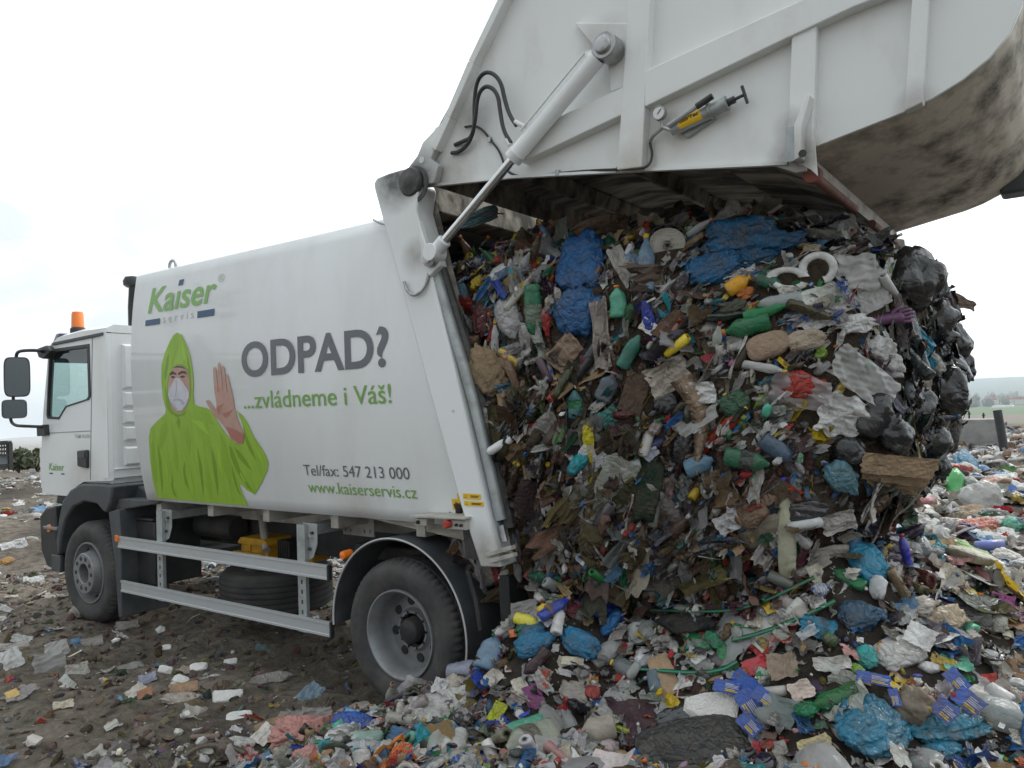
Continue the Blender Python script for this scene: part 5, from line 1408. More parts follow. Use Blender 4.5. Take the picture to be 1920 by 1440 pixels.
strap([(1066, 458), (1090, 446), (1125, 436), (1160, 428)], 6, RED, 'film', 'red_hem', 'hem', 'red drawstring hem along the lower edge of the brown sack')
hero(B, 1172, 412, 1276, 398, 36, (.50, .50, .49), 'clear', 'clear_bag', 'bag', 'long greyish clear bag lying over the white bucket', BAGS)
hero('bottle', 1213, 556, 1212, 448, 30, (.20, .32, .42), 'pet', 'plastic_bottle', 'bottle', 'upright clear blue bottle with a yellow cap beside the white bucket', BOT, cap=YELLOW, lab=(.25, .38, .55), crush=.15)
hero('bottle', 1002, 535, 1010, 655, 31, (.03, .20, .10), 'pet', 'plastic_bottle', 'bottle', 'green bottle hanging neck down left of the dirty blue bag', BOT, cap=GREEN, lab=(.18, .24, .17), crush=.2)
hero(B, 948, 562, 972, 645, 48, (.50, .49, .50), 'film', 'white_canister', 'canister', 'crumpled whitish plastic canister left of the hanging green bottle', depth=.2, th=.5)
hero(B, 914, 572, 912, 645, 34, MAROON, 'film', 'maroon_bag', 'bag', 'dark maroon bag left of the crumpled white canister', BAGS)
hero(B, 918, 498, 952, 480, 30, YELLOW, 'film', 'yellow_bag', 'bag', 'bright yellow bag high on the left of the load', BAGS, seed=5)
hero(S_, 972, 468, 996, 442, 32, YELLOW, 'film', 'yellow_wrapper', 'wrapper', 'yellow and white wrapper above and right of the yellow bag')
hero(B, 884, 550, 916, 520, 28, (.58, .42, .02), 'film', 'yellow_bag', 'bag', 'yellow bag with black smears near the seal tube', BAGS)
hero(B, 898, 508, 926, 450, 16, (.03, .15, .42), 'film', 'blue_strip', 'film', 'narrow twisted blue film left of the bright yellow bag')
hero(B, 1014, 452, 1040, 496, 38, (.30, .31, .30), 'clear', 'clear_bag', 'bag', 'grey clear bag left of the upright blue bag', BAGS)
hero(B, 1006, 536, 1038, 498, 34, (.33, .33, .32), 'clear', 'clear_bag', 'bag', 'crumpled grey bag directly above the hanging green bottle', BAGS)
hero(B, 1022, 572, 1032, 636, 22, RED, 'film', 'red_bag', 'bag', 'slim red bag between the hanging green bottle and the dirty blue bag', BAGS)
hero(B, 866, 530, 880, 590, 26, (.10, .22, .30), 'film', 'blue_film', 'film', 'faded blue film close to the seal tube')
hero(B, 862, 510, 878, 492, 16, RED, 'film', 'red_bag', 'bag', 'small red scrap bag beside the faded blue film')
hero(S_, 860, 430, 940, 402, 30, (.05, .14, .16), 'film', 'blue_film', 'film', 'dark blue green film at the top left corner of the opening')
strap([(898, 398), (920, 396), (942, 393)], 5, RED, 'film', 'red_strip', 'strip', 'thin red strip at the top left of the load')
hero(S_, 1000, 412, 1052, 440, 40, (.17, .15, .13), 'matte', 'brown_cloth', 'cloth', 'grey brown cloth left of the brown sack')
hero('bottle', 1166, 598, 1163, 538, 30, MINT, 'pet', 'plastic_bottle', 'bottle', 'mint green bottle with an orange cap right of the blue bags', BOT, cap=ORANGE)
hero(B, 1212, 566, 1228, 645, 26, ROYAL, 'film', 'blue_packet', 'packet', 'royal blue and white packet hanging below the clear blue bottle')
hero(S_, 1205, 605, 1232, 622, 26, WHITE, 'matte', 'white_scrap', 'paper', 'white paper triangle stuck to the royal blue packet')
hero(S_, 1152, 470, 1192, 545, 34, OFF, 'film', 'white_film', 'film', 'whitish film between the upright blue bag and the clear blue bottle')
hero(S_, 1178, 478, 1202, 510, 24, (.25, .38, .55), 'film', 'printed_wrapper', 'wrapper', 'red white and blue wrapper left of the clear blue bottle')
hero(B, 1172, 452, 1182, 470, 16, YELLOW, 'hard', 'yellow_tub', 'tub', 'small yellow tub above the printed wrapper')
hero(S_, 1125, 560, 1138, 700, 34, (.36, .31, .27), 'film', 'muddy_film', 'film', 'long muddy beige film running down right of the dirty blue bag')
strap([(1128, 640), (1105, 680), (1072, 720), (1038, 760), (1000, 800), (968, 840)], 44, (.02, .02, .022), 'gloss', 'black_film', 'film', 'wide black film running diagonally down the left of the load', w_end=26)
hero(B, 878, 668, 960, 735, 88, (.26, .19, .115), 'matte', 'tan_fibre_lump', 'lump', 'large tan fibrous lump near the middle of the seal tube', th=.3, depth=.45, freq=4)
hero(S_, 1040, 690, 1090, 635, 50, (.24, .17, .12), 'matte', 'muddy_cardboard', 'cardboard', 'muddy crumpled cardboard below the dirty blue bag')
hero('bottle', 1082, 785, 1080, 728, 26, (.06, .20, .20), 'pet', 'plastic_bottle', 'bottle', 'dim teal bottle standing on the diagonal black film', BOT, lab=GREEN)
hero('bottle', 1168, 690, 1205, 624, 26, (.05, .22, .17), 'pet', 'plastic_bottle', 'bottle', 'muddy green bottle lying diagonally above the dark brown slab', BOT)
hero('bottle', 1130, 752, 1155, 700, 34, (.12, .16, .19), 'pet', 'plastic_bottle', 'bottle', 'grey blue bottle with a red cap left of the dark brown slab', BOT, cap=RED)
hero(K_, 1170, 730, 1215, 745, 80, (.075, .048, .034), 'matte', 'brown_slab', 'slab', 'dark brown slab of pulp in the middle of the load', face=.7)
hero(S_, 1215, 728, 1296, 690, 62, (.46, .40, .34), 'film', 'stained_film', 'film', 'white film with brown stains in the middle of the load')
strap([(1292, 712), (1310, 738), (1324, 765), (1326, 800), (1320, 840), (1318, 890)], 58, (.36, .25, .17), 'film', 'hanging_film', 'film', 'brown stained film tapering to a string, hanging down the load', w_end=6, lift=.07)
hero(S_, 1285, 740, 1345, 735, 44, (.74, .74, .72), 'film', 'white_film', 'film', 'torn white film at the top of the hanging brown string')
hero(B, 1228, 772, 1282, 726, 44, BLACK, 'gloss', 'black_bag', 'bag', 'black bag wrapped by the brown stained film', BAGS)
hero(B, 1268, 872, 1296, 802, 48, BLACK, 'gloss', 'black_bag', 'bag', 'black bag left of the hanging brown string', BAGS)
hero(B, 1222, 815, 1232, 785, 26, (.50, .44, .40), 'film', 'beige_bag', 'bag', 'small beige bag above the silver carton', BAGS)
hero(B, 1268, 808, 1285, 785, 30, (.48, .42, .38), 'film', 'beige_bag', 'bag', 'pale beige bag between the two black bags', BAGS)
hero(S_, 1128, 796, 1164, 772, 36, (.03, .20, .17), 'film', 'teal_film', 'film', 'teal green film under the grey blue bottle')
hero(B, 1106, 806, 1124, 784, 24, (.42, .36, .08), 'film', 'yellow_bag', 'bag', 'dull yellow bag left of the teal green film', BAGS)
hero('can', 1164, 880, 1204, 868, 20, (.42, .42, .42), 'hard', 'silver_carton', 'carton', 'silver carton lying in the dark middle of the load')
hero(S_, 1208, 858, 1234, 838, 24, (.40, .42, .50), 'matte', 'striped_packet', 'packet', 'blue and white striped packet beside the silver carton')
hero('bottle', 1290, 880, 1345, 858, 34, (.16, .30, .42), 'pet', 'plastic_bottle', 'bottle', 'pale blue bottle crossing behind the hanging string', BOT)
hero('bottle', 1450, 874, 1358, 856, 34, (.03, .15, .075), 'pet', 'plastic_bottle', 'bottle', 'big dirty green bottle right of the hanging string', BOT, lab=(.05, .06, .055), flip=True)
hero('bottle', 1492, 868, 1428, 824, 32, (.08, .13, .19), 'pet', 'plastic_bottle', 'bottle', 'grey blue bottle above the big dirty green bottle', BOT, flip=True)
strap([(1413, 886), (1413, 900)], 5, (.03, .35, .15), 'hard', 'green_straw', 'straw', 'green straw sticking out below the big dirty green bottle')
hero(S_, 1345, 990, 1392, 965, 40, (.60, .60, .60), 'film', 'striped_wrapper', 'wrapper', 'bright silvery wrapper low on the load')
hero(B, 1352, 770, 1406, 738, 48, (.06, .15, .085), 'film', 'green_film', 'film', 'crumpled dull green film left of the red bag')
hero(B, 1370, 690, 1380, 676, 16, (.45, .10, .28), 'hard', 'pink_ball', 'ball', 'small pink balloon below the tan trouser leg')
hero(B, 1395, 664, 1480, 640, 50, (.34, .25, .18), 'matte', 'tan_trousers', 'clothing', 'tan rolled trouser leg across the upper right of the load', th=.5, depth=.18)
hero(B, 1470, 640, 1548, 632, 42, (.40, .33, .25), 'matte', 'beige_rag', 'rag', 'beige rag right of the tan trouser leg', depth=.3)
hero('bottle', 1448, 602, 1358, 626, 34, (.02, .20, .08), 'pet', 'plastic_bottle', 'bottle', 'green bottle with an orange cap above the tan trouser leg', BOT, cap=ORANGE, crush=.2)
hero('bottle', 1396, 598, 1484, 574, 20, (.02, .26, .09), 'pet', 'plastic_bottle', 'bottle', 'flattened bright green bottle under the bottle with the red cap', BOT, crush=.5)
hero('bottle', 1504, 562, 1410, 576, 24, (.45, .48, .48), 'pet', 'plastic_bottle', 'bottle', 'clear bottle with a red cap below the broken white rings', BOT, cap=RED, crush=.3)
hero('bottle', 1366, 548, 1410, 522, 26, (.70, .34, .01), 'hard', 'yellow_bottle', 'bottle', 'opaque orange yellow bottle left of the broken white rings', BOT, cap=(.7, .34, .01))
hero(B, 1384, 560, 1416, 546, 22, ORANGE, 'film', 'orange_wrapper', 'wrapper', 'crumpled orange red wrapper under the orange yellow bottle')
hero('bottle', 1420, 528, 1468, 538, 24, (.03, .14, .08), 'pet', 'plastic_bottle', 'bottle', 'dark green bottle just below the broken white rings', BOT)
hero(S_, 1560, 520, 1640, 515, 70, (.74, .74, .72), 'clear', 'clear_film', 'film', 'greyish clear film right of the broken white rings')
hero(S_, 1590, 548, 1648, 500, 52, (.74, .74, .72), 'film', 'white_film', 'film', 'ruffled off-white film at the upper right of the load')
hero(K_, 1600, 580, 1660, 548, 44, (.74, .74, .72), 'clear', 'plastic_tray', 'tray', 'clear flat plastic tray near the black bags', bend=.05)
hero(B, 1560, 610, 1640, 605, 40, (.74, .74, .72), 'film', 'white_film', 'film', 'creased cream film left of the purple glove', depth=.5)
hero(S_, 1690, 612, 1735, 660, 40, (.03, .28, .42), 'film', 'blue_film', 'film', 'bright sky blue film right of the white bags')
hero(S_, 1700, 650, 1738, 690, 36, (.03, .26, .36), 'film', 'blue_film', 'film', 'torn bright blue film below the sky blue film')
hero(B, 1618, 640, 1670, 665, 50, (.74, .74, .72), 'film', 'white_bag', 'bag', 'white bag below the purple glove', BAGS, depth=.45)
hero(B, 1640, 668, 1690, 702, 46, (.74, .74, .72), 'film', 'white_bag', 'bag', 'white bag with a yellow stain right of the clear film', BAGS, depth=.45)
hero(B, 1690, 670, 1735, 730, 58, (.46, .41, .33), 'film', 'beige_bag', 'bag', 'hanging beige bag in front of the black bags', BAGS)
hero(B, 1735, 660, 1760, 700, 26, (.55, .53, .48), 'film', 'white_bag', 'bag', 'small white bag right of the hanging beige bag', BAGS)
hero(B, 1440, 722, 1550, 722, 54, (.52, .045, .03), 'film', 'red_bag', 'bag', 'bright red bag wrapped in clear film in the right of the load', BAGS, face=.6)
hero(S_, 1440, 715, 1560, 745, 62, (.55, .50, .50), 'clear', 'clear_film', 'film', 'clear film stretched over the bright red bag')
hero(S_, 1550, 668, 1668, 752, 70, (.74, .74, .72), 'clear', 'clear_film', 'film', 'wide sheet of clear film right of the bright red bag', amp=.3)
hero(S_, 1510, 770, 1640, 785, 92, (.74, .74, .72), 'film', 'white_film', 'film', 'large ragged white film hanging below the red bag', amp=.3, torn=.5)
hero(B, 1520, 668, 1545, 652, 26, LIME, 'film', 'lime_wrapper', 'wrapper', 'lime green wrapper right of the beige rag')
hero(B, 1610, 678, 1640, 690, 18, MINT, 'film', 'mint_wrapper', 'wrapper', 'mint green wrapper beside the white bag with a yellow stain')
# black bags over the end of the load
for i, (a, lab) in enumerate((((1650, 515, 1760, 560, 92), 'long glossy black bag along the top end of the load'), ((1725, 512, 1792, 565, 46), 'black bag with a pointed corner standing against the sky'),
      ((1770, 600, 1815, 690, 62), 'black bag bulging out farthest right against the sky'), ((1720, 570, 1770, 640, 60), 'black bag between the glove and the sky'),
      ((1755, 690, 1775, 780, 62), 'black bag hanging above the far fields'), ((1588, 770, 1680, 800, 80), 'shiny black bag right of the ragged white film'),
      ((1640, 830, 1712, 800, 62), 'shiny black bag above the cardboard layers'), ((1556, 852, 1622, 842, 50), 'flat black bag left of the cardboard layers'),
      ((1680, 745, 1735, 800, 66), 'creased black bag in the lower right of the load'), ((1725, 800, 1765, 860, 50), 'grey-shining black bag at the lower right end'),
      ((1790, 650, 1822, 720, 40), 'dark bag with a crumpled edge under the farthest right bag'), ((1745, 830, 1785, 900, 44), 'slack black bag trailing down towards the green bottle'))):
    hero(B, *a[:4], a[4] * 1.15, BLACK, 'gloss', 'black_bag', 'bag', lab, BLK, th=.75, depth=.36, freq=1.5, sub=4, aniso=(1, 1.6, 1.3), face=.55)
hero(S_, 1780, 560, 1822, 580, 20, (.16, .12, .09), 'matte', 'brown_scrap', 'scrap', 'brown scrap jutting into the sky at the right end')
hero(B, 1760, 610, 1772, 632, 20, (.50, .26, .20), 'hard', 'orange_peel', 'peel', 'small round pinkish peel among the black bags')
for i, lab in enumerate(('upper brown cardboard layer above the lower right corner of the load', 'second brown cardboard layer from the top of the stack', 'lower brown cardboard layer with a torn end', 'lowest brown cardboard layer pressed under the stack')):
    hero(K_, 1592 + 12 * i, 858 + 10 * i, 1738 - 8 * i, 872 + 13 * i, 40 - 3 * i, (.30 - .03 * i, .21 - .02 * i, .13 - .015 * i), 'matte', 'cardboard', 'cardboard', lab, 'cardboard layers in the load', face=.2, bend=.10, lift=.06 - .02 * i)
hero(K_, 1655, 905, 1690, 1000, 50, (.22, .15, .09), 'matte', 'cardboard', 'cardboard', 'torn brown cardboard hanging down below the stack of layers', bend=.3)
hero(B, 1556, 858, 1602, 925, 58, (.13, .30, .37), 'film', 'blue_bag', 'bag', 'pale blue grey bag left of the torn hanging cardboard', BAGS, th=.6)
hero(B, 1470, 920, 1505, 940, 26, (.45, .20, .15), 'film', 'red_wrapper', 'wrapper', 'reddish stained wrapper left of the pale blue bag')
hero(B, 1470, 960, 1560, 950, 44, (.03, .03, .035), 'gloss', 'black_film', 'film', 'dark shiny film below the pale blue bag')
hero(S_, 1530, 985, 1600, 965, 40, (.46, .43, .40), 'film', 'white_film', 'film', 'bent whitish plastic left of the grey straps')
strap([(1585, 945), (1612, 958), (1640, 980), (1668, 1010), (1700, 1060)], 20, (.15, .19, .21), 'hard', 'grey_strap', 'strap', 'flat grey blue strap running down to the right', lift=.08)
strap([(1672, 985), (1684, 1010), (1692, 1045), (1694, 1085)], 22, (.13, .16, .18), 'hard', 'grey_strap', 'strap', 'flat grey strap hanging straight down, twisted at its end', lift=.08)
hero(B, 1605, 1020, 1648, 1112, 66, (.02, .25, .40), 'film', 'blue_bag', 'bag', 'bright blue bag hanging at the foot of the load', BAGS, th=.5)
hero(B, 1560, 1150, 1660, 1150, 74, (.025, .085, .15), 'film', 'blue_bag', 'bag', 'dark blue translucent bag under the bright blue bag', BAGS, th=.4)
hero(S_, 1500, 1170, 1570, 1190, 40, (.02, .22, .36), 'film', 'blue_film', 'film', 'blue film left of the dark blue translucent bag')
hero(B, 1665, 1105, 1690, 1060, 16, OFF, 'film', 'bent_tube', 'tube', 'bent dirty white tube right of the bright blue bag')
hero(S_, 1510, 1040, 1590, 1020, 30, (.40, .37, .33), 'matte', 'paper_sheet', 'paper', 'pale paper layers left of the bright blue bag')
hero(S_, 1480, 1085, 1560, 1050, 24, (.42, .39, .36), 'matte', 'paper_sheet', 'paper', 'long folded grey paper below the pale paper layers')
hero('bottle', 1786, 940, 1792, 880, 36, (.02, .33, .06), 'pet', 'plastic_bottle', 'bottle', 'green bottle with a red cap standing at the lower right end', BOT, cap=RED, crush=.2)
hero(B, 1795, 850, 1822, 905, 44, (.03, .20, .34), 'film', 'blue_bag', 'bag', 'wrinkled blue bag right of the standing green bottle', BAGS)
hero(B, 1758, 850, 1775, 880, 24, ROYAL, 'film', 'blue_scrap', 'film', 'small royal blue film left of the wrinkled blue bag')
# broken white rings, white bucket and purple glove
def ring(px, py, w, h, tilt, a0, a1, label, seed, hole=.5):
    c, R, L, hw = frame_at(px - w / 2, py, px + w / 2, py + tilt, h, .75); FOOT.append((c, R, L, hw)); r = np.random.default_rng(seed)
    n = 40; prof_ = [(1, 0), (.97, .09), (.8, .15), (hole + .08, .12), (hole, .03), (hole + .04, -.02), (.8, -.02)]
    P = []; T = []; k = len(prof_)
    for i in range(n):
        t = a0 + (a1 - a0) * i / (n - 1); j = .06 * r.random() * (i in (0, 1, n - 1, n - 2))
        for q, z in prof_: P.append(((q - j) * math.cos(t) * L, (q - j) * math.sin(t) * hw, (z + .05 * math.sin(2 * t)) * L))
    for i in range(n - 1):
        for j in range(k): a, b = i * k + j, i * k + (j + 1) % k; T += [(a, b, b + k), (a, b + k, a + k)]
    o = hero_mesh('white_ring', np.array(P), np.array(T), (.66, .66, .64), 'hard', c + R[:, 2] * .03, R); tag(o, label, 'plastic ring')
ring(1478, 524, 84, 46, 4, .3, 6.0, 'broken white plastic ring lying flat, left of the larger one', 3)
ring(1532, 510, 74, 64, -8, -1.2, 3.4, 'larger broken white plastic ring below the largest blue bag', 4, .55)
c, R, L, hw = frame_at(1252 - 34, 462, 1252 + 34, 462, 68, .8); FOOT.append((c, R, L * 1.1, hw * 1.1))
Rb = np.stack([R[:, 0], R[:, 1], R[:, 2]], 1); bk = empty('white_bucket', tuple(c)); tag(bk, 'white bucket pressed in bottom outwards under the tailgate', 'bucket')
def lath(prof_, n=40):
    P = [(q * math.cos(t), q * math.sin(t), z) for t in np.linspace(0, 2 * math.pi, n, endpoint=False) for q, z in prof_]; k = len(prof_)
    T = []
    for i in range(n):
        for j in range(k - 1): a, b = i * k + j, i * k + j + 1; a2, b2 = ((i + 1) % n) * k + j, ((i + 1) % n) * k + j + 1; T += [(a, b, b2), (a, b2, a2)]
    return np.array(P), np.array(T)
P, T = lath([(1.12, -1.0), (1.15, -.95), (1.1, -.9), (1.0, .35), (.97, .42), (.93, .42), (.90, .36), (.5, .33), (0, .35)])
P[:, :2] *= 1 + .03 * np.sin(3 * np.arctan2(P[:, 1], P[:, 0]))[:, None]
hero_mesh('pail', P * L, T, (.60, .57, .50), 'foam', c - R[:, 2] * .02, Rb, bk)
m = MB(); m.tube([tuple(c + Rb @ (np.array((1.14 * math.cos(t), 1.14 * math.sin(t), .1 + .25 * math.sin(t))) * L)) for t in np.linspace(.2, 2.6, 16)], .004, seg=6); m.build('wire_handle', M['chassis'], bk)
c, R, L, hw = frame_at(1632, 606, 1706, 592, 30, .6); FOOT.append((c, R, L, hw))
m = MB(); g = lambda x, y, z: tuple(c + R @ np.array((x * L, y * hw, z * hw + hw * .8)))
m.tube([g(-1, .0, -.3), g(-.6, .05, 0), g(-.1, 0, .1), g(.25, -.05, .1), g(.42, 0, .05)], [hw * .75, hw * .62, hw * .66, hw * .72, hw * .45], seg=14, smooth_path=2)
for k in range(4):
    y = -.62 + .42 * k; ln = (.86, .99, 1.04, .92)[k]
    m.tube([g(.30, y * .9, .1), g(.55, y * 1.1, .35), g(ln - .12, y * 1.15, .2), g(ln, y * 1.1, -.1)], [hw * .26, hw * .23, hw * .20, hw * .12], seg=10, smooth_path=2)
m.tube([g(-.05, .6, .1), g(.2, 1.1, .3), g(.45, 1.15, .2)], [hw * .3, hw * .25, hw * .14], seg=10, smooth_path=2)
o = m.build('rubber_glove', mat('purple_rubber', (.13, .05, .12), .5, dirt=(.1, .07, .06), dirt_amt=.5, scale=12), None, angle=80); tag(o, 'purple rubber glove with spread fingers pointing right', 'glove')
# --- green bands across the foot of the load
strap([(1195, 1160), (1250, 1162), (1300, 1162), (1350, 1162), (1395, 1160), (1430, 1150), (1480, 1122), (1530, 1100)], 8, (.02, .13, .075), 'hard', 'green_band', 'band', 'green packing band crossing the dark gap under the load', lift=.06)
strap([(1560, 1140), (1520, 1165), (1470, 1192), (1420, 1208), (1375, 1212)], 9, (.025, .17, .09), 'hard', 'green_band', 'band', 'green packing band ending at the knotted green bag', lift=.06)
strap([(1205, 1266), (1240, 1270), (1290, 1274), (1340, 1278), (1372, 1276), (1388, 1255)], 8, (.02, .19, .11), 'hard', 'green_band', 'band', 'green packing band lying over the brown board in the foreground', lift=.05)
# --- the heap
hero(B, 1322, 1192, 1368, 1222, 26, (.03, .22, .12), 'film', 'green_bag', 'bag', 'green film twisted above the knotted green bag')
hero(B, 1362, 1210, 1376, 1268, 38, (.07, .30, .13), 'film', 'green_bag', 'bag', 'knotted translucent green bag in the middle of the heap')
hero(K_, 1396, 1262, 1452, 1240, 34, (.42, .03, .04), 'hard', 'red_tray', 'tray', 'bright red tray right of the knotted green bag', bend=.3)
hero(S_, 1440, 1260, 1500, 1250, 54, (.26, .20, .15), 'matte', 'brown_paper', 'paper', 'crumpled brown paper bag right of the red tray')
hero(B, 1190, 1432, 1432, 1392, 120, (.055, .055, .053), 'film', 'black_sheet', 'sheet', 'big dusty black plastic sheet at the bottom of the picture', th=.4, sub=5, aniso=(.35, 2.2, 1), depth=.22)
hero(B, 1218, 1368, 1310, 1352, 60, (.03, .032, .035), 'gloss', 'black_bag', 'bag', 'smaller black bag behind the big dusty black sheet', th=.4)
hero('foam', 1284, 1326, 1388, 1338, 62, (.66, .64, .60), 'foam', 'foam_board', 'foam', 'thick broken white foam board in front of the blue leaflets', th=.35)
hero(K_, 1232, 1232, 1272, 1330, 44, (.34, .24, .15), 'matte', 'brown_board', 'board', 'flat brown board standing on edge behind the foam board', bend=.05)
hero(K_, 1375, 1270, 1450, 1330, 44, (.04, .10, .36), 'matte', 'blue_folder', 'folder', 'blue folder behind the white foam board', bend=.08)
lf = ((1392, 1300, 1425, 1350, 44, 'blue leaflet with yellow lettering right of the foam board'), (1340, 1290, 1392, 1300, 30, 'blue leaflet leaning behind the foam board'), (1420, 1300, 1462, 1330, 34, 'blue leaflet fanned out right of the one with yellow lettering'),
      (1395, 1350, 1430, 1385, 38, 'blue leaflet lowest in the bunch by the foam board'), (1600, 1275, 1668, 1290, 26, 'blue leaflet below the big white package'), (1745, 1325, 1785, 1360, 44, 'blue leaflet right of the crumpled beige bag'),
      (1785, 1310, 1835, 1350, 44, 'blue leaflet nearest the right edge'), (1668, 1300, 1678, 1335, 22, 'blue and white leaflet upright left of the beige bag'), (1765, 1270, 1800, 1310, 34, 'blue leaflet with a brown picture above the others'))
for i, (a, b, c_, d, w_, lab) in enumerate(lf):
    o = hero(K_, a, b, c_, d, w_ * .85, (.07, .12, .36), 'matte', 'blue_leaflet', 'leaflet', lab, LEAF, lines=True, bend=.02, lift=.05 + .006 * i, face=.6)
hero(B, 1570, 1342, 1700, 1420, 116, (.025, .19, .30), 'film', 'blue_sheet', 'sheet', 'big muddy blue plastic sheet in the right foreground', th=.35, sub=5, aniso=(.6, 1.8, 1), face=.3)
hero(B, 1660, 1372, 1850, 1352, 80, (.025, .22, .33), 'film', 'blue_sheet', 'sheet', 'blue plastic sheet with a torn hole at its right end', th=.3, sub=5, face=.3)
hero(B, 1720, 1425, 1800, 1400, 46, (.02, .21, .34), 'film', 'blue_sheet', 'sheet', 'hanging corner of blue plastic sheet at the bottom edge', th=.4)
hero(B, 1680, 1300, 1738, 1352, 74, (.36, .30, .23), 'clear', 'beige_bag', 'bag', 'crumpled beige bag lying on the muddy blue sheet', BAGS, depth=.5, th=.8)
hero(B, 1640, 1240, 1735, 1212, 64, (.60, .59, .56), 'film', 'white_package', 'package', 'big white package with an orange print in the right of the heap', depth=.15, th=.5)
hero(K_, 1690, 1195, 1744, 1222, 42, (.58, .58, .56), 'matte', 'white_carton', 'carton', 'stiff white carton flap with small print behind the white package', bend=.05, lift=.08)
hero(S_, 1640, 1215, 1688, 1232, 22, (.62, .26, .03), 'film', 'orange_print', 'wrapper', 'orange patch on the front of the white package')
hero(B, 1660, 1200, 1688, 1205, 18, ROYAL, 'film', 'blue_tub', 'tub', 'small blue foil lid lying on the white package')
hero(B, 1600, 1240, 1640, 1225, 52, (.03, .38, .36), 'film', 'teal_bag', 'bag', 'bright teal bag left of the white package')
hero(S_, 1740, 1240, 1792, 1258, 28, (.60, .42, .06), 'film', 'yellow_wrapper', 'wrapper', 'yellow and red wrapper right of the white package')
hero(S_, 1520, 1252, 1600, 1245, 30, (.55, .53, .50), 'matte', 'white_paper', 'paper', 'torn white paper left of the bright teal bag')
hero(B, 1722, 1178, 1806, 1152, 52, (.55, .44, .30), 'film', 'striped_bag', 'bag', 'white bag with orange stripes right of the dark blue bag', depth=.45)
hero(B, 1690, 1150, 1760, 1130, 44, (.50, .45, .38), 'film', 'cream_bag', 'bag', 'cream film crumpled above the orange striped bag', depth=.5)
hero(B, 1850, 1165, 1885, 1190, 46, (.46, .45, .38), 'film', 'cream_bag', 'bag', 'cream bag with a green print at the right of the heap', depth=.45)
hero(S_, 1855, 1130, 1905, 1140, 34, (.40, .12, .30), 'film', 'magenta_film', 'film', 'film with a magenta print at the right edge of the heap')
hero(B, 1795, 1000, 1872, 985, 36, (.50, .14, .09), 'film', 'red_bag', 'bag', 'shiny red and orange bag right of the grey straps', depth=.4)
hero(B, 1788, 975, 1845, 955, 34, (.30, .22, .15), 'matte', 'brown_cloth', 'cloth', 'frayed brown cloth above the shiny red bag')
hero(B, 1880, 995, 1925, 990, 36, MINT, 'film', 'mint_bag', 'bag', 'mint green bag at the right edge behind the aerosol can')
hero('can', 1828, 1032, 1884, 1028, 22, (.10, .14, .40), 'hard', 'aerosol_can', 'can', 'blue and white aerosol can on the right of the heap', crush=.05)
hero(B, 1860, 1040, 1925, 1085, 52, (.60, .58, .54), 'film', 'white_bag', 'bag', 'white plastic bag at the right edge beyond the dark film', depth=.45)
hero(B, 1800, 1080, 1905, 1065, 54, BLACK, 'gloss', 'black_bag', 'bag', 'black film right of the hanging grey strap', depth=.45)
hero('bottle', 1780, 1035, 1838, 1060, 34, (.30, .42, .42), 'pet', 'plastic_bottle', 'bottle', 'clear bluish bottle under the aerosol can', BOT)
hero(B, 1800, 930, 1895, 955, 64, (.55, .55, .53), 'clear', 'white_bag', 'bag', 'large translucent white bag behind the frayed brown cloth', depth=.45)
hero(B, 1745, 975, 1765, 1010, 30, (.55, .54, .50), 'film', 'white_bag', 'bag', 'white scrap bag left of the frayed brown cloth')
hero(S_, 1690, 960, 1745, 1000, 40, (.50, .48, .45), 'film', 'white_film', 'film', 'white film caught below the standing green bottle')
hero(S_, 1855, 1290, 1905, 1330, 48, (.48, .44, .38), 'clear', 'beige_film', 'film', 'beige film ring at the right edge below the wrappers')
hero(S_, 1820, 1290, 1860, 1330, 30, (.62, .60, .56), 'matte', 'white_paper', 'paper', 'torn white paper right of the blue leaflets')
hero(S_, 1500, 1420, 1562, 1395, 46, (.50, .42, .24), 'matte', 'gold_carton', 'carton', 'creased gold and black carton near the bottom edge', smooth=False, torn=.1)
hero(S_, 1625, 1425, 1692, 1400, 56, (.62, .62, .62), 'matte', 'white_paper', 'paper', 'creased white paper at the bottom of the muddy blue sheet', smooth=False)
hero(S_, 1430, 1330, 1500, 1350, 62, (.30, .36, .34), 'clear', 'clear_bag', 'bag', 'clear bag with a green round print right of the leaflets')
hero(S_, 1480, 1310, 1525, 1290, 40, (.56, .46, .40), 'matte', 'pink_paper', 'paper', 'pinkish torn paper right of the blue leaflets')
# left part of the heap
hero(B, 505, 1400, 648, 1385, 66, (.62, .30, .26), 'film', 'pink_bag', 'bag', 'pink plastic bag at the left tip of the heap', depth=.5, th=.6, sub=5, face=.35)
hero(B, 545, 1425, 610, 1420, 44, (.60, .29, .25), 'film', 'pink_bag', 'bag', 'slack end of a pink bag at the bottom edge', depth=.5)
hero(B, 622, 1352, 708, 1362, 34, (.02, .10, .42), 'film', 'blue_bottle', 'bottle', 'flattened deep blue bottle behind the pink bag', BOT, depth=.2, th=.5)
hero('bottle', 745, 1420, 622, 1416, 40, (.42, .47, .48), 'pet', 'plastic_bottle', 'bottle', 'clear bottle with a blue cap and white label in front', BOT, cap=(.03, .2, .5), lab=(.58, .60, .62), crush=.2)
hero('bottle', 660, 1392, 740, 1388, 26, (.28, .42, .36), 'pet', 'plastic_bottle', 'bottle', 'pale green bottle behind the blue capped one', BOT)
hero(S_, 725, 1385, 815, 1400, 34, (.10, .25, .45), 'clear', 'blue_film', 'film', 'torn clear and blue film right of the blue capped bottle')
hero('bottle', 868, 1405, 832, 1350, 30, (.36, .42, .36), 'pet', 'plastic_bottle', 'bottle', 'small bottle with a blue and yellow label standing on its base', BOT, cap=GREEN, lab=(.14, .28, .42), crush=.15)
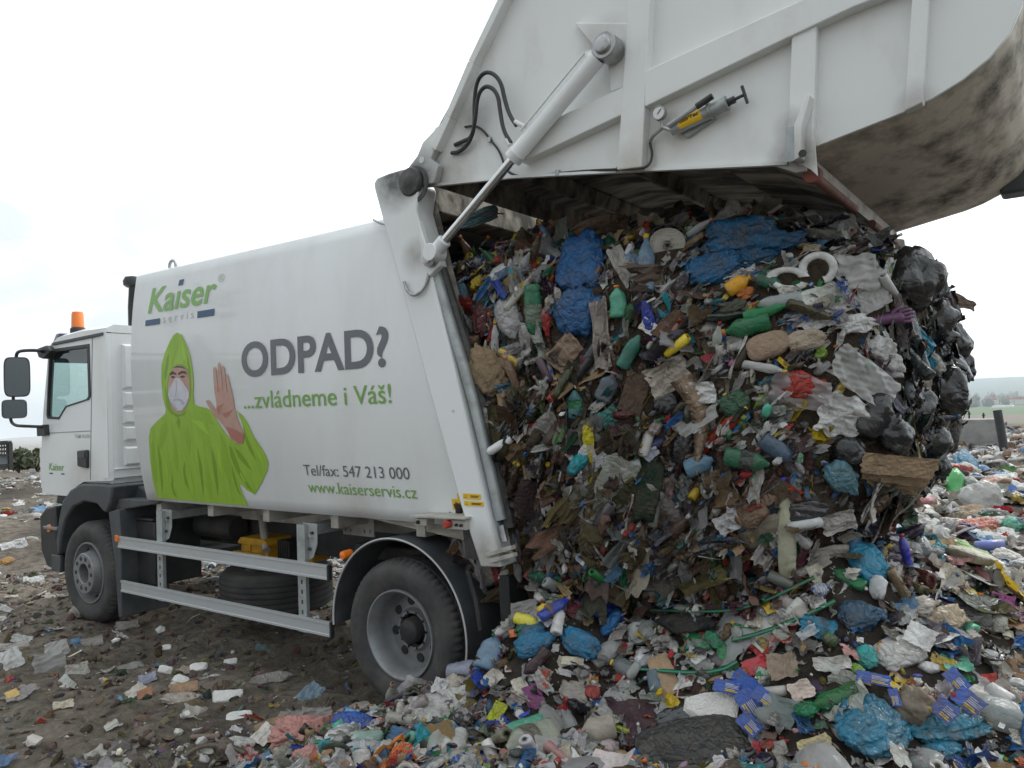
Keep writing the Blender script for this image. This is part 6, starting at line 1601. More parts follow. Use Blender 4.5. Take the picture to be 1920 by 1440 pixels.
hero(S_, 770, 1345, 885, 1318, 60, (.60, .59, .56), 'film', 'white_bag', 'bag', 'big white film sheet right of the rear wheel', amp=.3)
hero(B, 830, 1300, 870, 1278, 34, (.55, .49, .42), 'film', 'white_bag', 'bag', 'cream bag on top of the big white film sheet')
hero(S_, 755, 1310, 838, 1215, 26, (.40, .42, .42), 'clear', 'clear_film', 'film', 'thin clear film rising against the rear wheel', amp=.12)
hero(B, 775, 1298, 808, 1280, 26, (.02, .22, .06), 'film', 'green_film', 'film', 'dark green film at the foot of the rear wheel')
hero(S_, 700, 1345, 732, 1330, 26, (.03, .24, .09), 'film', 'green_film', 'film', 'small green film left of the big white sheet')
hero(S_, 925, 1360, 945, 1322, 26, (.50, .55, .03), 'film', 'yellow_sachet', 'sachet', 'upright yellow green sachet in the front of the heap', smooth=False, torn=.05)
hero('bottle', 912, 1262, 938, 1195, 40, (.18, .30, .42), 'pet', 'plastic_bottle', 'bottle', 'large pale blue bottle leaning at the left edge of the heap', BOT)
hero('bottle', 845, 1270, 915, 1258, 30, (.28, .30, .38), 'pet', 'plastic_bottle', 'bottle', 'crushed bottle with a blue cap pointing to the board', BOT, cap=(.04, .3, .6))
hero(B, 882, 1262, 906, 1252, 24, MAROON, 'film', 'maroon_bag', 'bag', 'dark maroon lump beside the crushed bottle')
hero(B, 958, 1232, 1050, 1190, 56, (.025, .20, .36), 'film', 'blue_bag', 'bag', 'twisted bright blue bag in the left of the heap', BAGS, aniso=(.5, 3, 1))
hero(B, 1048, 1188, 1122, 1226, 50, (.03, .23, .42), 'film', 'blue_bag', 'bag', 'bright blue bag with a white tear right of the twisted one', BAGS, aniso=(.6, 2.6, 1))
hero(B, 966, 1188, 1020, 1162, 30, (.04, .14, .09), 'film', 'green_film', 'film', 'dark green film above the twisted blue bag')
hero('bottle', 968, 1160, 1018, 1176, 22, (.60, .54, .05), 'hard', 'yellow_bottle', 'bottle', 'opaque yellow bottle near the mud flap', BOT, cap=(.6, .54, .05))
hero(K_, 955, 1192, 996, 1184, 16, (.62, .14, .02), 'hard', 'orange_tray', 'tray', 'small orange red tray under the yellow bottle')
hero(S_, 1078, 1128, 1170, 1160, 40, (.02, .07, .40), 'film', 'blue_film', 'film', 'royal blue film under the foot of the rear frame')
hero(S_, 1050, 1130, 1085, 1150, 34, MAROON, 'film', 'maroon_film', 'film', 'dark maroon film left of the royal blue film')
hero('bottle', 1062, 1084, 990, 1072, 22, (.015, .15, .08), 'pet', 'plastic_bottle', 'bottle', 'dark green bottle with a red cap under the rear frame', BOT, cap=RED)
hero(S_, 960, 1155, 1015, 1140, 34, (.44, .42, .40), 'clear', 'clear_film', 'film', 'grey clear film above the yellow bottle')
hero(B, 1010, 1150, 1028, 1135, 16, YELLOW, 'hard', 'yellow_disc', 'disc', 'round yellow lid above the yellow bottle')
hero(K_, 1052, 1240, 1096, 1243, 16, (.50, .46, .36), 'matte', 'printed_card', 'card', 'cream card with dark lettering below the bright blue bag', bend=.03)
hero(K_, 994, 1288, 1012, 1335, 36, (.20, .06, .16), 'matte', 'purple_packet', 'packet', 'purple and red packet in the front of the heap', bend=.05)
hero(K_, 968, 1275, 990, 1320, 30, (.52, .48, .40), 'matte', 'cream_paper', 'paper', 'cream folded paper left of the purple packet')
hero(K_, 915, 1285, 942, 1262, 28, (.50, .45, .40), 'matte', 'red_edged_card', 'card', 'cream card with a red edge below the large pale blue bottle', bend=.05)
hero('bottle', 1200, 1270, 1150, 1246, 30, (.18, .21, .22), 'pet', 'plastic_bottle', 'bottle', 'grey bottle with a yellow cap left of the brown board', BOT, cap=YELLOW)
hero('bottle', 1225, 1262, 1238, 1316, 26, (.10, .16, .20), 'pet', 'plastic_bottle', 'bottle', 'dark bottle with a blue cap lying under the brown board', BOT, cap=(.06, .25, .45))
hero(B, 1165, 1290, 1192, 1280, 20, WHITE, 'hard', 'white_disc', 'disc', 'round white lid left of the brown board')
hero('bottle', 1040, 1388, 940, 1425, 56, (.34, .36, .28), 'pet', 'plastic_bottle', 'bottle', 'big muddy clear bottle at the bottom edge', BOT, lab=(.16, .15, .12), crush=.15)
hero('bottle', 1022, 1362, 930, 1390, 40, (.10, .40, .26), 'pet', 'plastic_bottle', 'bottle', 'mint green bottle above the big muddy clear bottle', BOT, crush=.2)
hero(B, 1018, 1328, 1068, 1412, 34, (.42, .42, .40), 'clear', 'clear_bag', 'bag', 'long twisted greyish bag hanging over the front of the heap', aniso=(.4, 3, 1))
hero(B, 1058, 1335, 1085, 1395, 28, (.48, .48, .47), 'clear', 'clear_bag', 'bag', 'second twisted clear bag right of the long greyish one', aniso=(.4, 3, 1))
hero('bottle', 1152, 1368, 1086, 1384, 46, (.42, .38, .31), 'pet', 'plastic_bottle', 'bottle', 'muddy clear bottle with a red cap in front of the lime strip', BOT, cap=RED, crush=.15)
strap([(1140, 1366), (1162, 1372), (1180, 1385), (1198, 1390)], 12, (.40, .50, .06), 'film', 'lime_strip', 'strip', 'lime green strip lying left of the big dusty black sheet')
hero(B, 1118, 1410, 1160, 1400, 50, (.52, .42, .42), 'film', 'pale_bag', 'bag', 'pale pinkish bag left of the big dusty black sheet', depth=.45)
hero(S_, 1130, 1320, 1200, 1350, 62, (.40, .40, .38), 'film', 'grey_film', 'film', 'wrinkled grey film behind the muddy bottle with a red cap')
hero(B, 1045, 1290, 1110, 1320, 44, (.38, .34, .30), 'film', 'grey_film', 'film', 'grey textured film right of the purple packet')
hero('bottle', 1110, 1250, 1168, 1205, 34, (.42, .43, .42), 'pet', 'plastic_bottle', 'bottle', 'crumpled clear bottle behind the grey bottle with a yellow cap', BOT)
hero('bottle', 1235, 1215, 1205, 1170, 36, (.36, .38, .38), 'pet', 'plastic_bottle', 'bottle', 'clear crumpled bottle just under the green band', BOT)
hero(S_, 560, 1330, 600, 1290, 34, (.30, .44, .55), 'clear', 'pale_blue_bag', 'bag', 'pale blue bag with an orange print on the bare soil')
hero(K_, 480, 1385, 545, 1360, 42, (.30, .20, .12), 'matte', 'brown_card', 'cardboard', 'bent brown cardboard behind the pink bag', bend=.2)
hero(S_, 478, 1402, 515, 1370, 34, (.58, .55, .50), 'matte', 'white_paper', 'paper', 'curled whitish paper left of the pink bag')
hero(S_, 560, 1345, 625, 1345, 26, (.48, .46, .44), 'clear', 'clear_film', 'film', 'clear film with a red scrap behind the pink bag')
# --- on the bare soil
fo = ((424, 1352, 474, 1346, 20, 'oblong white foam block nearest the pink bag'), (398, 1312, 456, 1304, 26, 'largest white foam piece on the bare soil'), (356, 1258, 390, 1250, 16, 'white foam roll below the side guard'),
      (324, 1274, 352, 1284, 18, 'white foam lump in front of the foam roll'), (296, 1256, 322, 1262, 16, 'white foam lump left of the foam roll'), (302, 1217, 322, 1215, 10, 'small white foam piece under the lower rail'), (420, 1244, 446, 1242, 12, 'small white foam piece right of the foam roll'),
      (338, 1346, 356, 1338, 12, 'small white foam crumb left of the oblong block'))
for a, b, c_, d, w_, lab in fo: hero('foam', a, b, c_, d, w_, (.70, .69, .66), 'foam', 'foam_piece', 'foam', lab, FOAM, th=.45)
hero(B, 292, 1312, 378, 1312, 26, (.48, .42, .36), 'film', 'beige_bag', 'bag', 'trodden beige bag left of the largest foam piece', th=.3, depth=.5)
hero(K_, 316, 1298, 372, 1290, 20, (.34, .22, .14), 'matte', 'brown_card', 'cardboard', 'flat brown cardboard behind the trodden beige bag')
hero(S_, 236, 1318, 272, 1290, 26, (.52, .48, .43), 'matte', 'white_paper', 'paper', 'crumpled paper left of the trodden beige bag')
hero(K_, 258, 1310, 288, 1300, 18, (.36, .17, .10), 'matte', 'brown_card', 'cardboard', 'small reddish brown card left of the trodden beige bag')
hero(S_, 258, 1282, 296, 1272, 18, (.36, .38, .50), 'film', 'lilac_film', 'film', 'pale lilac film left of the foam lumps')
hero(B, 466, 1280, 552, 1266, 24, (.34, .32, .29), 'film', 'grey_film', 'film', 'long grey film trodden into the soil right of the foam pieces', th=.25)
hero(B, 212, 1264, 272, 1250, 24, (.34, .33, .31), 'film', 'grey_film', 'film', 'long grey film trodden into the soil left of the foam pieces', th=.25)
hero(B, 132, 1146, 172, 1158, 28, (.36, .33, .28), 'film', 'grey_bag', 'bag', 'dusty grey bag lying against the front wheel', th=.7)
hero(B, 478, 1212, 508, 1224, 18, (.14, .24, .26), 'film', 'teal_scrap', 'film', 'teal scrap on the soil below the end of the lower rail')
hero(S_, 60, 1260, 126, 1240, 44, (.42, .42, .40), 'clear', 'clear_film', 'film', 'clear film sheet at the left of the bare soil')
hero(S_, 0, 1250, 42, 1232, 38, (.60, .60, .58), 'film', 'white_film', 'film', 'white film at the left edge of the bare soil')
hero(B, 8, 1284, 28, 1274, 16, RED, 'film', 'red_wrapper', 'wrapper', 'red and white wrapper at the left edge')
hero(K_, 12, 1312, 36, 1300, 16, (.50, .32, .08), 'hard', 'orange_disc', 'disc', 'round orange yellow lid at the left edge')
hero(S_, 0, 1034, 52, 1020, 20, (.66, .66, .66), 'film', 'white_film', 'film', 'big white film far left behind the cab')
hero(S_, 40, 1096, 84, 1090, 16, (.64, .64, .63), 'film', 'white_film', 'film', 'white sheet on the soil left of the front wheel')
hero(B, 0, 1062, 26, 1046, 14, (.45, .24, .04), 'film', 'orange_scrap', 'film', 'dirty orange yellow scrap at the left edge')
strap([(345, 1428), (352, 1412), (380, 1402), (415, 1402), (445, 1408), (458, 1420)], 9, (.13, .11, .09), 'matte', 'muddy_band', 'band', 'muddy looped band at the bottom left', lift=.03)
hero('can', 358, 1386, 414, 1384, 10, (.20, .15, .12), 'matte', 'rusty_tube', 'tube', 'brown tube lying on the soil left of the pink bag')
for a, b, c_, d, w_, cl_, mt_, lab in ((84, 1232, 132, 1214, 30, WHITE, 'clear', 'bright clear film behind the sheet at the left of the bare soil'), (120, 1268, 168, 1256, 26, OFF, 'film', 'greyish white film right of the sheet at the left of the bare soil'),
      (20, 1200, 62, 1206, 18, WHITE, 'film', 'thin white film above the left edge sheet'), (150, 1215, 196, 1204, 18, OFF, 'clear', 'low grey film between the front wheel and the long grey film'), (96, 1330, 140, 1322, 16, CREAM, 'matte', 'cream paper scrap at the lower left of the bare soil'),
      (0, 1140, 22, 1150, 12, WHITE, 'film', 'small white film at the left edge level with the front wheel'), (196, 1372, 224, 1356, 14, OFF, 'matte', 'grey paper scrap in the lower left foreground'), (215, 1180, 262, 1172, 16, OFF, 'film', 'crumpled grey film right behind the front wheel')):
    hero(S_, a, b, c_, d, w_, cl_, mt_, 'film_scrap', 'film', lab)
# --- far right, on the field of rubbish
hero(B, 1822, 846, 1868, 846, 16, BLACK, 'gloss', 'black_bag', 'bag', 'dark bag lying on the rubbish field in front of the concrete block')
hero(K_, 1800, 842, 1830, 828, 20, (.36, .24, .14), 'matte', 'cardboard', 'cardboard', 'brown cardboard box left in front of the concrete block', bend=.3)
hero(K_, 1838, 838, 1858, 822, 20, (.50, .44, .38), 'matte', 'cardboard', 'cardboard', 'pale open carton in front of the concrete block', bend=.4)
hero(B, 1836, 912, 1890, 905, 24, (.62, .38, .30), 'film', 'pink_bag', 'bag', 'pale salmon bag on the rubbish field')
hero(B, 1856, 876, 1878, 868, 16, (.04, .08, .14), 'film', 'blue_bag', 'bag', 'dark blue bag on the rubbish field beyond the wrinkled blue bag')
def clear_of_heroes(P, mg=0.0):
    """false where one of the single pieces already lies"""
    ok = np.ones(len(P), bool)
    for c, R, L, hw in FOOT:
        q = (P - c) @ R
        ok &= ~((np.abs(q[:, 0] / (L * .95 + mg)) ** 3 + np.abs(q[:, 1] / (hw * .92 + mg)) ** 3 < 1) & (np.abs(q[:, 2]) < .18))
    return ok
def sample_tris(Vt, Tt, n, r):
    A, B, Cc = Vt[Tt[:, 0]], Vt[Tt[:, 1]], Vt[Tt[:, 2]]
    nr = np.cross(B - A, Cc - A); ar = np.linalg.norm(nr, axis=1)
    i = r.choice(len(Tt), n, p=ar / ar.sum()); u = r.random((n, 2)); u = np.where(u.sum(1)[:, None] > 1, 1 - u, u)
    P = A[i] + (B[i] - A[i]) * u[:, :1] + (Cc[i] - A[i]) * u[:, 1:]
    return P, nr[i] / ar[i][:, None]
def project(P):
    q = (P - CAM) @ RC.T
    return 960 + F_PX * q[:, 0] / q[:, 2], 720 + F_PX * q[:, 1] / q[:, 2], q[:, 2]

def scatter(fill, P, Nn, r, size, kinds, palette, tilt=.45, out=.0, elong=1.0, flow=None, flat=.5, mg=0.0):
    """pieces of random kind and colour at points; palette(P) -> per point colour index list"""
    ok = clear_of_heroes(P, mg); P, Nn = P[ok], Nn[ok]
    n = len(P)
    kn = list(kinds.keys()); kp = np.array([kinds[k] for k in kn], float); kp /= kp.sum()
    kk = r.choice(len(kn), n, p=kp)
    col, cm_ = palette(P, r)
    for a, k in enumerate(kn):
        idx = np.where(kk == a)[0]
        pis = np.array(PK[k])[r.integers(0, len(PK[k]), len(idx))]
        for pi in PK[k]:
            j = idx[pis == pi]
            if not len(j): continue
            s = size(P[j], r)
            if k == 'lump': sc = np.c_[s * r.uniform(.7, 1.3, len(j)), s * r.uniform(.5, .9, len(j)), s * r.uniform(.3, .6, len(j)) * flat * 2]; m_ = np.where(cm_[j] == RI['matte'], RI['film'], cm_[j])
            elif k == 'sheet': sc = np.c_[s * r.uniform(.8, 1.5, len(j)), s * r.uniform(.5, 1.0, len(j)), s * r.uniform(.5, 1.1, len(j))]; m_ = cm_[j]
            elif k == 'card': sc = np.c_[s * r.uniform(.7, 1.4, len(j)), s * r.uniform(.5, .8, len(j)), s * r.uniform(.3, .8, len(j))]; m_ = np.full(len(j), RI['matte'])
            elif k == 'bottle': b_ = s * .0 + r.uniform(.085, .13, len(j)); sc = np.c_[b_, b_ * .36, b_ * .36]; m_ = np.full(len(j), RI['pet'])
            elif k == 'can': b_ = s * .0 + r.uniform(.045, .07, len(j)); sc = np.c_[b_, b_ * .55, b_ * .5]; m_ = np.full(len(j), RI['hard'])
            elif k == 'strip': sc = np.c_[s * r.uniform(1, 2.2, len(j)), s * .9, s * .9]; m_ = cm_[j]
            else: sc = np.c_[s, s, s] * r.uniform(.25, .6, (len(j), 1)); m_ = np.full(len(j), RI['hard'])
            R = rotmats(Nn[j], r.random(len(j)) * 6.28, r, tilt, flow(P[j], Nn[j]) if flow else None)
            if flow: sc = sc * np.array((1.35, .72, .9))
            fill.put(pi, P[j] + Nn[j] * (out * r.normal(size=(len(j), 1)) + .01), R, sc, col[j], m_)

def mk_palette(entries, vary=.25):
    """entries: (weight, colour, material)"""
    w = np.array([e[0] for e in entries], float); w /= w.sum(); cs = np.array([e[1] for e in entries]); ms = np.array([RI[e[2]] for e in entries])
    def f(P, r):
        i = r.choice(len(w), len(P), p=w)
        return np.clip(cs[i] * (1 + vary * r.normal(size=(len(P), 1))) + .012 * r.normal(size=(len(P), 3)), .008, .8), ms[i]
    return f
PAL_BROWN = mk_palette([(20, BROWN, 'matte'), (22, DBROWN, 'soil'), (14, MUD, 'film'), (8, GREY, 'clear'), (6, OFF, 'matte'), (3, WHITE, 'film'), (8, DGREY, 'film'), (6, BLACK, 'gloss'), (3, KRAFT, 'matte'), (2, GREEN, 'film'), (2, BLUE, 'film'), (1.2, RED, 'film'), (1, YELLOW, 'film'), (1.5, MAROON, 'film'), (1.5, TEAL, 'film'), (1, SKY, 'clear')])
PAL_MIX = mk_palette([(9, BROWN, 'matte'), (6, DBROWN, 'soil'), (13, (.5, .5, .49), 'clear'), (11, OFF, 'film'), (12, WHITE, 'film'), (7, DGREY, 'film'), (5, BLACK, 'gloss'), (5, KRAFT, 'matte'), (4, GREEN, 'film'), (4, BLUE, 'film'), (2.5, SKY, 'clear'), (2.5, RED, 'film'), (2.4, YELLOW, 'film'), (2, MAROON, 'film'), (2, TEAL, 'film'), (1.5, ORANGE, 'film'), (1.5, PINK, 'film'), (2, ROYAL, 'film'), (2, CREAM, 'matte')])
PAL_PALE = mk_palette([(16, OFF, 'film'), (18, WHITE, 'film'), (10, (.5, .5, .49), 'clear'), (14, WHITE, 'clear'), (8, DGREY, 'film'), (7, KRAFT, 'matte'), (6, BROWN, 'matte'), (5, CREAM, 'matte'), (6, BLACK, 'gloss'), (3, BLUE, 'film'), (3, SKY, 'clear'), (2, TEAL, 'film'), (3, GREEN, 'film'), (2, RED, 'film'), (1.5, YELLOW, 'film'), (1.5, PINK, 'film'), (1.5, ROYAL, 'film'), (1, ORANGE, 'film'), (1, LIME, 'film'), (1, MINT, 'pet')])
PAL_BIG = mk_palette([(22, BROWN, 'matte'), (18, DBROWN, 'soil'), (14, MUD, 'film'), (12, GREY, 'clear'), (10, OFF, 'film'), (8, WHITE, 'film'), (8, BLACK, 'gloss'), (7, KRAFT, 'matte'), (5, CREAM, 'clear')])
PAL_BLACK = mk_palette([(50, BLACK, 'gloss'), (10, DGREY, 'film'), (4, GREY, 'clear'), (3, BROWN, 'matte'), (2, WHITE, 'film'), (1, BLUE, 'film')])

def load_palette(P, r):
    px, py, d = project(P)
    c0, m0 = PAL_BROWN(P, r); c1, m1 = PAL_MIX(P, r); c2, m2 = PAL_PALE(P, r); c3, m3 = PAL_BLACK(P, r)
    x, y, z = P.T
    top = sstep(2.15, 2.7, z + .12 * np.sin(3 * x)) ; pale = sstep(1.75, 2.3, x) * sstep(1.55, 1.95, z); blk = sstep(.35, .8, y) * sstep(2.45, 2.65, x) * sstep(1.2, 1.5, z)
    u = r.random(len(P))
    w = np.where(u < blk, 3, np.where(u < np.maximum(blk, pale * .93), 2, np.where(u < np.maximum.reduce([blk, pale * .93, top * .95]), 1, 0)))
    low = r.random(len(P)) < .22 + .28 * (z < 1.4); w = np.where((w == 0) & low, 1, w)
    col = np.choose(w[:, None], [c0, c1, c2, c3]); mm = np.choose(w, [m0, m1, m2, m3])
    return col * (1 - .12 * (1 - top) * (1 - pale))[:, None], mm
def load_flow(P, Nn):
    x, y, z = P.T
    ang = np.radians(np.interp(x, [.4, 1.3, 2.0, 2.8], [82, 72, 42, 14]) + 22 * np.sin(2.1 * x + 1.7 * z) + 18 * (z < 1.6))
    near = np.c_[np.cos(ang), 0 * x, np.sin(ang)]; end = np.c_[0 * x + .1, .5 * np.sin(2 * z), 0 * x + 1.0]
    k = (Nn[:, 0] > .65)[:, None]
    return np.where(k, end, near) + .05
def big_palette(P, r):
    c, m = PAL_BIG(P, r); c2, m2 = PAL_PALE(P, r); c3, m3 = PAL_BLACK(P, r); x, y, z = P.T
    k = (sstep(.35, .8, y) * sstep(2.45, 2.65, x) * sstep(1.2, 1.5, z) > .4)[:, None]
    p = ((sstep(1.75, 2.3, x) * sstep(1.55, 1.95, z) > .5) & (c2.max(1) - c2.min(1) < .08))[:, None]
    return np.where(k, c3, np.where(p, c2, c)), np.where(k[:, 0], m3, np.where(p[:, 0], m2, m))
r = np.random.default_rng(21)
P_, N_ = sample_tris(LV, LT, 22000, r)
vis = ((CAM - P_) * N_).sum(1) / np.linalg.norm(CAM - P_, axis=1) > -.35
keep = vis & (P_[:, 0] > .25) & ~((P_[:, 1] < .14) & (P_[:, 0] < .95 - (P_[:, 2] - 1.02) * .3 - .0))
P_, N_ = P_[keep], N_[keep]
fill = Fill()
n1_, n2_ = int(len(P_) * .075), int(len(P_) * .32)
scatter(fill, P_[:n1_], N_[:n1_], r, lambda p, r: r.uniform(.10, .20, len(p)), dict(lump=1.2, sheet=9, card=.3), big_palette, tilt=.28, out=.015, flat=.35, flow=load_flow, mg=.075)
scatter(fill, P_[n1_:n2_], N_[n1_:n2_], r, lambda p, r: r.uniform(.05, .10, len(p)), dict(lump=1.8, sheet=9, card=.7, bottle=.5), load_palette, tilt=.45, out=.025, flat=.45, flow=load_flow, mg=.03)
scatter(fill, P_[n2_:], N_[n2_:], r, lambda p, r: .012 + .05 * r.random(len(p)) ** 1.8, dict(lump=2, sheet=8, card=1.2, bottle=.2, can=.25, strip=1.6, bit=1.2), load_palette, tilt=.6, out=.035, flow=load_flow)
# strings and rags of film that hang down
j = r.choice(len(P_), 170, replace=False); j = j[clear_of_heroes(P_[j])]
kk = r.integers(0, 5, len(j))
for a, pi in enumerate(PK['strip']):
    q = j[kk == a]
    if len(q):
        s_ = r.uniform(.06, .17, len(q)); fl_d = np.c_[.15 * r.normal(size=len(q)), .1 * r.normal(size=len(q)), -np.ones(len(q))]
        c_, m_ = load_palette(P_[q], r); c_ = .5 * c_ + .5 * np.array(OFF)
        fill.put(pi, P_[q] + N_[q] * .05 + (0, 0, -.05), rotmats(N_[q], s_, r, .1, fl_d), np.c_[s_, s_ * .5, s_ * .3], c_, np.full(len(q), RI['film']))
P2, N2 = sample_tris(LV, LT, 9000, r)
k2 = (((CAM - P2) * N2).sum(1) / np.linalg.norm(CAM - P2, axis=1) > -.1) & (P2[:, 0] > .3); P2, N2 = P2[k2], N2[k2]
scatter(fill, P2, N2, r, lambda p, r: .02 + .035 * r.random(len(p)), dict(lump=2, sheet=8, card=1, strip=1), load_palette, tilt=.5, out=.02, flow=load_flow)
fill.build('pressed_rubbish', load)

# ------------------------------------------------------------------ the heap under and before it, and the field of rubbish behind
def ground_points(n, x0, x1, y0, y1, r, dens):
    x = r.uniform(x0, x1, n); y = r.uniform(y0, y1, n); k = r.random(n) < dens(x, y); x, y = x[k], y[k]
    z = H(x, y); e = .03
    nx = (H(x - e, y) - H(x + e, y)) / (2 * e); ny = (H(x, y - e) - H(x, y + e)) / (2 * e)
    N_ = np.c_[nx * .6, ny * .6, np.ones(len(x))]; N_ /= np.linalg.norm(N_, axis=1)[:, None]
    P = np.c_[x, y, z]
    px, py, d = project(P); ok = (d > .4) & (px > -200) & (px < 2450) & (py < 1700)
    return P[ok], N_[ok]
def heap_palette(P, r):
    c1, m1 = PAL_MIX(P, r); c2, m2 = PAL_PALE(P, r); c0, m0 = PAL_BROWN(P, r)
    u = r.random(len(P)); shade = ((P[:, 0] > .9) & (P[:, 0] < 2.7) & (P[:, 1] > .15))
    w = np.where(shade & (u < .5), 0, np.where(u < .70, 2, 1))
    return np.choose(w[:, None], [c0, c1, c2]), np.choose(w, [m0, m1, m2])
r = np.random.default_rng(31)
fill = Fill()
P_, N_ = ground_points(23000, -.6, 5.6, -3.2, 3.0, r, lambda x, y: pile(x, y) > .12)
n1_, n2_ = int(len(P_) * .10), int(len(P_) * .38)
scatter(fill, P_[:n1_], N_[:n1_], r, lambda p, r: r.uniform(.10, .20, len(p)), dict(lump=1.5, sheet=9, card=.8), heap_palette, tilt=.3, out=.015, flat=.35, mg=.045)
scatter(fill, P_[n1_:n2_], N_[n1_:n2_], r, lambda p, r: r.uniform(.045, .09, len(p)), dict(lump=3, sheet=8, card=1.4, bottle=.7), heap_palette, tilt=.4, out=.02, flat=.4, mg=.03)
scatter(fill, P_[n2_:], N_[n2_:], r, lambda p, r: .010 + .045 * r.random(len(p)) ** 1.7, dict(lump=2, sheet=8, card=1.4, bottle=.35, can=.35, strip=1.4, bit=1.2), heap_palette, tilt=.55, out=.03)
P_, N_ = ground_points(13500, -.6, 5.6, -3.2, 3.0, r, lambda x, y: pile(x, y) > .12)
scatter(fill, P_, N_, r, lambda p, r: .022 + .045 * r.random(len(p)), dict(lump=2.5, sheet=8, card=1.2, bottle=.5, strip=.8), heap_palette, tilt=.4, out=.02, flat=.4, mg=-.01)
o = fill.build('rubbish_heap'); tag(o, 'tumbled heap of bags, paper and plastic below the load and in the foreground', 'rubbish heap', kind='stuff')
fill = Fill()
P_, N_ = ground_points(24000, -16, 12, 3.0, 27, r, lambda x, y: np.where(x > xb(y) - 1, 1, .12) * np.clip(9 / y, .12, 1))
scatter(fill, P_, N_, r, lambda p, r: r.uniform(.06, .17, len(p)) * (1 + .03 * p[:, 1]), dict(lump=5, sheet=6, card=2, bit=1), mk_palette([(30, WHITE, 'film'), (18, OFF, 'film'), (10, GREY, 'film'), (8, KRAFT, 'matte'), (6, BROWN, 'matte'), (5, BLACK, 'film'), (3, BLUE, 'film'), (3, SKY, 'film'), (2, RED, 'film'), (2, PINK, 'film'), (1, YELLOW, 'film'), (1, GREEN, 'film'), (4, CREAM, 'matte')]), tilt=.35, flat=.45)
o = fill.build('rubbish_field'); tag(o, 'pale field of spread rubbish behind the load', 'rubbish field', kind='stuff')
# litter and clods on the bare soil at the left
fill = Fill()
lit = mk_palette([(34, WHITE, 'film'), (20, OFF, 'film'), (22, OFF, 'clear'), (10, MUD, 'film'), (6, KRAFT, 'matte'), (5, CREAM, 'matte'), (3, SKY, 'clear'), (2, TEAL, 'film'), (2, RED, 'film'), (1.5, ORANGE, 'film'), (1.5, BLUE, 'film'), (4, DGREY, 'film')])
WL = waves(77, 16, .35, 2.4, .4)
def litter_d(x, y):
    nz = np.clip(.35 + .55 * WL(x, y), .05, 1)
    return np.where(pile(x, y) < .3, nz, 0) * np.where((np.abs(y - 1.2) < 1.3) & (x > -5.3), .3, 1)
P_, N_ = ground_points(26000, -7.5, 1.2, -3.2, 3.5, r, litter_d)
scatter(fill, P_, N_, r, lambda p, r: .012 + .10 * r.random(len(p)) ** 2.4, dict(lump=1.5, sheet=8, card=.8, strip=.9, bit=1.6), lit, tilt=.3, flat=.4)
P_, N_ = ground_points(16000, -34, -5, -8, 22, r, lambda x, y: .8 * np.clip(.25 + .8 * WL(x * .4, y * .4), .06, 1))
scatter(fill, P_, N_, r, lambda p, r: .03 + .13 * r.random(len(p)) ** 2, dict(lump=2.5, sheet=6, card=.8), lit, tilt=.3, flat=.4)
P_, N_ = ground_points(15000, -7.5, 1.2, -3.2, 3.5, r, lambda x, y: np.where(pile(x, y) < .3, np.clip(.4 + .4 * WL(x * 1.3, y * 1.3), .08, 1), 0))
scatter(fill, P_, N_, r, lambda p, r: .005 + .016 * r.random(len(p)) ** 2, dict(sheet=5, card=1.5, bit=2), lit, tilt=.5, flat=.5)
o = fill.build('scattered_litter'); tag(o, 'pale scraps of plastic and paper trodden into the soil', 'litter', kind='stuff')
fill = Fill()
P_, N_ = ground_points(9000, -7.5, 1.4, -3.2, 3.0, r, lambda x, y: np.clip(1.2 - pile(x, y) * 2, 0, 1))
P_[:, 2] -= .006
soilp = mk_palette([(30, (.14, .115, .09), 'soil'), (30, (.12, .098, .078), 'soil'), (24, (.075, .06, .047), 'soil'), (6, (.17, .145, .115), 'soil')])
def clods(k):
    for pi in PK['lump'][:7] + PK['bit']:
        j = np.arange(len(P_))[k == pi]
        if len(j): 
            s = .008 + .045 * r.random(len(j)) ** 2.6; c_, m_ = soilp(P_[j], r)
            fill.put(pi, P_[j], rotmats(N_[j], r.random(len(j)) * 6.28, r, .8), np.c_[s * r.uniform(.7, 1.6, len(j)), s * .8, s * r.uniform(.3, .7, len(j))], c_, np.full(len(j), RI['soil']))
clods(r.choice(np.array(PK['lump'][:7] + PK['bit'] * 9), len(P_)))
o = fill.build('soil_clods'); tag(o, 'loose clods and crumbs of brown soil', 'soil', kind='stuff')
# ------------------------------------------------------------------ beyond the tip
cm = mat('weathered_concrete', (.30, .30, .29), .85, dirt=(.17, .165, .155), dirt_amt=.7, scale=3, bump=.3)
p = PX(1832, 810, y=17.5); z0 = HZ(p[0], 17.5)
m = MB(); hw = .47; zt = PX(1832, 786, y=17.5)[2]
m.prism([(p[0] - hw - .35, z0 - .3), (p[0] + hw, z0 - .3), (p[0] + hw, zt - .03), (p[0] + hw - .04, zt), (p[0] - hw - .35, zt)], 17.4, 18.0)
o = m.build('concrete_block', cm, None, bevel=.02); tag(o, 'grey weathered concrete block at the far edge of the rubbish field', 'concrete block')
m = MB(); b = PX(1883, 826, y=15.5); tp = PX(1870, 769, y=15.5)
b[2] -= .25; m.tube([b, tp], .085, seg=24, cap=False); d_ = (tp - b) / np.linalg.norm(tp - b)
m.tube([tp, b], .072, seg=24, cap=False); n0 = len(m.v)
m.lathe([(.072, 0), (.085, 0)], tp, seg=24, axis='z')
o = m.build('pipe_post', M['blackplastic'], None, angle=60); tag(o, 'black open-ended pipe leaning upright beside the concrete block', 'pipe')
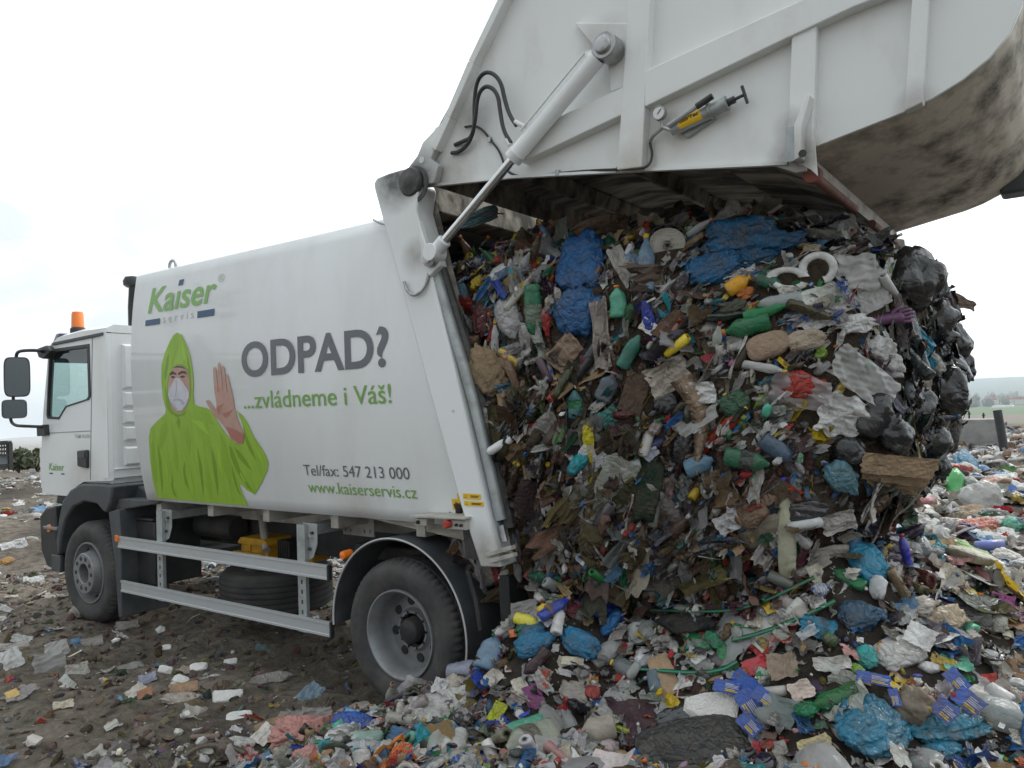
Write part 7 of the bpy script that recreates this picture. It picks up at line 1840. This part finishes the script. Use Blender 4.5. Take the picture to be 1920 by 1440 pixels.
for px, top, bot in ((1817, 771, 790), (1844, 774, 788)):
    q = PX(px, bot, y=30); t2 = PX(px, top, y=30)
    m = MB(); m.tube([(q[0], 30, HZ(q[0], 30) - .3), t2], .03, seg=8); m.box(t2[0] - .05, t2[0] + .05, 29.97, 30.03, t2[2] - .12, t2[2] - .08)
    o = m.build('fence_post', M['chassis'], None); tag(o, 'thin dark fence post behind the concrete block' + (', nearer the load' if px < 1830 else ', nearer the black pipe'), 'post', 'fence posts at the field edge')
# left: slatted crate on the edge of the tip
cr = empty('slatted_crate', (0, 0, 0)); tag(cr, 'dark slatted steel cage with a grey sheet hung in its lower half', 'cage')
D = 24.0
def PD(px, py): return CAM + ray(px, py) * D
q0, q1, q2 = PD(-40, 834), PD(19, 831), PD(19, 880)
ex = (q1 - q0) / np.linalg.norm(q1 - q0); ez = np.array((0, 0, 1.)); ey = np.cross(ez, ex); Wd = np.linalg.norm(q1 - q0); Ht = q1[2] - q2[2]
base = q0.copy(); base[2] = q2[2]
m = MB()
for k in range(3):
    for dz in (0,):
        a = base + ez * Ht * (.55 + .15 * k); m.bar(a, a + ex * Wd, .05, .05)
for dy in (0, 1.2):
    for u_ in (0, 1): m.bar(base + ex * Wd * u_ + ey * dy, base + ex * Wd * u_ + ey * dy + ez * Ht, .09, .09, up=(0, 1, 0))
    m.bar(base + ey * dy + ez * Ht, base + ey * dy + ez * Ht + ex * Wd, .08, .08)
    m.bar(base + ey * dy + ez * .1, base + ey * dy + ez * .1 + ex * Wd, .08, .08)
for u_ in (0, 1): m.bar(base + ex * Wd * u_ + ez * Ht, base + ex * Wd * u_ + ez * Ht + ey * 1.2, .08, .08)
m.build('frame', M['chassis'], cr)
m = MB()
for k in range(13):
    a = base + ex * Wd * (k + .5) / 13 + ez * Ht * .52; m.bar(a, a + ez * Ht * .46, .035, .02, up=(0, 1, 0))
m.build('slats', M['chassis'], cr)
m = MB(); m.obox(base + ex * Wd / 2 + ez * Ht * .26 + ey * .1, ex * Wd * .47, ey * .02, ez * Ht * .24); m.build('hanging_sheet', mat('grey_sheet', (.28, .31, .33), .7, dirt=(.08, .08, .08), dirt_amt=.7, scale=1.2), cr)
# shrubs
leafm = mat('shrub_leaf', (.10, .115, .065), .7, dirt=(.16, .15, .09), dirt_amt=.7, scale=1.5)
barkm = mat('bark', (.08, .065, .05), .9)
def shrub(px, py, dist, w, h, lab, seed):
    r = np.random.default_rng(seed); c = CAM + ray(px, py) * dist; c[2] = HZ(c[0], c[1]) if dist < 24 else c[2]
    root = empty('shrub', tuple(c)); tag(root, lab, 'shrub', 'shrubs at the edge of the tip')
    V = []; T = []
    cl = [(r.normal(size=3) * (w * .33, w * .33, h * .22) + (0, 0, h * .55), r.uniform(.18, .34) * w) for _ in range(11)]
    k = 0
    for cc, rad in cl:
        for _ in range(130):
            d = r.normal(size=3); d /= np.linalg.norm(d); p_ = cc + d * rad * r.uniform(.55, 1.0); p_[2] = max(p_[2], .05)
            a, b = r.normal(size=3) * .05, r.normal(size=3) * .05
            V += [p_ - a, p_ + b, p_ + a, p_ - b]; T += [(k, k + 1, k + 2), (k, k + 2, k + 3)]; k += 4
    f = add_obj('foliage', mesh_np('foliage', np.array(V) + c, T, leafm), root)
    m = MB()
    for _ in range(6):
        t_e = c + r.normal(size=3) * (w * .25, w * .25, 0) + (0, 0, h * .7); m.tube([c - (0, 0, .1), (c + t_e) / 2 + r.normal(size=3) * .04, t_e], [.03, .02, .008], seg=6)
    m.build('stems', barkm, root)
shrub(36, 879, 26, .75, .36, 'low olive green shrub growing beside the slatted cage', 1)
shrub(70, 878, 27, .5, .42, 'small dark shrub half hidden behind the truck cab', 2)
# far-off wood, village and greenhouse
r = np.random.default_rng(5); V = []; T = []; k = 0; v1, t1 = ICO[2]
for i in range(1500):
    y_ = 1350 + 1900 * r.random() ** 1.3; x_ = r.uniform(-.55, .75) * y_ + r.normal() * 30
    s_ = r.uniform(3.5, 7) * (1.5 if r.random() < .1 else 1); hh = s_ * r.uniform(.9, 1.6)
    d = (1 + .35 * folds(v1, r, 2.0, 3))[:, None]
    V.append(v1 * d * (s_, s_, hh) + (x_, y_, HZ(x_, y_) + hh * .8)); T.append(t1 + k); k += len(v1)
wm = mat('far_wood_green', (.045, .07, .035), .9, dirt=(.075, .085, .04), dirt_amt=.8, scale=.02)
o = add_obj('distant_wood', mesh_np('distant_wood', np.concatenate(V), np.concatenate(T), wm, smooth=False)); tag(o, 'hazy green belt of trees beyond the fields', 'wood', kind='stuff')
wallm = mat('pale_house_wall', (.6, .55, .48), .8); roofm = mat('red_tile_roof', (.38, .12, .07), .8)
for i, (px, dst) in enumerate(((1852, 1500), (1864, 1560), (1890, 1480), (1898, 1540), (1911, 1450), (1930, 1500))):
    c = CAM + ray(px, 745) * dst; c[2] = HZ(c[0], c[1]) 
    h_ = empty('house', tuple(c)); tag(h_, 'small red-roofed house among the far-off trees', 'house', 'houses of the far village')
    m = MB(); m.box(c[0] - 6, c[0] + 6, c[1] - 4, c[1] + 4, c[2] - 2, c[2] + 8); m.build('wall', wallm, h_)
    m = MB(); m.prism([(c[0] - 6.6, c[2] + 8), (c[0] + 6.6, c[2] + 8), (c[0] + 4, c[2] + 12.5), (c[0] - 4, c[2] + 12.5)], c[1] - 4.6, c[1] + 4.6); m.build('roof', roofm, h_)
c = CAM + ray(1880, 753) * 1250; c[2] = HZ(c[0], c[1])
m = MB(); m.prism([(c[0] - 13, c[2] - 1), (c[0] + 13, c[2] - 1), (c[0] + 13, c[2] + 2.2), (c[0] + 10, c[2] + 3.4), (c[0] - 11, c[2] + 3.2), (c[0] - 13, c[2] + 1.5)], c[1] - 4, c[1] + 4)
o = m.build('greenhouse', mat('white_sheeting', (.8, .8, .8), .5), None); tag(o, 'long white greenhouse far off at the edge of a green field', 'greenhouse')

# haze: one closed box of even air round everything on the ground
hm = bpy.data.materials.new('haze_air'); hm.use_nodes = True; t_ = hm.node_tree
t_.nodes.remove(t_.nodes['Principled BSDF'])
pv = t_.nodes.new('ShaderNodeVolumePrincipled'); pv.inputs['Color'].default_value = (.86, .93, 1.0, 1); pv.inputs['Density'].default_value = HAZE
pv.inputs['Anisotropy'].default_value = .25
t_.links.new(pv.outputs[0], t_.nodes['Material Output'].inputs['Volume'])
ext = 3.2 * math.sinh(8.35) + 60
lo_z = float(Z.min()) - 1.0; hi_z = float(max(Z.max(), 8)) + 3
m = MB(); m.box(1 - ext, 1 + ext, .3 - ext, .3 + ext, lo_z, hi_z)
o = m.build('haze', hm, None); tag(o, kind='stuff')
